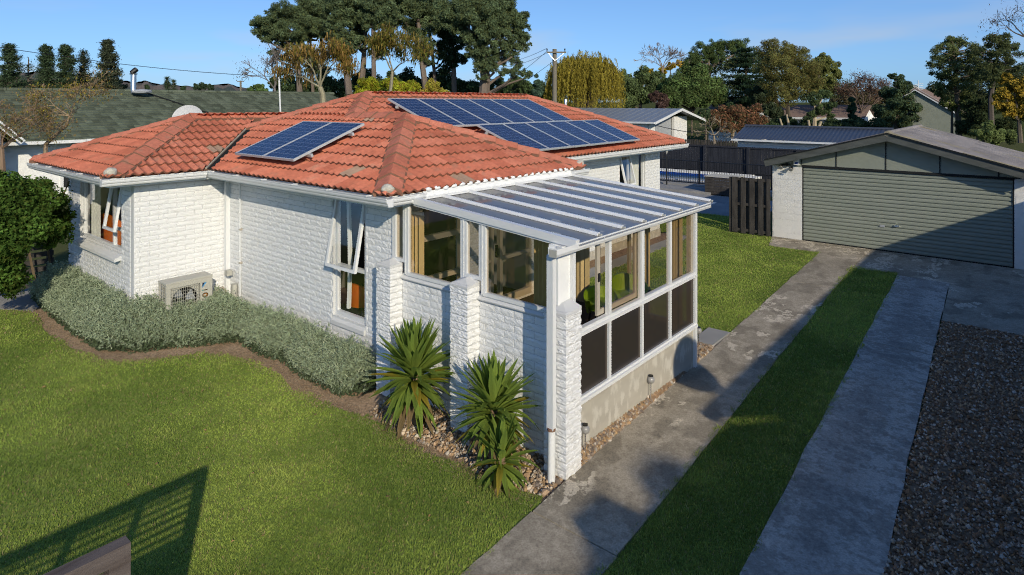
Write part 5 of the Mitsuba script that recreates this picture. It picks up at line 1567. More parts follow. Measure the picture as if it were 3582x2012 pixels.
# ------------------------------------------------------------------ hedge along the house
tag('hedge', 'low grey-green bushy hedge planted along the street walls of the house', 'hedge')
r_ = np.random.default_rng(61)
HED = Polygon([(-1.85, 11.9), (-1.93, 10.4), (-1.95, 8.9), (-1.92, 7.75), (-1.62, 7.30), (-1.17, 7.0), (-0.78, 6.72), (-0.30, 6.40), (-0.36, 5.6), (-0.26, 5.05), (-0.38, 4.35), (-0.36, 3.8), (-0.36, 3.45), (-0.05, 3.25), (0.18, 3.3),
               (0.18, 7.9), (-1.42, 7.92), (-1.42, 11.9)]).union(Polygon([(-1.85, 11.9), (-1.93, 10.4), (-1.95, 8.9), (-1.92, 7.75), (-1.62, 7.30), (-1.17, 7.0), (-0.78, 6.72), (-0.30, 6.40), (-0.36, 5.6), (-0.26, 5.05), (-0.38, 4.35), (-0.36, 3.8), (-0.36, 3.45), (-0.05, 3.25), (0.0, 4), (0, 7.5), (-1.5, 8), (-1.5, 11.9)]).buffer(0.06))
NST = 5600
q = scatter(HED.exterior.coords[:-1], NST, 62, 0.3)
db = np.array([HED.exterior.distance(shapely.Point(*p)) for p in q])
wall_d = np.minimum.reduce([np.abs(q[:, 0] - 0.2) + np.where(q[:, 1] > 7.9, 9, 0), np.hypot(np.maximum(0, np.maximum(-1.42 - q[:, 0], q[:, 0] - 0.2)), np.abs(q[:, 1] - 7.93)), np.abs(q[:, 0] + 1.42) + np.where(q[:, 1] < 7.9, 9, 0)])
edge_d = np.where(wall_d < db + 0.02, 9.0, db)
dome = np.sqrt(np.clip(np.minimum(edge_d, 0.42) / 0.42, 0, 1))
hum = meshkit.fbm(np.column_stack([q * 1.7, q[:, :1] * 0]), 3, 8)
top = 0.18 + dome * (0.34 + 0.30 * hum)
top -= 0.17 * np.exp(-((q[:, 0] + 0.6) / 0.7) ** 2 - ((q[:, 1] - 7.2) / 0.5) ** 2)
L = Leaves()
SW = []
cent = np.array([0.0, 0.0])
NL = 30
outd = np.zeros((NST, 2))
for i, p in enumerate(q):
    c = HED.exterior.interpolate(HED.exterior.project(shapely.Point(*p)))
    o = np.array([c.x, c.y]) - p
    outd[i] = o / (np.linalg.norm(o) + 1e-6) if edge_d[i] < 9 else (0, 0)
tl = r_.uniform(0.20, 0.40, NST)
dirs = np.column_stack([outd * (1.1 - dome)[:, None] + r_.normal(0, 0.42, (NST, 2)) + np.array([-0.16, -0.10]), 0.75 + 0.35 * r_.random(NST)])
dirs /= np.linalg.norm(dirs, axis=1, keepdims=True)
tipz = top * r_.uniform(0.80, 1.10, NST)
tip = np.column_stack([q + dirs[:, :2] * 0.1, tipz])
basep = tip - dirs * tl[:, None]
# pale thin twigs
side = np.cross(dirs, unit(r_, NST))
side /= np.linalg.norm(side, axis=1, keepdims=True)
sw = 0.0055
V = np.stack([basep - side * sw, basep + side * sw, tip + dirs * 0.06], 1).reshape(-1, 3)
ccol = np.array([0.44, 0.48, 0.36]) * r_.uniform(0.7, 1.25, (NST, 1))
put('hedge__twigs', (V, np.arange(len(V)).reshape(-1, 3)), 'bark', color=np.repeat(ccol, 3, 0), kind='stuff')
f = r_.random((NST, NL))
pos = basep[:, None] + (tip - basep)[:, None] * f[..., None] + r_.normal(0, 0.022, (NST, NL, 3))
pos = pos.reshape(-1, 3)
dd = np.repeat(dirs, NL, 0) * 0.6 + unit(r_, NST * NL) * 0.8
dd /= np.linalg.norm(dd, axis=1, keepdims=True)
nr = unit(r_, NST * NL) * 0.8 + np.array([-0.1, -0.2, 0.5])
nr /= np.linalg.norm(nr, axis=1, keepdims=True)
lc = np.array([0.255, 0.315, 0.205]) * (0.75 + 0.5 * r_.random((NST * NL, 1)))
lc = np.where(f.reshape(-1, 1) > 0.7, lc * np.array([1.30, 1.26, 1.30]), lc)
keep = pos[:, 2] > 0.01
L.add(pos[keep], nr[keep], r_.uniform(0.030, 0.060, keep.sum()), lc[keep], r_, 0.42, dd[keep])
# dark body under the shoot tips
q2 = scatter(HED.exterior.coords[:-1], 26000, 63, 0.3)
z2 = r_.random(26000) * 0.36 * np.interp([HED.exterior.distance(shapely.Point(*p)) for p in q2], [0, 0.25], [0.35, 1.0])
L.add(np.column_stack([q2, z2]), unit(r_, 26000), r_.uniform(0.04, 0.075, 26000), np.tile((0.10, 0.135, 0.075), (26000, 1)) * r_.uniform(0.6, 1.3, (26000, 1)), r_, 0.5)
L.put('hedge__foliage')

# ------------------------------------------------------------------ yuccas
def yucca(key, label, heads, seed):
    tag(key, label, 'yucca plant', 'yuccas against the sunroom brickwork')
    r = np.random.default_rng(seed)
    for (c, foot, R, n) in heads:
        c, foot = np.array(c, float), np.array(foot, float)
        put(nm(key + '__stem'), *((lambda m: (m, 'bark'))(tube([foot, (foot + c) / 2 + r.normal(0, 0.01, 3), c], [0.05, 0.045, 0.04], 8))), color=col((0.20, 0.14, 0.09), 8 * 3 + 2))
        for i in range(n):
            t = (i + 0.5) / n                                   # 0 = young centre leaf, 1 = old skirt
            el = math.radians(86 - 116 * t ** 0.92 + r.normal(0, 8))
            az = i * 2.39996 + r.normal(0, 0.15)
            ln = R * (0.80 + 0.30 * math.sin(math.pi * min(1, t * 1.3 + 0.1))) * r.uniform(0.82, 1.08) * (1.06 - 0.30 * t)
            wd = 0.028 * r.uniform(0.85, 1.2) * (R / 0.6) ** 0.5
            d = np.array([math.cos(el) * math.cos(az), math.cos(el) * math.sin(az), math.sin(el)])
            droop = 0.05 + 0.38 * t ** 2 + r.uniform(0, 0.12)
            org = c + np.array([0, 0, 0.05 - 0.42 * R * t]) + d * 0.03
            sidev = np.cross(d, [0, 0, 1.0])
            sidev /= np.linalg.norm(sidev) + 1e-9
            upv = np.cross(sidev, d)
            if i and r.random() < 0.12 + 0.2 * t:
                droop += r.uniform(0.2, 0.6)
            K = 7
            V, Cc = [], []
            kind = r.random()
            if t > 0.78 and kind < 0.28:
                base_c, tip_c = np.array([0.21, 0.15, 0.075]), np.array([0.26, 0.19, 0.10])
            elif t > 0.5 and kind < 0.30:
                base_c, tip_c = np.array([0.13, 0.165, 0.02]), np.array([0.40, 0.30, 0.05])
            else:
                g = r.uniform(0.75, 1.25)
                base_c, tip_c = np.array([0.250, 0.335, 0.065]) * g, np.array([0.165, 0.245, 0.050]) * g
            for j in range(K):
                s = j / (K - 1)
                p = org + d * ln * s - np.array([0, 0, 1.0]) * droop * ln * s * s
                wj = wd * (0.75 + 0.55 * math.sin(min(1, s * 1.7) * math.pi * 0.6)) * (1 - max(0, (s - 0.5) / 0.5) ** 1.5)
                p[2] = max(p[2], 0.012)
                V += [p - sidev * wj + upv * wj * 0.28, p, p + sidev * wj + upv * wj * 0.28]
                cc = base_c * (1 - s) + tip_c * s
                Cc += [cc * 1.05, cc * 0.8, cc * 1.05]
            F = []
            for j in range(K - 1):
                a, b = 3 * j, 3 * j + 3
                F += [[a, a + 1, b + 1], [a, b + 1, b], [a + 1, a + 2, b + 2], [a + 1, b + 2, b + 1]]
            put(nm(key + '__leaf'), trimesh.Trimesh(V, F, process=False), 'leaf', color=np.array(Cc), smooth=True)


yucca('yucca_plant', 'large spiky yucca between the first and second brick piers', [((-0.27, 2.08, 0.66), (-0.24, 2.08, 0.0), 0.68, 215)], 71)
yucca('yucca_plant_001', 'smaller double-headed yucca between the second and corner brick piers', [((-0.24, 0.80, 0.62), (-0.22, 0.82, 0.0), 0.60, 150), ((-0.46, 0.50, 0.26), (-0.34, 0.58, 0.0), 0.46, 64)], 72)

# ------------------------------------------------------------------ creeper on the left fence
tag('creeper', 'thick dark green leafy creeper heaped over the slat fence at far left', 'creeper')
r_ = np.random.default_rng(81)
cb, cr = [], []
for (px, py, dp, rad) in [(20, 690, 11.2, 0.38), (110, 680, 11.6, 0.32), (60, 700, 11.0, 0.48), (150, 690, 11.4, 0.40), (205, 735, 11.9, 0.25), (20, 780, 10.6, 0.50), (100, 790, 11.0, 0.42), (185, 800, 11.7, 0.32), (-60, 700, 11, 0.6), (15, 870, 10.7, 0.38), (30, 930, 10.9, 0.27), (40, 985, 11.1, 0.22),
                           (-20, 960, 10.8, 0.40), (210, 800, 12.0, 0.20), (10, 650, 11.6, 0.26), (235, 760, 12.1, 0.12)]:
    cb.append(at(px, py, dp))
    cr.append(rad)
cb, cr = np.array(cb), np.array(cr)
sub, sr = [], []
for c, rad in zip(cb, cr):
    for d in unit(r_, 16):
        sub.append(c + d * rad * r_.uniform(0.5, 1.05) * np.array([1, 1, 0.9]))
        sr.append(rad * r_.uniform(0.18, 0.42))
L = Leaves()
blob_leaves(L, r_, np.vstack([cb, sub]), np.concatenate([cr * 0.7, sr]), 44000, 0.058, (0.036, 0.066, 0.014), 0.35, 0.95, ((0.085, 0.115, 0.025), 0.18), aspect=0.7, shell=(0.5, 1.2), clump_var=0.3)
# runners on the house corner
run = np.array([(-1.44, 11.30 - 0.35 * a, 2.45 - 1.6 * b) for a, b in r_.random((260, 2)) if a < 0.25 + 0.6 * abs(math.sin(b * 7))])
L.add(run, unit(r_, len(run)) * 0.4 + np.array([-1, 0, 0]), 0.05 * r_.uniform(0.5, 1.4, len(run)), np.tile((0.05, 0.08, 0.025), (len(run), 1)), r_, 0.7)
L.put('creeper__foliage')
sp = []
for (a, b) in [((-1.7, 12.35, 0.0), (-1.95, 12.0, 1.8)), ((-2.6, 12.35, 0.0), (-2.8, 11.9, 1.9)), ((-1.45, 12.3, 0.2), (-1.44, 11.2, 2.4))]:
    a, b = np.array(a), np.array(b)
    sp.append(([a, (a + b) / 2 + r_.normal(0, 0.08, 3), b], np.array([0.03, 0.022, 0.015])))
put_wood('creeper__stem', sp, (0.16, 0.12, 0.08))

# ------------------------------------------------------------------ trees
def pine(key, label, trunk, crown, seed, n=24000, size=0.34, colr=(0.064, 0.088, 0.046), group=None, category='pine tree'):
    """trunk: list of (px, py, depth, radius); crown: list of (px, py, depth, radius m)"""
    tag(key, label, category, group)
    r = np.random.default_rng(seed)
    parts = [([at(*t[:3]) for t in trunk], np.array([t[3] for t in trunk]))]
    top = parts[0][0]
    cen, rad = [], []
    crown = [(a_, b_, c_, d_ * 1.06) for a_, b_, c_, d_ in crown]
    for _ in range(5):
        f_ = r.uniform(0.45, 0.8)
        k_ = min(len(trunk) - 1, int(f_ * len(trunk)))
        crown.append((trunk[k_][0] + r.normal(0, 26), trunk[k_][1] - r.uniform(-5, 45), trunk[k_][2] + r.normal(0, 0.8), r.uniform(0.45, 0.85)))
    for (px, py, dp, R) in crown:
        c = at(px, py, dp)
        m = int(14 + 10 * R)
        for d in unit(r, m):
            d = d * np.array([1, 1, 0.75])
            cen.append(c + d * R * r.uniform(0.4, 1.08))
            rad.append(R * r.uniform(0.15, 0.31))
        # limb from the trunk to this clump
        zz = np.array([p[2] for p in top])
        tgt = c - np.array([0, 0, R * 0.5])
        h = np.clip(tgt[2] - np.hypot(*(tgt[:2] - top[-1][:2])) * 0.5, zz[0], zz[-1])
        s = np.array([np.interp(h, zz, [p[k] for p in top]) for k in range(3)])
        parts.append(([s, s * 0.5 + tgt * 0.5 + r.normal(0, 0.25, 3), tgt, c], np.array([0.13, 0.10, 0.06, 0.03])))
    n, size = int(n * 2.1), size * 0.74
    cen, rad = np.array(cen), np.array(rad)
    keys = cen[:, 2].argsort()
    for i in r.choice(len(cen), min(len(cen), 26), replace=False):
        j = np.argmin(np.linalg.norm(np.array([p[0][-1] for p in parts]) - cen[i], axis=1))
        parts.append(([parts[j][0][-1], cen[i]], np.array([0.05, 0.02])))
    put_wood(key + '__trunk', parts, (0.155, 0.125, 0.105), 7)
    L = Leaves()
    blob_leaves(L, r, cen, rad, n, size, colr, 0.22, 0.85, ((colr[0] * 1.9, colr[1] * 1.6, colr[2] * 1.2), 0.25), shell=(0.25, 1.25), up=0.35, aspect=0.26, clump_var=0.2)
    L.put(key + '__crown')


PG = 'tall pines behind the house'
pine('pine_tree', 'leftmost tall pine with its crown sweeping out to the left', [(1050, 345, 62, 0.30), (1044, 250, 62, 0.27), (1040, 190, 62, 0.24), (1045, 110, 62, 0.14)],
     [(925, 85, 61, 1.3), (965, 65, 62, 1.3), (1010, 55, 62, 1.5), (1060, 35, 63, 1.5), (960, 110, 61, 1.2), (1020, 110, 61, 1.3), (1080, 85, 62, 1.4), (930, 125, 61, 0.8), (1090, 20, 63, 1.3), (985, 150, 62, 0.8), (960, 190, 62, 0.7), (1000, 200, 63, 0.6)], 101, 30000, group=PG)
pine('pine_tree_001', 'thin pine stem second from the left, sharing the left crown', [(1096, 345, 64, 0.17), (1090, 230, 64, 0.16), (1085, 120, 64, 0.10)], [(1095, 60, 64, 1.4), (1120, 100, 64, 1.2), (1110, 10, 64, 1.4), (1075, 130, 64, 0.7)], 102, 12000, group=PG)
pine('pine_tree_002', 'third pine from the left, slim pinkish trunk low in the gap', [(1140, 345, 66, 0.22), (1130, 240, 66, 0.2), (1122, 130, 66, 0.12)], [(1140, 30, 66, 1.5), (1150, 75, 66, 1.2), (1160, 0, 66, 1.4), (1155, 120, 66, 0.8)], 103, 13000, group=PG)
pine('pine_tree_003', 'pine with a broad pale pink trunk right of the yellow pod tree', [(1222, 330, 58, 0.34), (1212, 240, 58, 0.31), (1205, 160, 58, 0.24), (1190, 80, 58, 0.14)],
     [(1190, 40, 58, 1.6), (1230, 60, 59, 1.4), (1180, 100, 58, 1.2), (1195, 145, 58, 1.1), (1225, 160, 58, 0.9), (1170, 165, 58, 0.7), (1200, -10, 59, 1.5), (1240, 10, 59, 1.3), (1245, 150, 59, 0.5)], 104, 22000, group=PG)
pine('pine_tree_004', 'pine with a forked grey trunk in the middle of the group', [(1262, 330, 60, 0.30), (1272, 220, 60, 0.27), (1276, 150, 60, 0.20), (1280, 70, 60, 0.12)],
     [(1270, 20, 60, 1.5), (1300, 50, 61, 1.3), (1260, 75, 60, 1.1), (1320, 20, 61, 1.4), (1295, -15, 61, 1.5), (1340, 60, 61, 1.1), (1270, 110, 60, 0.6)], 105, 18000, group=PG)
pine('pine_tree_005', 'straight slender pine trunk right of the forked pine', [(1309, 330, 57, 0.22), (1307, 200, 57, 0.21), (1305, 110, 57, 0.17), (1303, 40, 57, 0.1)],
     [(1305, 15, 57, 1.5), (1345, 35, 57, 1.3), (1320, 75, 57, 1.1), (1360, -10, 58, 1.5), (1370, 70, 58, 1.0), (1285, 60, 57, 0.8)], 106, 15000, group=PG)
pine('pine_tree_006', 'dark pine with wide airy crown left of the largest pine', [(1492, 330, 60, 0.30), (1478, 230, 60, 0.27), (1470, 150, 60, 0.22), (1460, 50, 60, 0.13)],
     [(1440, 20, 60, 1.5), (1480, 0, 60, 1.5), (1420, 60, 60, 1.2), (1460, 75, 61, 1.2), (1500, 50, 61, 1.3), (1470, 120, 60, 1.0), (1500, 100, 61, 0.9), (1480, 170, 60, 0.9), (1490, 215, 60, 0.7), (1440, 110, 60, 0.8), (1400, 15, 60, 1.3)], 107, 20000, group=PG)
pine('pine_tree_007', 'thin leaning pine trunk between the airy pine and the largest pine', [(1526, 330, 63, 0.18), (1514, 200, 63, 0.16), (1500, 90, 63, 0.1)], [(1500, 30, 63, 1.5), (1540, 20, 63, 1.6), (1530, 70, 63, 1.2), (1560, 60, 64, 1.3)], 108, 13000, group=PG)
pine('pine_tree_008', 'largest pine at the right of the group with a huge dense crown', [(1693, 340, 56, 0.50), (1698, 270, 56, 0.46), (1690, 200, 56, 0.38), (1672, 120, 56, 0.28), (1665, 20, 56, 0.15)],
     [(1600, 20, 56, 1.7), (1650, 0, 56, 1.8), (1710, 15, 56, 1.8), (1760, 25, 56, 1.6), (1590, 65, 56, 1.4), (1640, 70, 55, 1.5), (1700, 75, 55, 1.6), (1760, 80, 56, 1.4), (1810, 70, 56, 1.1), (1825, 105, 56, 0.8), (1835, 135, 56, 0.7), (1800, 125, 56, 1.0), (1740, 130, 55, 1.2),
      (1680, 130, 55, 1.1), (1630, 125, 56, 1.0), (1785, 165, 56, 0.9), (1830, 160, 56, 0.6), (1700, 185, 55, 1.0), (1660, 180, 55, 0.8), (1760, 200, 56, 0.9), (1720, 230, 55, 0.7), (1680, 235, 55, 0.8), (1810, 220, 56, 0.6), (1840, 260, 56, 0.6), (1800, 255, 56, 0.6), (1760, 250, 56, 0.5), (1690, 268, 55, 0.5)], 109, 60000, group=PG)
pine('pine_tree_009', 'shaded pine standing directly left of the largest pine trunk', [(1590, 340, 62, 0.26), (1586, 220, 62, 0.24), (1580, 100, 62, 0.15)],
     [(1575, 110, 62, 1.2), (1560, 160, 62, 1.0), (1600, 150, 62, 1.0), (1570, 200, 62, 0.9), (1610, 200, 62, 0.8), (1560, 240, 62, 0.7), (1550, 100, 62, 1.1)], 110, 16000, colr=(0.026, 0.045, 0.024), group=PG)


def bush(key, label, blobs, seed, n, size, colr, cat_='bush', tint=None, trunk=None, var=0.28, squash=0.9, aspect=0.6, subs=9, group=None, shell=(0.5, 1.08), bark=(0.12, 0.10, 0.08), limb=True):
    tag(key, label, cat_, group)
    r = np.random.default_rng(seed)
    cen, rad, parts = [], [], []
    base = None
    if trunk:
        pts = [at(*t[:3]) for t in trunk]
        parts.append((pts, np.array([t[3] for t in trunk])))
        base = pts
    for (px, py, dp, R) in blobs:
        c = at(px, py, dp)
        cen.append(c)
        rad.append(R * 0.62)
        for d in unit(r, subs):
            cen.append(c + d * R * r.uniform(0.5, 0.9) * np.array([1, 1, squash]))
            rad.append(R * r.uniform(0.22, 0.42))
        if base is not None and limb:
            zz = [p[2] for p in base]
            h = np.clip(c[2] - R, min(zz), max(zz))
            s = np.array([np.interp(h, zz, [p[k] for p in base]) for k in range(3)])
            parts.append(([s, (s + c) / 2 + r.normal(0, R * 0.12, 3), c], np.array([trunk[-1][3] * 0.8, trunk[-1][3] * 0.5, 0.02])))
    if not trunk:
        c = np.array(cen[0])
        low = min(b[2] for b in cen)
        parts.append(([np.array([c[0], c[1], min(-0.05, low)]), c], np.array([0.12, 0.05])))
    put_wood(key + '__trunk', parts, bark, 6)
    L = Leaves()
    blob_leaves(L, r, cen, rad, int(n * 1.5), size * 0.80, colr, var, squash, tint, shell=shell, aspect=aspect)
    L.put(key + '__crown')


# dark undergrowth and shrubs in front of the pines
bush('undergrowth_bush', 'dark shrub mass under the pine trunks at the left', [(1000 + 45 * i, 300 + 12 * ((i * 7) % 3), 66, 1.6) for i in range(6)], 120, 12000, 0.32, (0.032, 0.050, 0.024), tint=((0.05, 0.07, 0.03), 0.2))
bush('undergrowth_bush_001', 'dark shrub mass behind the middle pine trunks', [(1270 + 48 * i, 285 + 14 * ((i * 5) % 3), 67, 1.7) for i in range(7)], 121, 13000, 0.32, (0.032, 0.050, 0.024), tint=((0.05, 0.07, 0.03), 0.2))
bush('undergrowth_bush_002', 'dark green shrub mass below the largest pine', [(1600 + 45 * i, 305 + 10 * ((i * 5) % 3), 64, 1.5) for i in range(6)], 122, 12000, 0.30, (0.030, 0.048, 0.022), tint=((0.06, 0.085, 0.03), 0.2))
bush('undergrowth_bush_003', 'green shrub right of the largest pine, left of the power pole', [(1830, 315, 60, 1.1), (1870, 325, 60, 1.0), (1800, 300, 61, 1.1), (1905, 330, 60, 0.8)], 123, 6500, 0.26, (0.050, 0.075, 0.032))
bush('yellow_shrub', 'bright yellow-green feathery shrub at the left behind the tiled ridge', [(1290, 300, 33, 0.55), (1260, 325, 33, 0.4), (1320, 320, 33, 0.45)], 124, 5000, 0.16, (0.17, 0.19, 0.018), tint=((0.28, 0.22, 0.03), 0.25), aspect=0.3)
bush('yellow_shrub_001', 'widest yellow-green shrub behind the ridge near the solar panels', [(1360, 290, 32, 0.5), (1400, 305, 32, 0.55), (1440, 300, 32, 0.5), (1375, 325, 32, 0.4), (1430, 330, 32, 0.4)], 125, 7500, 0.16, (0.17, 0.19, 0.018), tint=((0.30, 0.22, 0.04), 0.3), aspect=0.3)
bush('yellow_shrub_002', 'small yellow leafed shrub at the right end of the tiled ridge', [(1510, 300, 33, 0.4), (1490, 325, 33, 0.35), (1550, 325, 33, 0.3)], 126, 3600, 0.17, (0.19, 0.18, 0.03), tint=((0.32, 0.20, 0.06), 0.3), aspect=0.3)


def open_tree(key, label, base, forks, seed, depth, n, size, colr, length, radius, cat_='tree', hang=0.5, bark=(0.22, 0.19, 0.15), kids=(2, 3), spread=0.62, grav=0.02, tint=None, scatter_r=0.35, aspect=0.35, minr=0.0, shrink=0.74, group=None, wob=0.12):
    """a tree whose branches show: limbs by recursion, sparse leaves near the tips"""
    tag(key, label, cat_, group)
    r = np.random.default_rng(seed)
    out, tips = [], []
    b = [at(*t[:3]) for t in base]
    out.append((b, np.array([t[3] for t in base])))
    for (dx, dz) in forks:
        d = RIGHT * dx + np.array([0, 0, dz]) + FWD * r.normal(0, 0.35)
        limbs(r, b[-1], d, length, radius, depth, out, spread, grav, tips, shrink, kids, 4, wob)
    put_wood(key + '__trunk', out, bark, 6, minr=minr)
    if n:
        tips = np.array(tips)
        L = Leaves()
        k = r.integers(0, len(tips), n)
        pos = tips[k] + r.normal(0, scatter_r, (n, 3)) * np.array([1, 1, 0.8]) - np.array([0, 0, hang * scatter_r])
        c = np.asarray(colr)[None] * (1 + 0.3 * r.normal(size=(n, 1)))
        if tint is not None:
            c = np.where(r.random((n, 1)) < tint[1], np.asarray(tint[0]) * (1 + 0.25 * r.normal(size=(n, 1))), c)
        ax = unit(r, n) * (1 - hang) + np.array([0, 0, -1.6]) * hang
        L.add(pos, unit(r, n), size * r.uniform(0.6, 1.5, n), c, r, aspect, ax)
        L.put(key + '__leaves')


open_tree('pod_tree', 'pale barked tree hung with orange-yellow pods in front of the left pines', [(1132, 372, 25, 0.13), (1128, 330, 25, 0.11), (1120, 305, 25, 0.10)], [(-1.0, 0.45), (-0.35, 1.2), (0.55, 1.0), (0.1, 1.3)], 131, 4, 3600, 0.20, (0.30, 0.19, 0.06), 0.78, 0.045,
          hang=0.75, bark=(0.25, 0.23, 0.16), tint=((0.18, 0.17, 0.035), 0.35), scatter_r=0.16, aspect=0.22, spread=0.55, minr=0.012)
open_tree('pod_tree_001', 'second pod tree with thin pale trunk behind the main ridge', [(1362, 345, 27, 0.075), (1368, 300, 27, 0.07), (1373, 250, 27, 0.06)], [(-0.9, 0.9), (0.0, 1.2), (0.9, 0.8)], 132, 4, 3300, 0.20, (0.24, 0.18, 0.05), 0.66, 0.036,
          hang=0.75, bark=(0.24, 0.22, 0.16), tint=((0.13, 0.15, 0.03), 0.4), scatter_r=0.18, aspect=0.22, spread=0.6, minr=0.011)
open_tree('bare_tree', 'bare greyish tree beside the green roof, left of the pod tree', [(965, 345, 50, 0.12), (960, 310, 50, 0.10)], [(-0.6, 1.0), (0.4, 1.0), (0.0, 1.3)], 133, 4, 700, 0.14, (0.16, 0.13, 0.11), 1.15, 0.06, bark=(0.15, 0.135, 0.13), minr=0.022)
bush('round_bush', 'small round green bush above the right end of the green roof', [(905, 305, 60, 0.55), (880, 315, 60, 0.4), (925, 318, 60, 0.4)], 134, 2600, 0.2, (0.055, 0.085, 0.03))

# willow
tag('willow_tree', 'rounded golden-yellow weeping willow right of the power pole', 'willow')
r_ = np.random.default_rng(140)
wc = at(2045, 300, 55)
parts = [([np.array([wc[0], wc[1], -0.1]), np.array([wc[0], wc[1], 2.6]), wc + np.array([0, 0, 1.0])], np.array([0.5, 0.42, 0.3]))]
L = Leaves()
for i in range(700):
    a, u = r_.uniform(0, 2 * np.pi), math.sqrt(r_.random())
    rx = 3.25 * u
    top_ = wc + np.array([rx * math.cos(a), rx * math.sin(a), 2.35 * math.sqrt(max(0, 1 - (u * 0.93) ** 2)) + r_.normal(0, 0.25)])
    ln = r_.uniform(1.6, 4.4) * (0.62 + 0.5 * u)
    outw = np.array([math.cos(a), math.sin(a), 0]) * r_.uniform(0.05, 0.45)
    ss = np.linspace(0, 1, 44)[:, None]
    p = top_ + outw * np.sin(ss * 1.6) + np.array([0, 0, -1.0]) * ln * ss ** 1.4 + r_.normal(0, 0.06, (44, 3))
    c = np.array([0.36, 0.30, 0.055]) * (0.7 + 0.55 * r_.random()) * r_.uniform(0.75, 1.25, (44, 1))
    L.add(p, unit(r_, 44), r_.uniform(0.22, 0.38, 44), c, r_, 0.22, np.tile((0, 0, -1.0), (44, 1)) + r_.normal(0, 0.25, (44, 3)))
    if i % 12 == 0:
        parts.append(([parts[0][0][1], (parts[0][0][1] + top_) / 2 + np.array([0, 0, 0.5]), top_], np.array([0.12, 0.07, 0.02])))
    if i % 14 == 5 and u < 0.75:
        parts.append(([top_, top_ + r_.normal(0, 0.12, 3) + np.array([0, 0, 0.55])], np.array([0.02, 0.012])))
put_wood('willow_tree__trunk', parts, (0.15, 0.12, 0.08), 6)
L.put('willow_tree__strands')
bush('small_conifer', 'small bluish conifer left of the willow foot', [(1885, 320, 54, 0.6), (1880, 290, 54, 0.4), (1875, 265, 54, 0.2)], 141, 2600, 0.2, (0.04, 0.065, 0.045), 'conifer')

# the belt of trees to the right
bush('green_tree', 'grey-green tree directly right of the willow', [(2215, 300, 58, 1.3), (2260, 330, 58, 1.2), (2200, 350, 58, 1.0), (2290, 290, 59, 1.1), (2250, 265, 59, 1.0), (2180, 270, 60, 0.8)], 150, 14000, 0.24, (0.060, 0.082, 0.035), 'tree', trunk=[(2240, 420, 58, 0.2), (2240, 330, 58, 0.12)])
open_tree('bare_tree_001', 'tall bare grey tree with a few yellow leaves above the grey roof', [(2315, 330, 66, 0.14), (2318, 270, 66, 0.12), (2318, 240, 66, 0.10)], [(-1.0, 0.8), (-0.5, 1.1), (-0.15, 1.4), (0.3, 1.3), (0.6, 1.0), (1.0, 0.8)], 151, 5, 0, 0.2, (0.3, 0.2, 0.05), 1.0, 0.06, bark=(0.22, 0.18, 0.155), minr=0.017)
bush('yellow_tree', 'yellow autumn foliage at the foot of the tall bare tree', [(2345, 232, 68, 0.6), (2375, 222, 68, 0.5), (2270, 250, 68, 0.5), (2320, 245, 68, 0.5)], 152, 4200, 0.22, (0.27, 0.20, 0.03), 'tree')
bush('round_tree', 'large rounded mid-green tree behind the grey roofed house', [(2370, 290, 56, 1.6), (2430, 275, 56, 1.6), (2480, 305, 56, 1.4), (2410, 335, 55, 1.4), (2350, 340, 55, 1.2), (2460, 350, 55, 1.2), (2520, 340, 56, 1.0), (2330, 310, 57, 0.9), (2400, 245, 57, 0.8)], 153, 24000, 0.22, (0.058, 0.088, 0.030), 'tree', tint=((0.085, 0.105, 0.04), 0.3), trunk=[(2420, 420, 56, 0.25), (2420, 320, 56, 0.15)])
bush('dark_shrub', 'dark purple-brown shrub below the round tree, above the grey roof', [(2295, 335, 54, 0.7), (2325, 350, 54, 0.6), (2310, 365, 54, 0.6)], 154, 4200, 0.2, (0.055, 0.035, 0.030))
pine('umbrella_pine', 'flat topped pine at the left of the tall tree clump', [(2470, 330, 70, 0.24), (2480, 240, 70, 0.2), (2478, 200, 70, 0.14)], [(2420, 205, 70, 1.0), (2455, 175, 70, 1.1), (2500, 165, 70, 1.2), (2540, 158, 71, 1.2), (2400, 230, 70, 0.7), (2440, 220, 70, 0.8), (2580, 165, 71, 1.2), (2480, 200, 70, 0.8)], 155, 15000, 0.28, (0.050, 0.075, 0.030), category='tree')
# cedar with layered branches
tag('cedar_tree', 'dark cedar with flat layered branches in the centre of the tall clump', 'cedar')
r_ = np.random.default_rng(156)
cb = at(2610, 430, 62)
cb[2] = 0
L, parts = Leaves(), []
H_ = 9.4
parts.append(([cb, cb + np.array([0, 0, H_])], np.array([0.35, 0.05])))
for lev in np.linspace(0.18, 0.98, 15):
    for k in range(9):
        a = r_.uniform(0, 2 * np.pi)
        ln = 3.3 * (1 - lev) ** 0.7 * r_.uniform(0.75, 1.15) + 0.3
        d = np.array([math.cos(a), math.sin(a), r_.normal(0.05, 0.08)])
        s = cb + np.array([0, 0, H_ * lev])
        e = s + d * ln
        parts.append(([s, e], np.array([0.06, 0.02])))
        nn = int(50 + 55 * ln)
        f = r_.random((nn, 1)) ** 0.6
        p = s + (e - s) * f + np.column_stack([r_.normal(0, 0.32, (nn, 2)), r_.normal(-0.02, 0.09, nn)])
        L.add(p, unit(r_, nn) * 0.5 + np.array([0, 0, 1.0]), r_.uniform(0.2, 0.36, nn), np.array([0.044, 0.080, 0.042]) * r_.uniform(0.6, 1.5, (nn, 1)), r_, 0.4)
put_wood('cedar_tree__trunk', parts, (0.12, 0.10, 0.085), 6)
L.put('cedar_tree__crown')
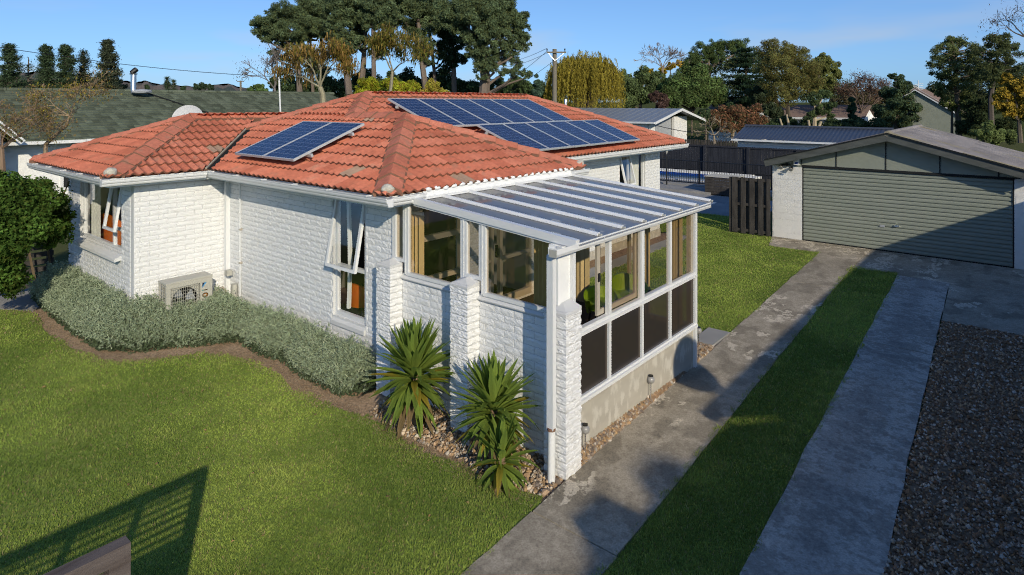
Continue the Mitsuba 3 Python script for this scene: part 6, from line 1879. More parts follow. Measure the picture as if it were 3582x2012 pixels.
bush('olive_tree', 'tall olive-brown feathery tree right of the cedar, highest of the clump', [(2720, 185, 52, 1.25), (2770, 200, 52, 1.3), (2690, 230, 52, 1.2), (2740, 250, 51, 1.4), (2800, 245, 52, 1.3), (2680, 290, 52, 1.0), (2730, 310, 51, 1.2), (2790, 305, 51, 1.2), (2840, 290, 52, 1.1), (2670, 175, 53, 0.8), (2700, 160, 53, 0.7), (2760, 165, 53, 0.7), (2810, 190, 53, 0.6), (2850, 240, 53, 0.9), (2700, 350, 52, 0.8), (2770, 355, 52, 0.8)],
     157, 34000, 0.16, (0.095, 0.096, 0.032), 'tree', tint=((0.14, 0.10, 0.04), 0.22), trunk=[(2760, 440, 52, 0.2), (2755, 370, 52, 0.17), (2745, 280, 52, 0.1)], bark=(0.09, 0.075, 0.06), aspect=0.4)
bush('spreading_tree', 'green tree reaching out to the right behind the olive-brown tree', [(2870, 215, 60, 1.0), (2905, 230, 60, 0.9), (2930, 255, 60, 0.6), (2890, 270, 60, 1.0), (2850, 300, 60, 1.0), (2900, 310, 60, 0.9)], 158, 12000, 0.2, (0.080, 0.090, 0.030), 'tree', trunk=[(2870, 430, 60, 0.2), (2865, 280, 60, 0.12)])
bush('pollard_tree', 'cut back tree with bright green regrowth above pale stumps', [(2850, 345, 44, 0.55), (2885, 330, 44, 0.55), (2900, 370, 44, 0.5), (2865, 385, 44, 0.5), (2840, 400, 44, 0.35), (2905, 405, 44, 0.35)], 159, 5200, 0.13, (0.050, 0.070, 0.030), 'tree', trunk=[(2848, 470, 44, 0.16), (2849, 430, 44, 0.14), (2850, 400, 44, 0.10)], bark=(0.36, 0.30, 0.21))
put_wood('pollard_tree__stumps', [([at(2835, 468, 44), at(2828, 420, 44)], np.array([0.09, 0.08])), ([at(2855, 468, 44), at(2872, 425, 44)], np.array([0.10, 0.09])), ([at(2740, 455, 46), at(2728, 415, 46)], np.array([0.08, 0.07])), ([at(2762, 455, 46), at(2752, 400, 46)], np.array([0.09, 0.08]))], (0.36, 0.30, 0.21), 8)
bush('autumn_shrub', 'rust-red autumn shrub between the grey and navy roofs', [(2530, 410, 40, 0.75), (2580, 390, 40, 0.8), (2625, 405, 40, 0.75), (2550, 445, 40, 0.65), (2605, 450, 40, 0.65), (2660, 420, 40, 0.6), (2500, 400, 40, 0.4), (2650, 380, 40, 0.45)], 160, 6500, 0.15, (0.125, 0.062, 0.036), 'shrub', tint=((0.12, 0.10, 0.05), 0.4), trunk=[(2560, 500, 40, 0.1), (2565, 460, 40, 0.08)], bark=(0.22, 0.18, 0.13))
open_tree('bare_shrub', 'small bare pale shrub in front of the rust-red autumn shrub', [(2500, 505, 37, 0.07), (2497, 475, 37, 0.06)], [(-0.9, 0.7), (0.0, 1.0), (0.9, 0.7)], 161, 3, 300, 0.12, (0.2, 0.16, 0.08), 0.55, 0.04, 'shrub', bark=(0.24, 0.20, 0.15), minr=0.016)
bush('dark_tree', 'dark bushy tree standing between the olive-brown tree and the garage', [(2690, 385, 50, 0.7), (2720, 400, 50, 0.7), (2660, 345, 51, 0.6), (2640, 330, 54, 0.8)], 162, 7000, 0.2, (0.032, 0.042, 0.022), 'tree')
open_tree('bare_tree_002', 'wide brown twiggy bare tree above the garage ridge', [(3010, 440, 58, 0.16), (3015, 390, 58, 0.13)], [(-1.1, 0.7), (-0.6, 1.0), (-0.1, 1.2), (0.4, 1.1), (0.9, 0.8)], 163, 5, 4200, 0.16, (0.17, 0.105, 0.07), 1.15, 0.07, bark=(0.17, 0.13, 0.11), minr=0.018, hang=0.2, scatter_r=0.3)
bush('small_conifer_001', 'narrow dark conifer in front of the brown bare tree', [(2982, 380, 50, 0.45), (2978, 350, 50, 0.3), (2985, 415, 50, 0.5), (2965, 430, 50, 0.4)], 164, 4600, 0.17, (0.022, 0.042, 0.024), 'conifer')
bush('conifer_tree', 'broad dark conifer behind the garage ridge', [(3150, 290, 50, 0.7), (3120, 330, 50, 1.0), (3180, 330, 50, 1.0), (3140, 375, 50, 1.2), (3200, 370, 50, 1.0), (3100, 400, 50, 1.0), (3160, 425, 50, 1.1), (3125, 265, 50, 0.35), (3215, 410, 50, 0.9), (3080, 430, 50, 0.7)], 165, 21000, 0.19, (0.038, 0.058, 0.032), 'conifer', tint=((0.09, 0.10, 0.03), 0.15), trunk=[(3140, 470, 50, 0.22), (3135, 300, 50, 0.08)])
ar = np.random.default_rng(1660)
AL = [(3345 + 92 * u * math.cos(t), 232 + 100 * u * math.sin(t), 42 + ar.normal(0, 0.9), ar.uniform(0.14, 0.34)) for u, t in zip(np.sqrt(ar.random(120)), ar.uniform(0, 6.28, 120))]
bush('alder_tree', 'tall open alder with a bare lower trunk rising above the garage roof', AL, 166, 17000, 0.12, (0.062, 0.075, 0.030), 'tree', trunk=[(3354, 475, 42, 0.19), (3352, 410, 42, 0.17), (3345, 300, 42, 0.12), (3342, 180, 42, 0.05)], bark=(0.16, 0.13, 0.10), subs=2, shell=(0.1, 1.9), aspect=0.7)
bush('ivy_tree', 'ivy clad lower growth around the alder trunk', [(3330, 370, 42, 0.35), (3300, 355, 42, 0.4), (3370, 365, 42, 0.4), (3390, 340, 43, 0.5), (3285, 330, 42, 0.3)], 167, 4200, 0.13, (0.07, 0.085, 0.03), 'tree')
AL = [(3490 + 80 * u * math.cos(t), 205 + 95 * u * math.sin(t), 38 + ar.normal(0, 0.9), ar.uniform(0.14, 0.32)) for u, t in zip(np.sqrt(ar.random(100)), ar.uniform(0, 6.28, 100))]
bush('dark_alder', 'shaded alder at the right edge with dark branches', AL, 168, 13000, 0.12, (0.045, 0.055, 0.024), 'tree', trunk=[(3470, 475, 38, 0.16), (3465, 350, 38, 0.13), (3480, 250, 38, 0.09), (3500, 130, 38, 0.04)], bark=(0.10, 0.085, 0.075), subs=2, shell=(0.1, 1.9), aspect=0.7)
bush('dark_hedge_tree', 'dark dense tree mass below the right edge alder', [(3420, 400, 40, 0.9), (3470, 370, 40, 1.0), (3430, 450, 40, 0.9), (3490, 440, 40, 0.9), (3400, 360, 41, 0.7), (3540, 460, 40, 0.9), (3500, 320, 41, 0.9), (3560, 400, 41, 0.9), (3380, 440, 41, 0.7)], 169, 19000, 0.15, (0.030, 0.042, 0.020), 'tree', tint=((0.07, 0.08, 0.03), 0.12))
bush('yellow_autumn_tree', 'golden-yellow autumn maple at the right edge of the picture', [(3510, 330, 34, 0.50), (3545, 300, 34, 0.55), (3570, 345, 34, 0.55), (3530, 385, 34, 0.5), (3575, 400, 34, 0.5), (3520, 275, 35, 0.4), (3490, 365, 34, 0.25), (3590, 290, 34, 0.5)], 170, 9500, 0.15, (0.21, 0.15, 0.025), 'tree', tint=((0.10, 0.09, 0.02), 0.4), trunk=[(3570, 500, 34, 0.12), (3565, 420, 34, 0.09)], aspect=0.8)
bush('low_green_bush', 'light green bush behind the right slope of the garage roof', [(3440, 470, 33, 0.5), (3490, 480, 33, 0.5), (3530, 470, 33, 0.4), (3460, 440, 33, 0.35)], 171, 5600, 0.12, (0.075, 0.095, 0.035))
open_tree('bare_tree_003', 'bare dark branch tips reaching in at the top right corner', [(3640, 400, 34, 0.2), (3610, 200, 34, 0.14), (3590, 130, 34, 0.1)], [(-0.9, 0.3), (-0.5, 1.0), (-0.15, 1.4), (0.4, 1.0)], 172, 4, 700, 0.11, (0.11, 0.07, 0.03), 0.85, 0.045, bark=(0.10, 0.085, 0.08), minr=0.010)
bush('hedge_mass', 'dark shrubs between the navy roof and the far houses', [(2660 + 42 * i, 440 + 8 * ((i * 3) % 2), 47, 0.75) for i in range(11)], 173, 14000, 0.19, (0.030, 0.045, 0.022))
bush('shrub_row', 'dark green shrubs behind the grey roofed house and garden fence', [(2470 + 30 * i, 400 + 12 * ((i * 5) % 3), 52, 0.9) for i in range(5)], 174, 8000, 0.2, (0.030, 0.045, 0.022))
bush('backdrop_tree', 'broad green tree mass filling behind the cedar and umbrella pine', [(2420 + 55 * i, 225 - 28 * math.sin(math.pi * i / 8) + 10 * ((i * 5) % 3), 76, 1.7) for i in range(9)] + [(2400 + 60 * i, 300 + 8 * ((i * 5) % 3), 75, 1.8) for i in range(10)], 178, 26000, 0.24, (0.052, 0.066, 0.028), 'trees', tint=((0.09, 0.09, 0.035), 0.25))
bush('backdrop_tree_001', 'dark tree mass behind the alders at the right edge', [(3270 + 45 * i, 330 + 14 * ((i * 5) % 3), 60, 1.5) for i in range(8)] + [(3400 + 45 * i, 265, 58, 1.2) for i in range(5)], 179, 17000, 0.22, (0.036, 0.044, 0.022), 'trees')
bush('far_trees', 'distant brown-green trees low on the horizon right of the clump', [(2940 + 30 * i, 350 - 8 * ((i * 7) % 3), 90, 1.6) for i in range(12)], 175, 12000, 0.35, (0.060, 0.052, 0.030), 'trees')
bush('far_trees_001', 'distant trees low on the horizon behind the right edge trees', [(3260 + 40 * i, 350, 90, 2.0) for i in range(9)], 176, 9000, 0.35, (0.035, 0.045, 0.025), 'trees')
bush('far_trees_002', 'distant dark trees behind the willow and grey roofed house', [(1900 + 55 * i, 325 - 8 * ((i * 7) % 3), 85, 1.8) for i in range(12)], 177, 12000, 0.36, (0.038, 0.052, 0.028), 'trees')

# left conifers
def conifer(key, label, px, top, bot, half, depth, seed, n, colr, layered=False, bare=0.0, group='wind blown conifers behind the green roof'):
    tag(key, label, 'conifer', group)
    r = np.random.default_rng(seed)
    t, b = at(px, top, depth), at(px, bot, depth)
    b[2] = 0.0
    m = half * depth / FOC
    Hh = t[2] - b[2]
    parts = [([b, (b + t) / 2 + r.normal(0, 0.05, 3), t], np.array([0.22, 0.14, 0.03]))]
    L = Leaves()
    nlev = 46
    for lev in np.linspace(0.10, 0.985, nlev) + r.normal(0, 0.012, nlev):
        lev = min(0.99, lev)
        prof = ((1 - lev) ** 0.75 if layered else (0.06 + 1.15 * (1 - lev) ** 0.82)) * r.uniform(0.45, 1.2)
        for k in range(5):
            if r.random() < bare:
                continue
            a = r.uniform(0, 2 * np.pi)
            ln = m * prof * r.uniform(0.7, 1.25) + 0.15
            d = np.array([math.cos(a), math.sin(a), r.normal(0.16, 0.16)]) + RIGHT * 0.25
            s = b + (t - b) * lev
            e = s + d * ln
            parts.append(([s, e], np.array([0.05, 0.015])))
            nn = max(8, int(3.0 * n / (nlev * 5)))
            f = r.random((nn, 1)) ** 0.55
            p = s + (e - s) * f + r.normal(0, 0.16, (nn, 3)) * np.array([1, 1, 0.7])
            L.add(p, unit(r, nn) * 0.6 + np.array([0, 0, 0.8]), r.uniform(0.16, 0.32, nn), 2.6 * np.array(colr) * r.uniform(0.5, 1.5, (nn, 1)), r, 0.36)
    put_wood(key + '__trunk', parts, (0.12, 0.10, 0.085), 5)
    L.put(key + '__crown')


CG = (0.036, 0.054, 0.028)
conifer('conifer_tree_001', 'conifer at the far left edge above the green roof', 30, 158, 300, 62, 58, 181, 5200, CG)
conifer('conifer_tree_002', 'thin half bare conifer second from the left edge', 100, 200, 300, 26, 60, 182, 700, CG, bare=0.6)
conifer('conifer_tree_003', 'dense dark conifer, third from the left edge', 158, 163, 300, 50, 58, 183, 5200, CG)
conifer('conifer_tree_004', 'tall ragged conifer in the middle of the left group', 228, 158, 300, 48, 57, 184, 5200, CG)
conifer('conifer_tree_005', 'slim spiky conifer left of the pyramid shaped one', 292, 178, 300, 32, 59, 185, 2600, (0.032, 0.042, 0.026), bare=0.25)
conifer('conifer_tree_006', 'pyramid shaped conifer with layered branches left of the roof flue', 372, 140, 312, 72, 56, 186, 7600, (0.042, 0.050, 0.030), layered=True)
conifer('conifer_tree_007', 'small distant conifer just right of the roof flue', 584, 272, 318, 16, 90, 187, 1500, CG, group='small distant conifers on the left skyline')
conifer('conifer_tree_008', 'thin distant conifer second to the right of the roof flue', 606, 278, 318, 10, 90, 188, 900, CG, group='small distant conifers on the left skyline')
bush('far_bush', 'tiny distant bushes on the skyline left of the dark clump', [(640, 308, 95, 0.4), (515, 305, 95, 0.5)], 189, 1200, 0.22, CG)
bush('far_clump', 'small dark clipped clump of trees on the left skyline', [(690, 304, 110, 0.75), (712, 303, 110, 0.85), (735, 305, 110, 0.7)], 190, 2600, 0.26, (0.030, 0.046, 0.026), 'trees')
bush('conifer_understorey', 'scrub at the foot of the left conifers behind the roof ridge', [(20 + 55 * i, 300, 62, 0.9) for i in range(8)], 191, 6000, 0.26, (0.045, 0.055, 0.03))

tag('street_tree', 'leafy tree behind the shading house dappling the lower driveway', 'tree')
L = Leaves()
rs = np.random.default_rng(199)
cen = np.array([(-9.3, -16.2, 7.7), (-8.2, -16.4, 7.9), (-7.2, -16.1, 7.65), (-8.6, -16.8, 7.2), (-10.2, -16.6, 7.6), (-7.8, -15.7, 7.2), (-9.0, -16.9, 6.4)]) + rs.normal(0, 0.1, (7, 3))
blob_leaves(L, rs, cen, np.array([0.45, 0.4, 0.38, 0.6, 0.5, 0.45, 0.9]), 5200, 0.16, (0.05, 0.07, 0.03))
L.put('street_tree__crown')
put_wood('street_tree__trunk', [([np.array([-9.0, -17.0, 0]), np.array([-9.0, -16.9, 4.5]), np.array([-8.8, -16.6, 7.2])], np.array([0.2, 0.15, 0.05]))], (0.12, 0.1, 0.08))

# twiggy yellowing tree at the left, in front of the green roof
open_tree('twiggy_tree', 'thin leaning twiggy tree with sparse yellow leaves at far left', [(158, 560, 15.2, 0.05), (160, 505, 15.2, 0.046), (190, 475, 15.2, 0.04), (232, 440, 15.2, 0.034), (245, 405, 15.2, 0.028)], [(-1.0, 0.35), (-0.5, 0.5), (0.3, 0.45), (0.7, 0.35), (-1.2, 0.1)], 195, 5, 3400, 0.045, (0.26, 0.17, 0.07), 0.42, 0.016,
          bark=(0.25, 0.19, 0.13), minr=0.0045, hang=0.4, scatter_r=0.12, aspect=0.5, grav=-0.02, wob=0.2, tint=((0.32, 0.27, 0.04), 0.35))
open_tree('twiggy_shrub', 'tangled brown shrub in front of the white gable at far left', [(10, 600, 14.2, 0.06), (5, 520, 14.2, 0.05)], [(-0.4, 1.0), (0.4, 0.9), (0.9, 0.5), (0.0, 1.2)], 196, 5, 900, 0.05, (0.20, 0.15, 0.05), 0.42, 0.02, 'shrub', bark=(0.20, 0.14, 0.10), minr=0.0045, scatter_r=0.1, wob=0.2)

# ------------------------------------------------------------------ houses in the background
def slab_roof(key, quad, th, bsdf):
    q = np.array(quad, float)
    n = np.cross(q[1] - q[0], q[3] - q[0])
    n /= np.linalg.norm(n)
    if n[2] < 0:
        n = -n
    V = np.vstack([q, q - n * th])
    put(key, trimesh.Trimesh(V, [[0, 1, 2], [0, 2, 3], [4, 6, 5], [4, 7, 6], [0, 4, 5], [0, 5, 1], [1, 5, 6], [1, 6, 2], [2, 6, 7], [2, 7, 3], [3, 7, 4], [3, 4, 0]], process=False), bsdf)


tag('green_roof_house', 'neighbouring house with a long dark green tiled roof behind the left wing', 'house')
GY0, GY1, GZ0, GZ1 = 25.3, 31.0, 2.50, 4.50
put('green_roof_house__wall', cat([box(-6, 17.5, 26.0, 36, -0.05, 2.45)]), 'white_board')
put('green_roof_house__roof', trimesh.Trimesh([(-7, GY0, GZ0 - 0.02), (18.2, GY0, GZ0 - 0.02), (18.2, GY1, GZ1 - 0.02), (-7, GY1, GZ1 - 0.02), (-7, 36.7, GZ0 - 0.02), (18.2, 36.7, GZ0 - 0.02)], [[0, 1, 2], [0, 2, 3], [3, 2, 5], [3, 5, 4], [1, 5, 2], [0, 3, 4]], process=False), 'green_tile')
sl = (GZ1 - GZ0) / (GY1 - GY0)
ncr = 19
for i in range(ncr):
    y0, y1 = GY0 + (GY1 - GY0) * i / ncr, GY0 + (GY1 - GY0) * (i + 1) / ncr + 0.02
    xs = np.arange(-7, 18.2, 0.14)
    h = 0.016 * (np.arange(len(xs)) % 2)
    z0, z1 = GZ0 + sl * (y0 - GY0), GZ0 + sl * (y1 - GY0)
    n = len(xs)
    V = [(x, y0, z0 + 0.055 + q) for x, q in zip(xs, h)] + [(x, y1, z1 + 0.02 + q) for x, q in zip(xs, h)] + [(x, y0 + 0.005, z0 + 0.012) for x in xs]
    F = [f for k in range(n - 1) for f in ([k, k + 1, n + k + 1], [k, n + k + 1, n + k], [2 * n + k, 2 * n + k + 1, k + 1], [2 * n + k, k + 1, k])]
    put(nm('green_roof_house__roof__course'), trimesh.Trimesh(V, F, process=False), 'green_tile')
for i in range(30):
    x = -6.9 + i * 0.84
    put(nm('green_roof_house__roof__ridge_tile'), tube([(x, GY1, GZ1 + 0.03 + 0.02), (x + 0.82, GY1, GZ1 + 0.05)], 0.10, 8), 'green_tile')
put('green_roof_house__roof__valley', beam((7.0, GY1 - 0.1, GZ1 + 0.03), (10.4, GY0, GZ0 + 0.085), 0.14, 0.03), 'dark_trim')
put('green_roof_house__gutter', box(-7, 18.2, GY0 - 0.10, GY0 + 0.02, GZ0 - 0.10, GZ0 + 0.02), 'white_metal')
used['green_roof_house__window'] = -1
for x in (2.2, 4.4, 6.6, 9.0, 11.5):
    k = nm('green_roof_house__window')
    put(k + '__frame', cat([frame_ring(1, 25.97, x, x + 1.5, 0.5, 2.2, 0.10, 0.06), box(x + 0.70, x + 0.80, 25.94, 26.0, 0.6, 2.1)]), 'white_metal')
    put(k + '__pane', box(x + 0.1, x + 1.4, 25.975, 25.99, 0.6, 2.1), 'charcoal')
for x in (2.9, 3.9, 4.9, 5.9):
    put(nm('green_roof_house__verandah_post'), box(x - 0.05, x + 0.05, 24.9, 25.0, 0, 2.45), 'white_metal')
put('green_roof_house__verandah_beam', box(2.8, 6.0, 24.88, 25.02, 2.451, 2.55), 'white_metal')
# steep white gable at the left
tag('white_gable', 'steep grey gable with white barge boards at the far left edge', 'house')
m = trimesh.creation.extrude_polygon(Polygon([(-5.5, 0), (0.05, 0), (0.05, 2.95), (-2.75, 5.75), (-5.5, 3.0)]), 3.0, engine='earcut')
put('white_gable__wall', m.apply_transform(np.array([[1, 0, 0, 0], [0, 0, 1, 24.6], [0, 1, 0, 0], [0, 0, 0, 1]], float)), 'house_grey')
put('white_gable__barge', beam((-2.75, 24.35, 5.95), (0.65, 24.35, 2.55), 0.06, 0.20), 'white_metal')
put('white_gable__barge_001', beam((-2.752, 24.352, 5.95), (-6.1, 24.352, 2.6), 0.06, 0.20), 'white_metal')
for s in (1, -1):
    slab_roof(nm('white_gable__roof'), [(-2.75, 24.3, 6.0), (-2.75 + s * 3.4, 24.3, 2.6), (-2.75 + s * 3.4, 29, 2.6), (-2.75, 29, 6.0)], 0.08, 'green_tile')
tag('flue', 'round metal chimney flue with a dark cowl on the green roof ridge', 'chimney flue')
fb = at(467, 312, 31)
put('flue__pipe', tube([fb - np.array([0, 0, 0.2]), fb + np.array([0, 0, 0.72])], 0.125, 16), 'steel', smooth=40)
put('flue__cowl', cat([tube([fb + np.array([0, 0, 0.73]), fb + np.array([0, 0, 0.78])], 0.17, 14), tube([fb + np.array([-.10, 0, 0.80]), fb + np.array([0.05, 0, 0.92]), fb + np.array([0.14, 0, 1.0])], [0.10, 0.13, 0.12], 10)]), 'charcoal')
put('flue__flashing', lump(fb + np.array([0.25, -0.35, -0.12]), 0.42, 3, (1.1, 0.9, 0.28)), 'house_grey', smooth=True)

tag('grey_roof_house', 'white house with a pale grey metal gable roof right of the willow', 'house')
gx0, gx1, gxa, gy, gl, ze, za = 32.7, 41.1, 36.9, 15.8, 11.0, 2.66, 3.55
slab_roof('grey_roof_house__roof', [(gx0, gy - 0.2, ze), (gxa, gy - 0.2, za), (gxa, gy + gl, za), (gx0, gy + gl, ze)], 0.08, 'grey_metal')
slab_roof('grey_roof_house__roof_001', [(gx1, gy - 0.2, ze), (gxa, gy - 0.2, za), (gxa, gy + gl, za), (gx1, gy + gl, ze)], 0.08, 'grey_metal')
for i in range(18):
    yy = gy + 0.4 + i * 0.6
    put(nm('grey_roof_house__roof__seam'), beam((gx0, yy, ze + 0.012), (gxa, yy, za + 0.012), 0.03, 0.02), 'grey_metal')
put('grey_roof_house__barge', beam((gx0, gy - 0.22, ze - 0.07), (gxa, gy - 0.22, za - 0.07), 0.05, 0.17), 'white_metal')
put('grey_roof_house__barge_001', beam((gx1, gy - 0.222, ze - 0.07), (gxa, gy - 0.222, za - 0.07), 0.05, 0.17), 'white_metal')
put('grey_roof_house__gutter', box(gx0 - 0.12, gx0 + 0.02, gy - 0.2, gy + gl, ze - 0.10, ze + 0.02), 'white_metal')
put('grey_roof_house__wall', cat([box(32.95, 34.1, gy + 0.5, gy + 0.7, -0.05, 2.7), box(37.1, 39.3, gy + 0.5, gy + 0.7, -0.05, 2.95), box(33.0, 33.2, gy + 0.7, gy + gl, -0.05, 2.55), box(39.1, 39.3, gy + 0.7, gy + gl, -0.05, 2.8)]), 'block_paint')
m = trimesh.creation.extrude_polygon(Polygon([(34.1, 1.55), (37.1, 1.55), (37.1, 3.40), (36.9, 3.46), (34.1, 2.88)]), 0.1, engine='earcut')
put('grey_roof_house__gable_panel', m.apply_transform(np.array([[1, 0, 0, 0], [0, 0, 1, gy + 0.75], [0, 1, 0, 0], [0, 0, 0, 1]], float)), 'house_grey')
put('grey_roof_house__window', cat([box(34.1, 37.1, gy + 0.85, gy + 0.9, 0.4, 1.55)]), 'charcoal')
put('grey_roof_house__window__frame', cat([box(x, x + 0.09, gy + 0.80, gy + 0.849, 0.4, 1.549) for x in (34.12, 35.1, 36.2, 36.98)]), 'white_metal')
put('grey_roof_house__downpipe', tube([(32.9, gy + 0.3, 2.6), (33.1, gy + 0.4, 2.2), (33.05, gy + 0.42, 0)], 0.05, 6), 'white_metal')
put('grey_roof_house__flue', cat([tube([(36.7, 25.6, 3.3), (36.7, 25.6, 4.0)], 0.12, 10), tube([(36.7, 25.6, 4.0), (36.7, 25.6, 4.25)], [0.17, 0.1], 10)]), 'steel')

tag('navy_roof_shed', 'white weatherboard shed with a low navy corrugated roof behind the garage', 'shed')
nx0, nx1, ny0, ny1 = 27.5, 29.5, 8.5, 1.4
xs_ = np.arange(ny1, ny0, 0.0475)
h = 0.012 * np.sin((xs_ - ny1) * 2 * math.pi / 0.19)
n = len(xs_)
V = [(nx0, y, 2.08 + q) for y, q in zip(xs_, h)] + [(nx1, y, 2.70 + q) for y, q in zip(xs_, h)] + [(nx1 + 2.2, y, 2.08 + q) for y, q in zip(xs_, h)]
F = [f for k in range(n - 1) for f in ([k, n + k + 1, k + 1], [k, n + k, n + k + 1], [n + k, 2 * n + k + 1, n + k + 1], [n + k, 2 * n + k, 2 * n + k + 1])]
put('navy_roof_shed__roof', trimesh.Trimesh(V, F, process=False), 'navy_metal', smooth=60)
put('navy_roof_shed__gutter', box(nx0 - 0.10, nx0 + 0.015, ny1, ny0, 1.975, 2.065), 'white_metal')
put('navy_roof_shed__ridge_cap', tube([(nx1, ny1, 2.70), (nx1, ny0, 2.70)], 0.07, 8), 'navy_metal')
used['navy_roof_shed__weatherboard'] = -1
for i in range(11):
    put(nm('navy_roof_shed__weatherboard'), trimesh.Trimesh([(27.80, ny1, 0.1 + i * 0.17), (27.80, ny0 - 0.2, 0.1 + i * 0.17), (27.83, ny0 - 0.2, 0.28 + i * 0.17), (27.83, ny1, 0.28 + i * 0.17), (27.9, ny1, 0.1 + i * 0.17), (27.9, ny0 - 0.2, 0.1 + i * 0.17)], [[0, 1, 2], [0, 2, 3], [0, 4, 5], [0, 5, 1]], process=False), 'block_paint')
put('navy_roof_shed__end_wall', trimesh.creation.extrude_polygon(Polygon([(27.82, 0), (31.4, 0), (31.4, 2.0), (29.5, 2.6), (27.82, 2.0)]), 0.05, engine='earcut').apply_transform(np.array([[1, 0, 0, 0], [0, 0, 1, ny0 - 0.25], [0, 1, 0, 0], [0, 0, 0, 1]], float)), 'block_paint')
tag('paling_fence', 'dark paling fence between the tall black fence and the autumn shrub', 'fence')
for i in range(46):
    y = 9.0 + i * 0.16
    put(nm('paling_fence__paling'), box(34.0, 34.02, y, y + 0.12, 0.1, 1.55 + r_.uniform(-0.02, 0.02)), 'dark_timber')
put('paling_fence__rail', box(34.021, 34.07, 9.0, 16.4, 1.2, 1.28), 'dark_timber')


def far_house(key, label, c, half_w, length, axis, ze, za, wall, roof, windows=2):
    tag(key, label, 'house')
    c = np.array(c, float)
    u = np.array([1.0, 0, 0]) if axis == 0 else np.array([0, 1.0, 0])     # ridge direction
    v = np.array([0, 1.0, 0]) if axis == 0 else np.array([1.0, 0, 0])
    P = lambda a, b, z: c + u * a + v * b + np.array([0, 0, z])
    for s in (1, -1):
        slab_roof(nm(key + '__roof'), [P(-length, 0, za), P(length, 0, za), P(length, s * half_w, ze), P(-length, s * half_w, ze)], 0.1, roof)
        put(nm(key + '__fascia'), beam(P(-length, s * half_w, ze - 0.08), P(length, s * half_w, ze - 0.08), 0.06, 0.2), 'white_metal')
    w_ = half_w - 0.4
    zw = ze + (za - ze) * 0.4 / half_w
    poly = Polygon([(-w_, 0), (w_, 0), (w_, ze - 0.1), (0, za - 0.25), (-w_, ze - 0.1)])
    m = trimesh.creation.extrude_polygon(poly, 2 * length - 0.6, engine='earcut')
    M = np.eye(4)
    M[:3, 0], M[:3, 1], M[:3, 2], M[:3, 3] = v, (0, 0, 1), u, c - u * (length - 0.3)
    if np.linalg.det(M[:3, :3]) < 0:
        m.invert()
    put(key + '__wall', m.apply_transform(M), wall)
    for i in range(windows):
        a = -length * 0.6 + i * 1.2 * length / max(1, windows - 1)
        for s in (-1,):
            k = nm(key + '__window')
            p, q = P(a - 0.7, s * (w_ + 0.02), 1.0), P(a + 0.7, s * (w_ + 0.02), 1.0)
            put(k + '__frame', beam(p + np.array([0, 0, .55]), q + np.array([0, 0, .55]), 0.06, 1.25), 'white_metal')
            put(k + '__pane', beam((p * 0.95 + q * 0.05) + np.array([0, 0, .55]) + v * s * 0.03, (p * 0.05 + q * 0.95) + np.array([0, 0, .55]) + v * s * 0.03, 0.05, 1.05), 'charcoal')


far_house('far_house', 'distant white house with a brown tiled roof seen between the trees', (62.0, 12.5, 0), 3.4, 4.5, 1, 2.55, 3.75, 'white_board', 'brown_roof')
far_house('far_house_001', 'second distant pale house with brown roof partly behind the olive-brown tree', (59.5, 19.0, 0), 3.4, 3.0, 1, 3.0, 4.5, 'white_board', 'brown_roof')
tag('white_car', 'small white parked vehicle glimpsed between the dark conifers', 'car')
cc_ = at(3050, 425, 60)
cc_[2] = 0.0
prof = [(-2.1, 0.35), (-2.1, 0.85), (-1.5, 1.0), (-0.9, 1.6), (1.0, 1.65), (1.7, 1.05), (2.15, 0.9), (2.15, 0.35)]
m = trimesh.creation.extrude_polygon(Polygon(prof), 1.7, engine='earcut')
put('white_car__body', m.apply_transform(np.array([[0.64, 0, 0.768, cc_[0]], [-0.768, 0, 0.64, cc_[1]], [0, 1, 0, 0.9], [0, 0, 0, 1]], float)), 'white_metal')
for a in (-1.3, 1.35):
    put(nm('white_car__wheel'), tube([(cc_[0] + 0.64 * a - 0.05 * .768, cc_[1] - 0.768 * a - 0.05 * .64, 1.25), (cc_[0] + 0.64 * a + .2 * .768, cc_[1] - 0.768 * a + 0.2 * .64, 1.25)], 0.32, 14), 'charcoal')
put('white_car__base', cat([beam((cc_[0] - 1.4, cc_[1] + 1.7, 0.45), (cc_[0] + 1.6, cc_[1] - 1.8, 0.45), 1.8, 0.95)]), 'house_grey')
tag('green_shed', 'dark grey-green gabled building with white barge behind the alder', 'building')
sx, sy_ = 53.0, 3.4
m = trimesh.creation.extrude_polygon(Polygon([(-2.2, 0), (2.6, 0), (2.6, 3.1), (0, 4.9), (-2.2, 3.3)]), 5.0, engine='earcut')
put('green_shed__wall', m.apply_transform(np.array([[0, 0, 1, sx], [-1, 0, 0, sy_], [0, 1, 0, 0], [0, 0, 0, 1]], float)), 'grey_paint')
put('green_shed__barge', beam((sx - 0.15, sy_, 5.05), (sx - 0.15, sy_ - 2.9, 3.05), 0.08, 0.2), 'white_metal')
put('green_shed__barge_001', beam((sx - 0.152, sy_, 5.05), (sx - 0.152, sy_ + 2.5, 3.3), 0.08, 0.2), 'white_metal')
slab_roof('green_shed__roof', [(sx - 0.2, sy_, 5.15), (sx + 6, sy_, 5.15), (sx + 6, sy_ - 3.0, 3.1), (sx - 0.2, sy_ - 3.0, 3.1)], 0.1, 'brown_roof')
slab_roof('green_shed__roof_001', [(sx - 0.2, sy_, 5.15), (sx + 6, sy_, 5.15), (sx + 6, sy_ + 2.6, 3.35), (sx - 0.2, sy_ + 2.6, 3.35)], 0.1, 'brown_roof')
tag('tv_aerial', 'thin white television aerial left of the grey-green gable', 'aerial')
ab = at(3212, 325, 50)
put('tv_aerial__mast', tube([np.array([ab[0], ab[1], 0.5]), ab + np.array([0, 0, 1.0])], 0.03, 6), 'white_metal')
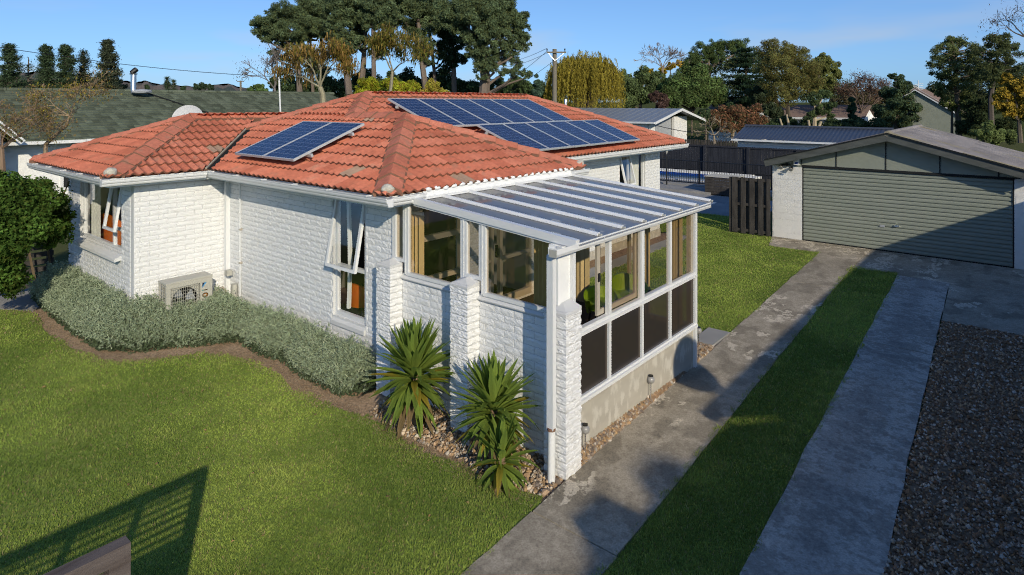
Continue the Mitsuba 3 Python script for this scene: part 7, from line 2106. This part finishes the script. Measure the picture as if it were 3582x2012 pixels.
put('tv_aerial__elements', cat([tube([ab + np.array([0, 0, 0.3 + 0.1 * i]) - RIGHT * 0.4, ab + np.array([0, 0, 0.3 + 0.16 * i]) + RIGHT * 0.4], 0.02, 5) for i in range(4)]), 'white_metal')

# ------------------------------------------------------------------ poles and wires
tag('power_pole', 'weathered timber power pole with a crossarm left of the willow', 'power pole')
pd = 40.0
pt = at(1940, 172, pd)
matte('pole_wood', (0.165, 0.15, 0.12))
put('power_pole__post', tube([np.array([pt[0], pt[1], 0.0]), pt], [0.17, 0.135], 12), 'pole_wood', smooth=40)
ca_, cb_ = at(1912, 183, pd - 0.2), at(1980, 183, pd - 0.2)
put('power_pole__crossarm', beam(ca_, cb_, 0.09, 0.09), 'pole_wood')
for p in (ca_ + RIGHT * 0.03, cb_ - RIGHT * 0.08):
    put(nm('power_pole__insulator'), cat([tube([p + np.array([0, 0, 0.05]), p + np.array([0, 0, 0.12])], 0.02, 6), tube([p + np.array([0, 0, 0.12]), p + np.array([0, 0, 0.24])], [0.05, 0.035], 8)]), 'charcoal')
for s, q in ((-1, ca_), (1, cb_)):
    m_ = (ca_ + cb_) / 2
    put(nm('power_pole__brace'), beam(q * 0.85 + m_ * 0.15 - np.array([0, 0, 0.03]), np.array([pt[0], pt[1], pt[2] - 0.75]) - FWD * 0.17, 0.03, 0.03), 'steel')


def wire(key, label, a, b, sag, rad=0.014, group='overhead wires'):
    a, b = np.array(a, float), np.array(b, float)
    t = np.linspace(0, 1, 14)[:, None]
    p = a * (1 - t) + b * t - np.array([0, 0, 1.0]) * sag * 4 * t * (1 - t)
    put(key, tube(p, rad, 5), 'charcoal')
    tag(key, label, 'wire', group)


wire('overhead_wire', 'long dark overhead wire crossing the sky at the left', at(-120, 146, 40), at(960, 268, 52), 0.35, 0.022)
wire('overhead_wire_001', 'upper thin wire running left from the power pole crossarm', ca_ + np.array([0, 0, 0.24]), at(1720, 222, 62), 0.3, 0.014)
wire('overhead_wire_002', 'second thin wire left of the pole, just below the upper one', ca_ + np.array([0, 0, -0.05]), at(1730, 235, 60), 0.3, 0.014)
wire('overhead_wire_003', 'steep service wire dropping left from the crossarm of the power pole', ca_ + np.array([0, 0, 0.05]), at(1700, 330, 44), 0.2, 0.013)
wire('overhead_wire_004', 'service wire slanting down left behind the power pole', cb_ + np.array([0, 0, 0.05]), at(1690, 370, 44), 0.2, 0.013)
wire('overhead_wire_005', 'low wire sagging across the grey roofed house to the navy shed', at(2300, 440, 34), at(2600, 478, 36), 0.15, 0.018)
tag('power_pole_001', 'tiny distant power pole on the skyline above the green roof', 'power pole')
p2 = at(842, 282, 80)
put('power_pole_001__post', tube([np.array([p2[0], p2[1], 0.0]), p2], [0.16, 0.12], 8), 'pole_wood')
put('power_pole_001__crossarm', beam(p2 - RIGHT * 0.4 - np.array([0, 0, 0.1]), p2 + RIGHT * 0.4 - np.array([0, 0, 0.1]), 0.1, 0.1), 'pole_wood')
tag('vent_pipe', 'short white pipe standing above the green roof ridge beside the bare tree', 'pipe')
p3 = at(982, 335, 33)
put('vent_pipe', tube([np.array([p3[0], p3[1], 3.0]), at(976, 270, 33)], 0.045, 8), 'white_metal')

# ------------------------------------------------------------------ hills
def hills(key, px0, px1, dist, prof, seed):
    pxs = np.linspace(px0, px1, 220)
    ys = np.interp(pxs, [p for p, _ in prof], [y for _, y in prof])
    ys = ys + (meshkit.fbm(np.column_stack([pxs * 0.03, pxs * 0, pxs * 0 + seed]), 4, seed) - 0.5) * 9
    V, n = [], len(pxs)
    for j, (dd, hh) in enumerate(((0.80, 0.0), (0.88, 0.45), (0.95, 0.82), (1.0, 1.0), (1.12, 0.6), (1.25, 0.0))):
        for px, y in zip(pxs, ys):
            p = at(px, y, dist)
            h = max(0.5, p[2])
            b = CAM + (p - CAM) * dd
            V.append((b[0], b[1], -5 + (h + 5) * hh * (1 + 0.12 * math.sin(px * 0.13 + j * 2) * (hh < 1))))
    F = [f for j in range(5) for i in range(n - 1) for f in ([j * n + i, j * n + i + 1, (j + 1) * n + i + 1], [j * n + i, (j + 1) * n + i + 1, (j + 1) * n + i])]
    struct(key, trimesh.Trimesh(V, F, process=False), 'hill_earth', smooth=True)


hills('hills', -900, 1250, 8000, [(-900, 262), (-300, 268), (0, 262), (130, 248), (250, 258), (400, 280), (440, 280), (470, 292), (505, 279), (560, 295), (640, 299), (700, 306), (760, 296), (800, 294), (860, 310), (960, 322), (1250, 340)], 3)
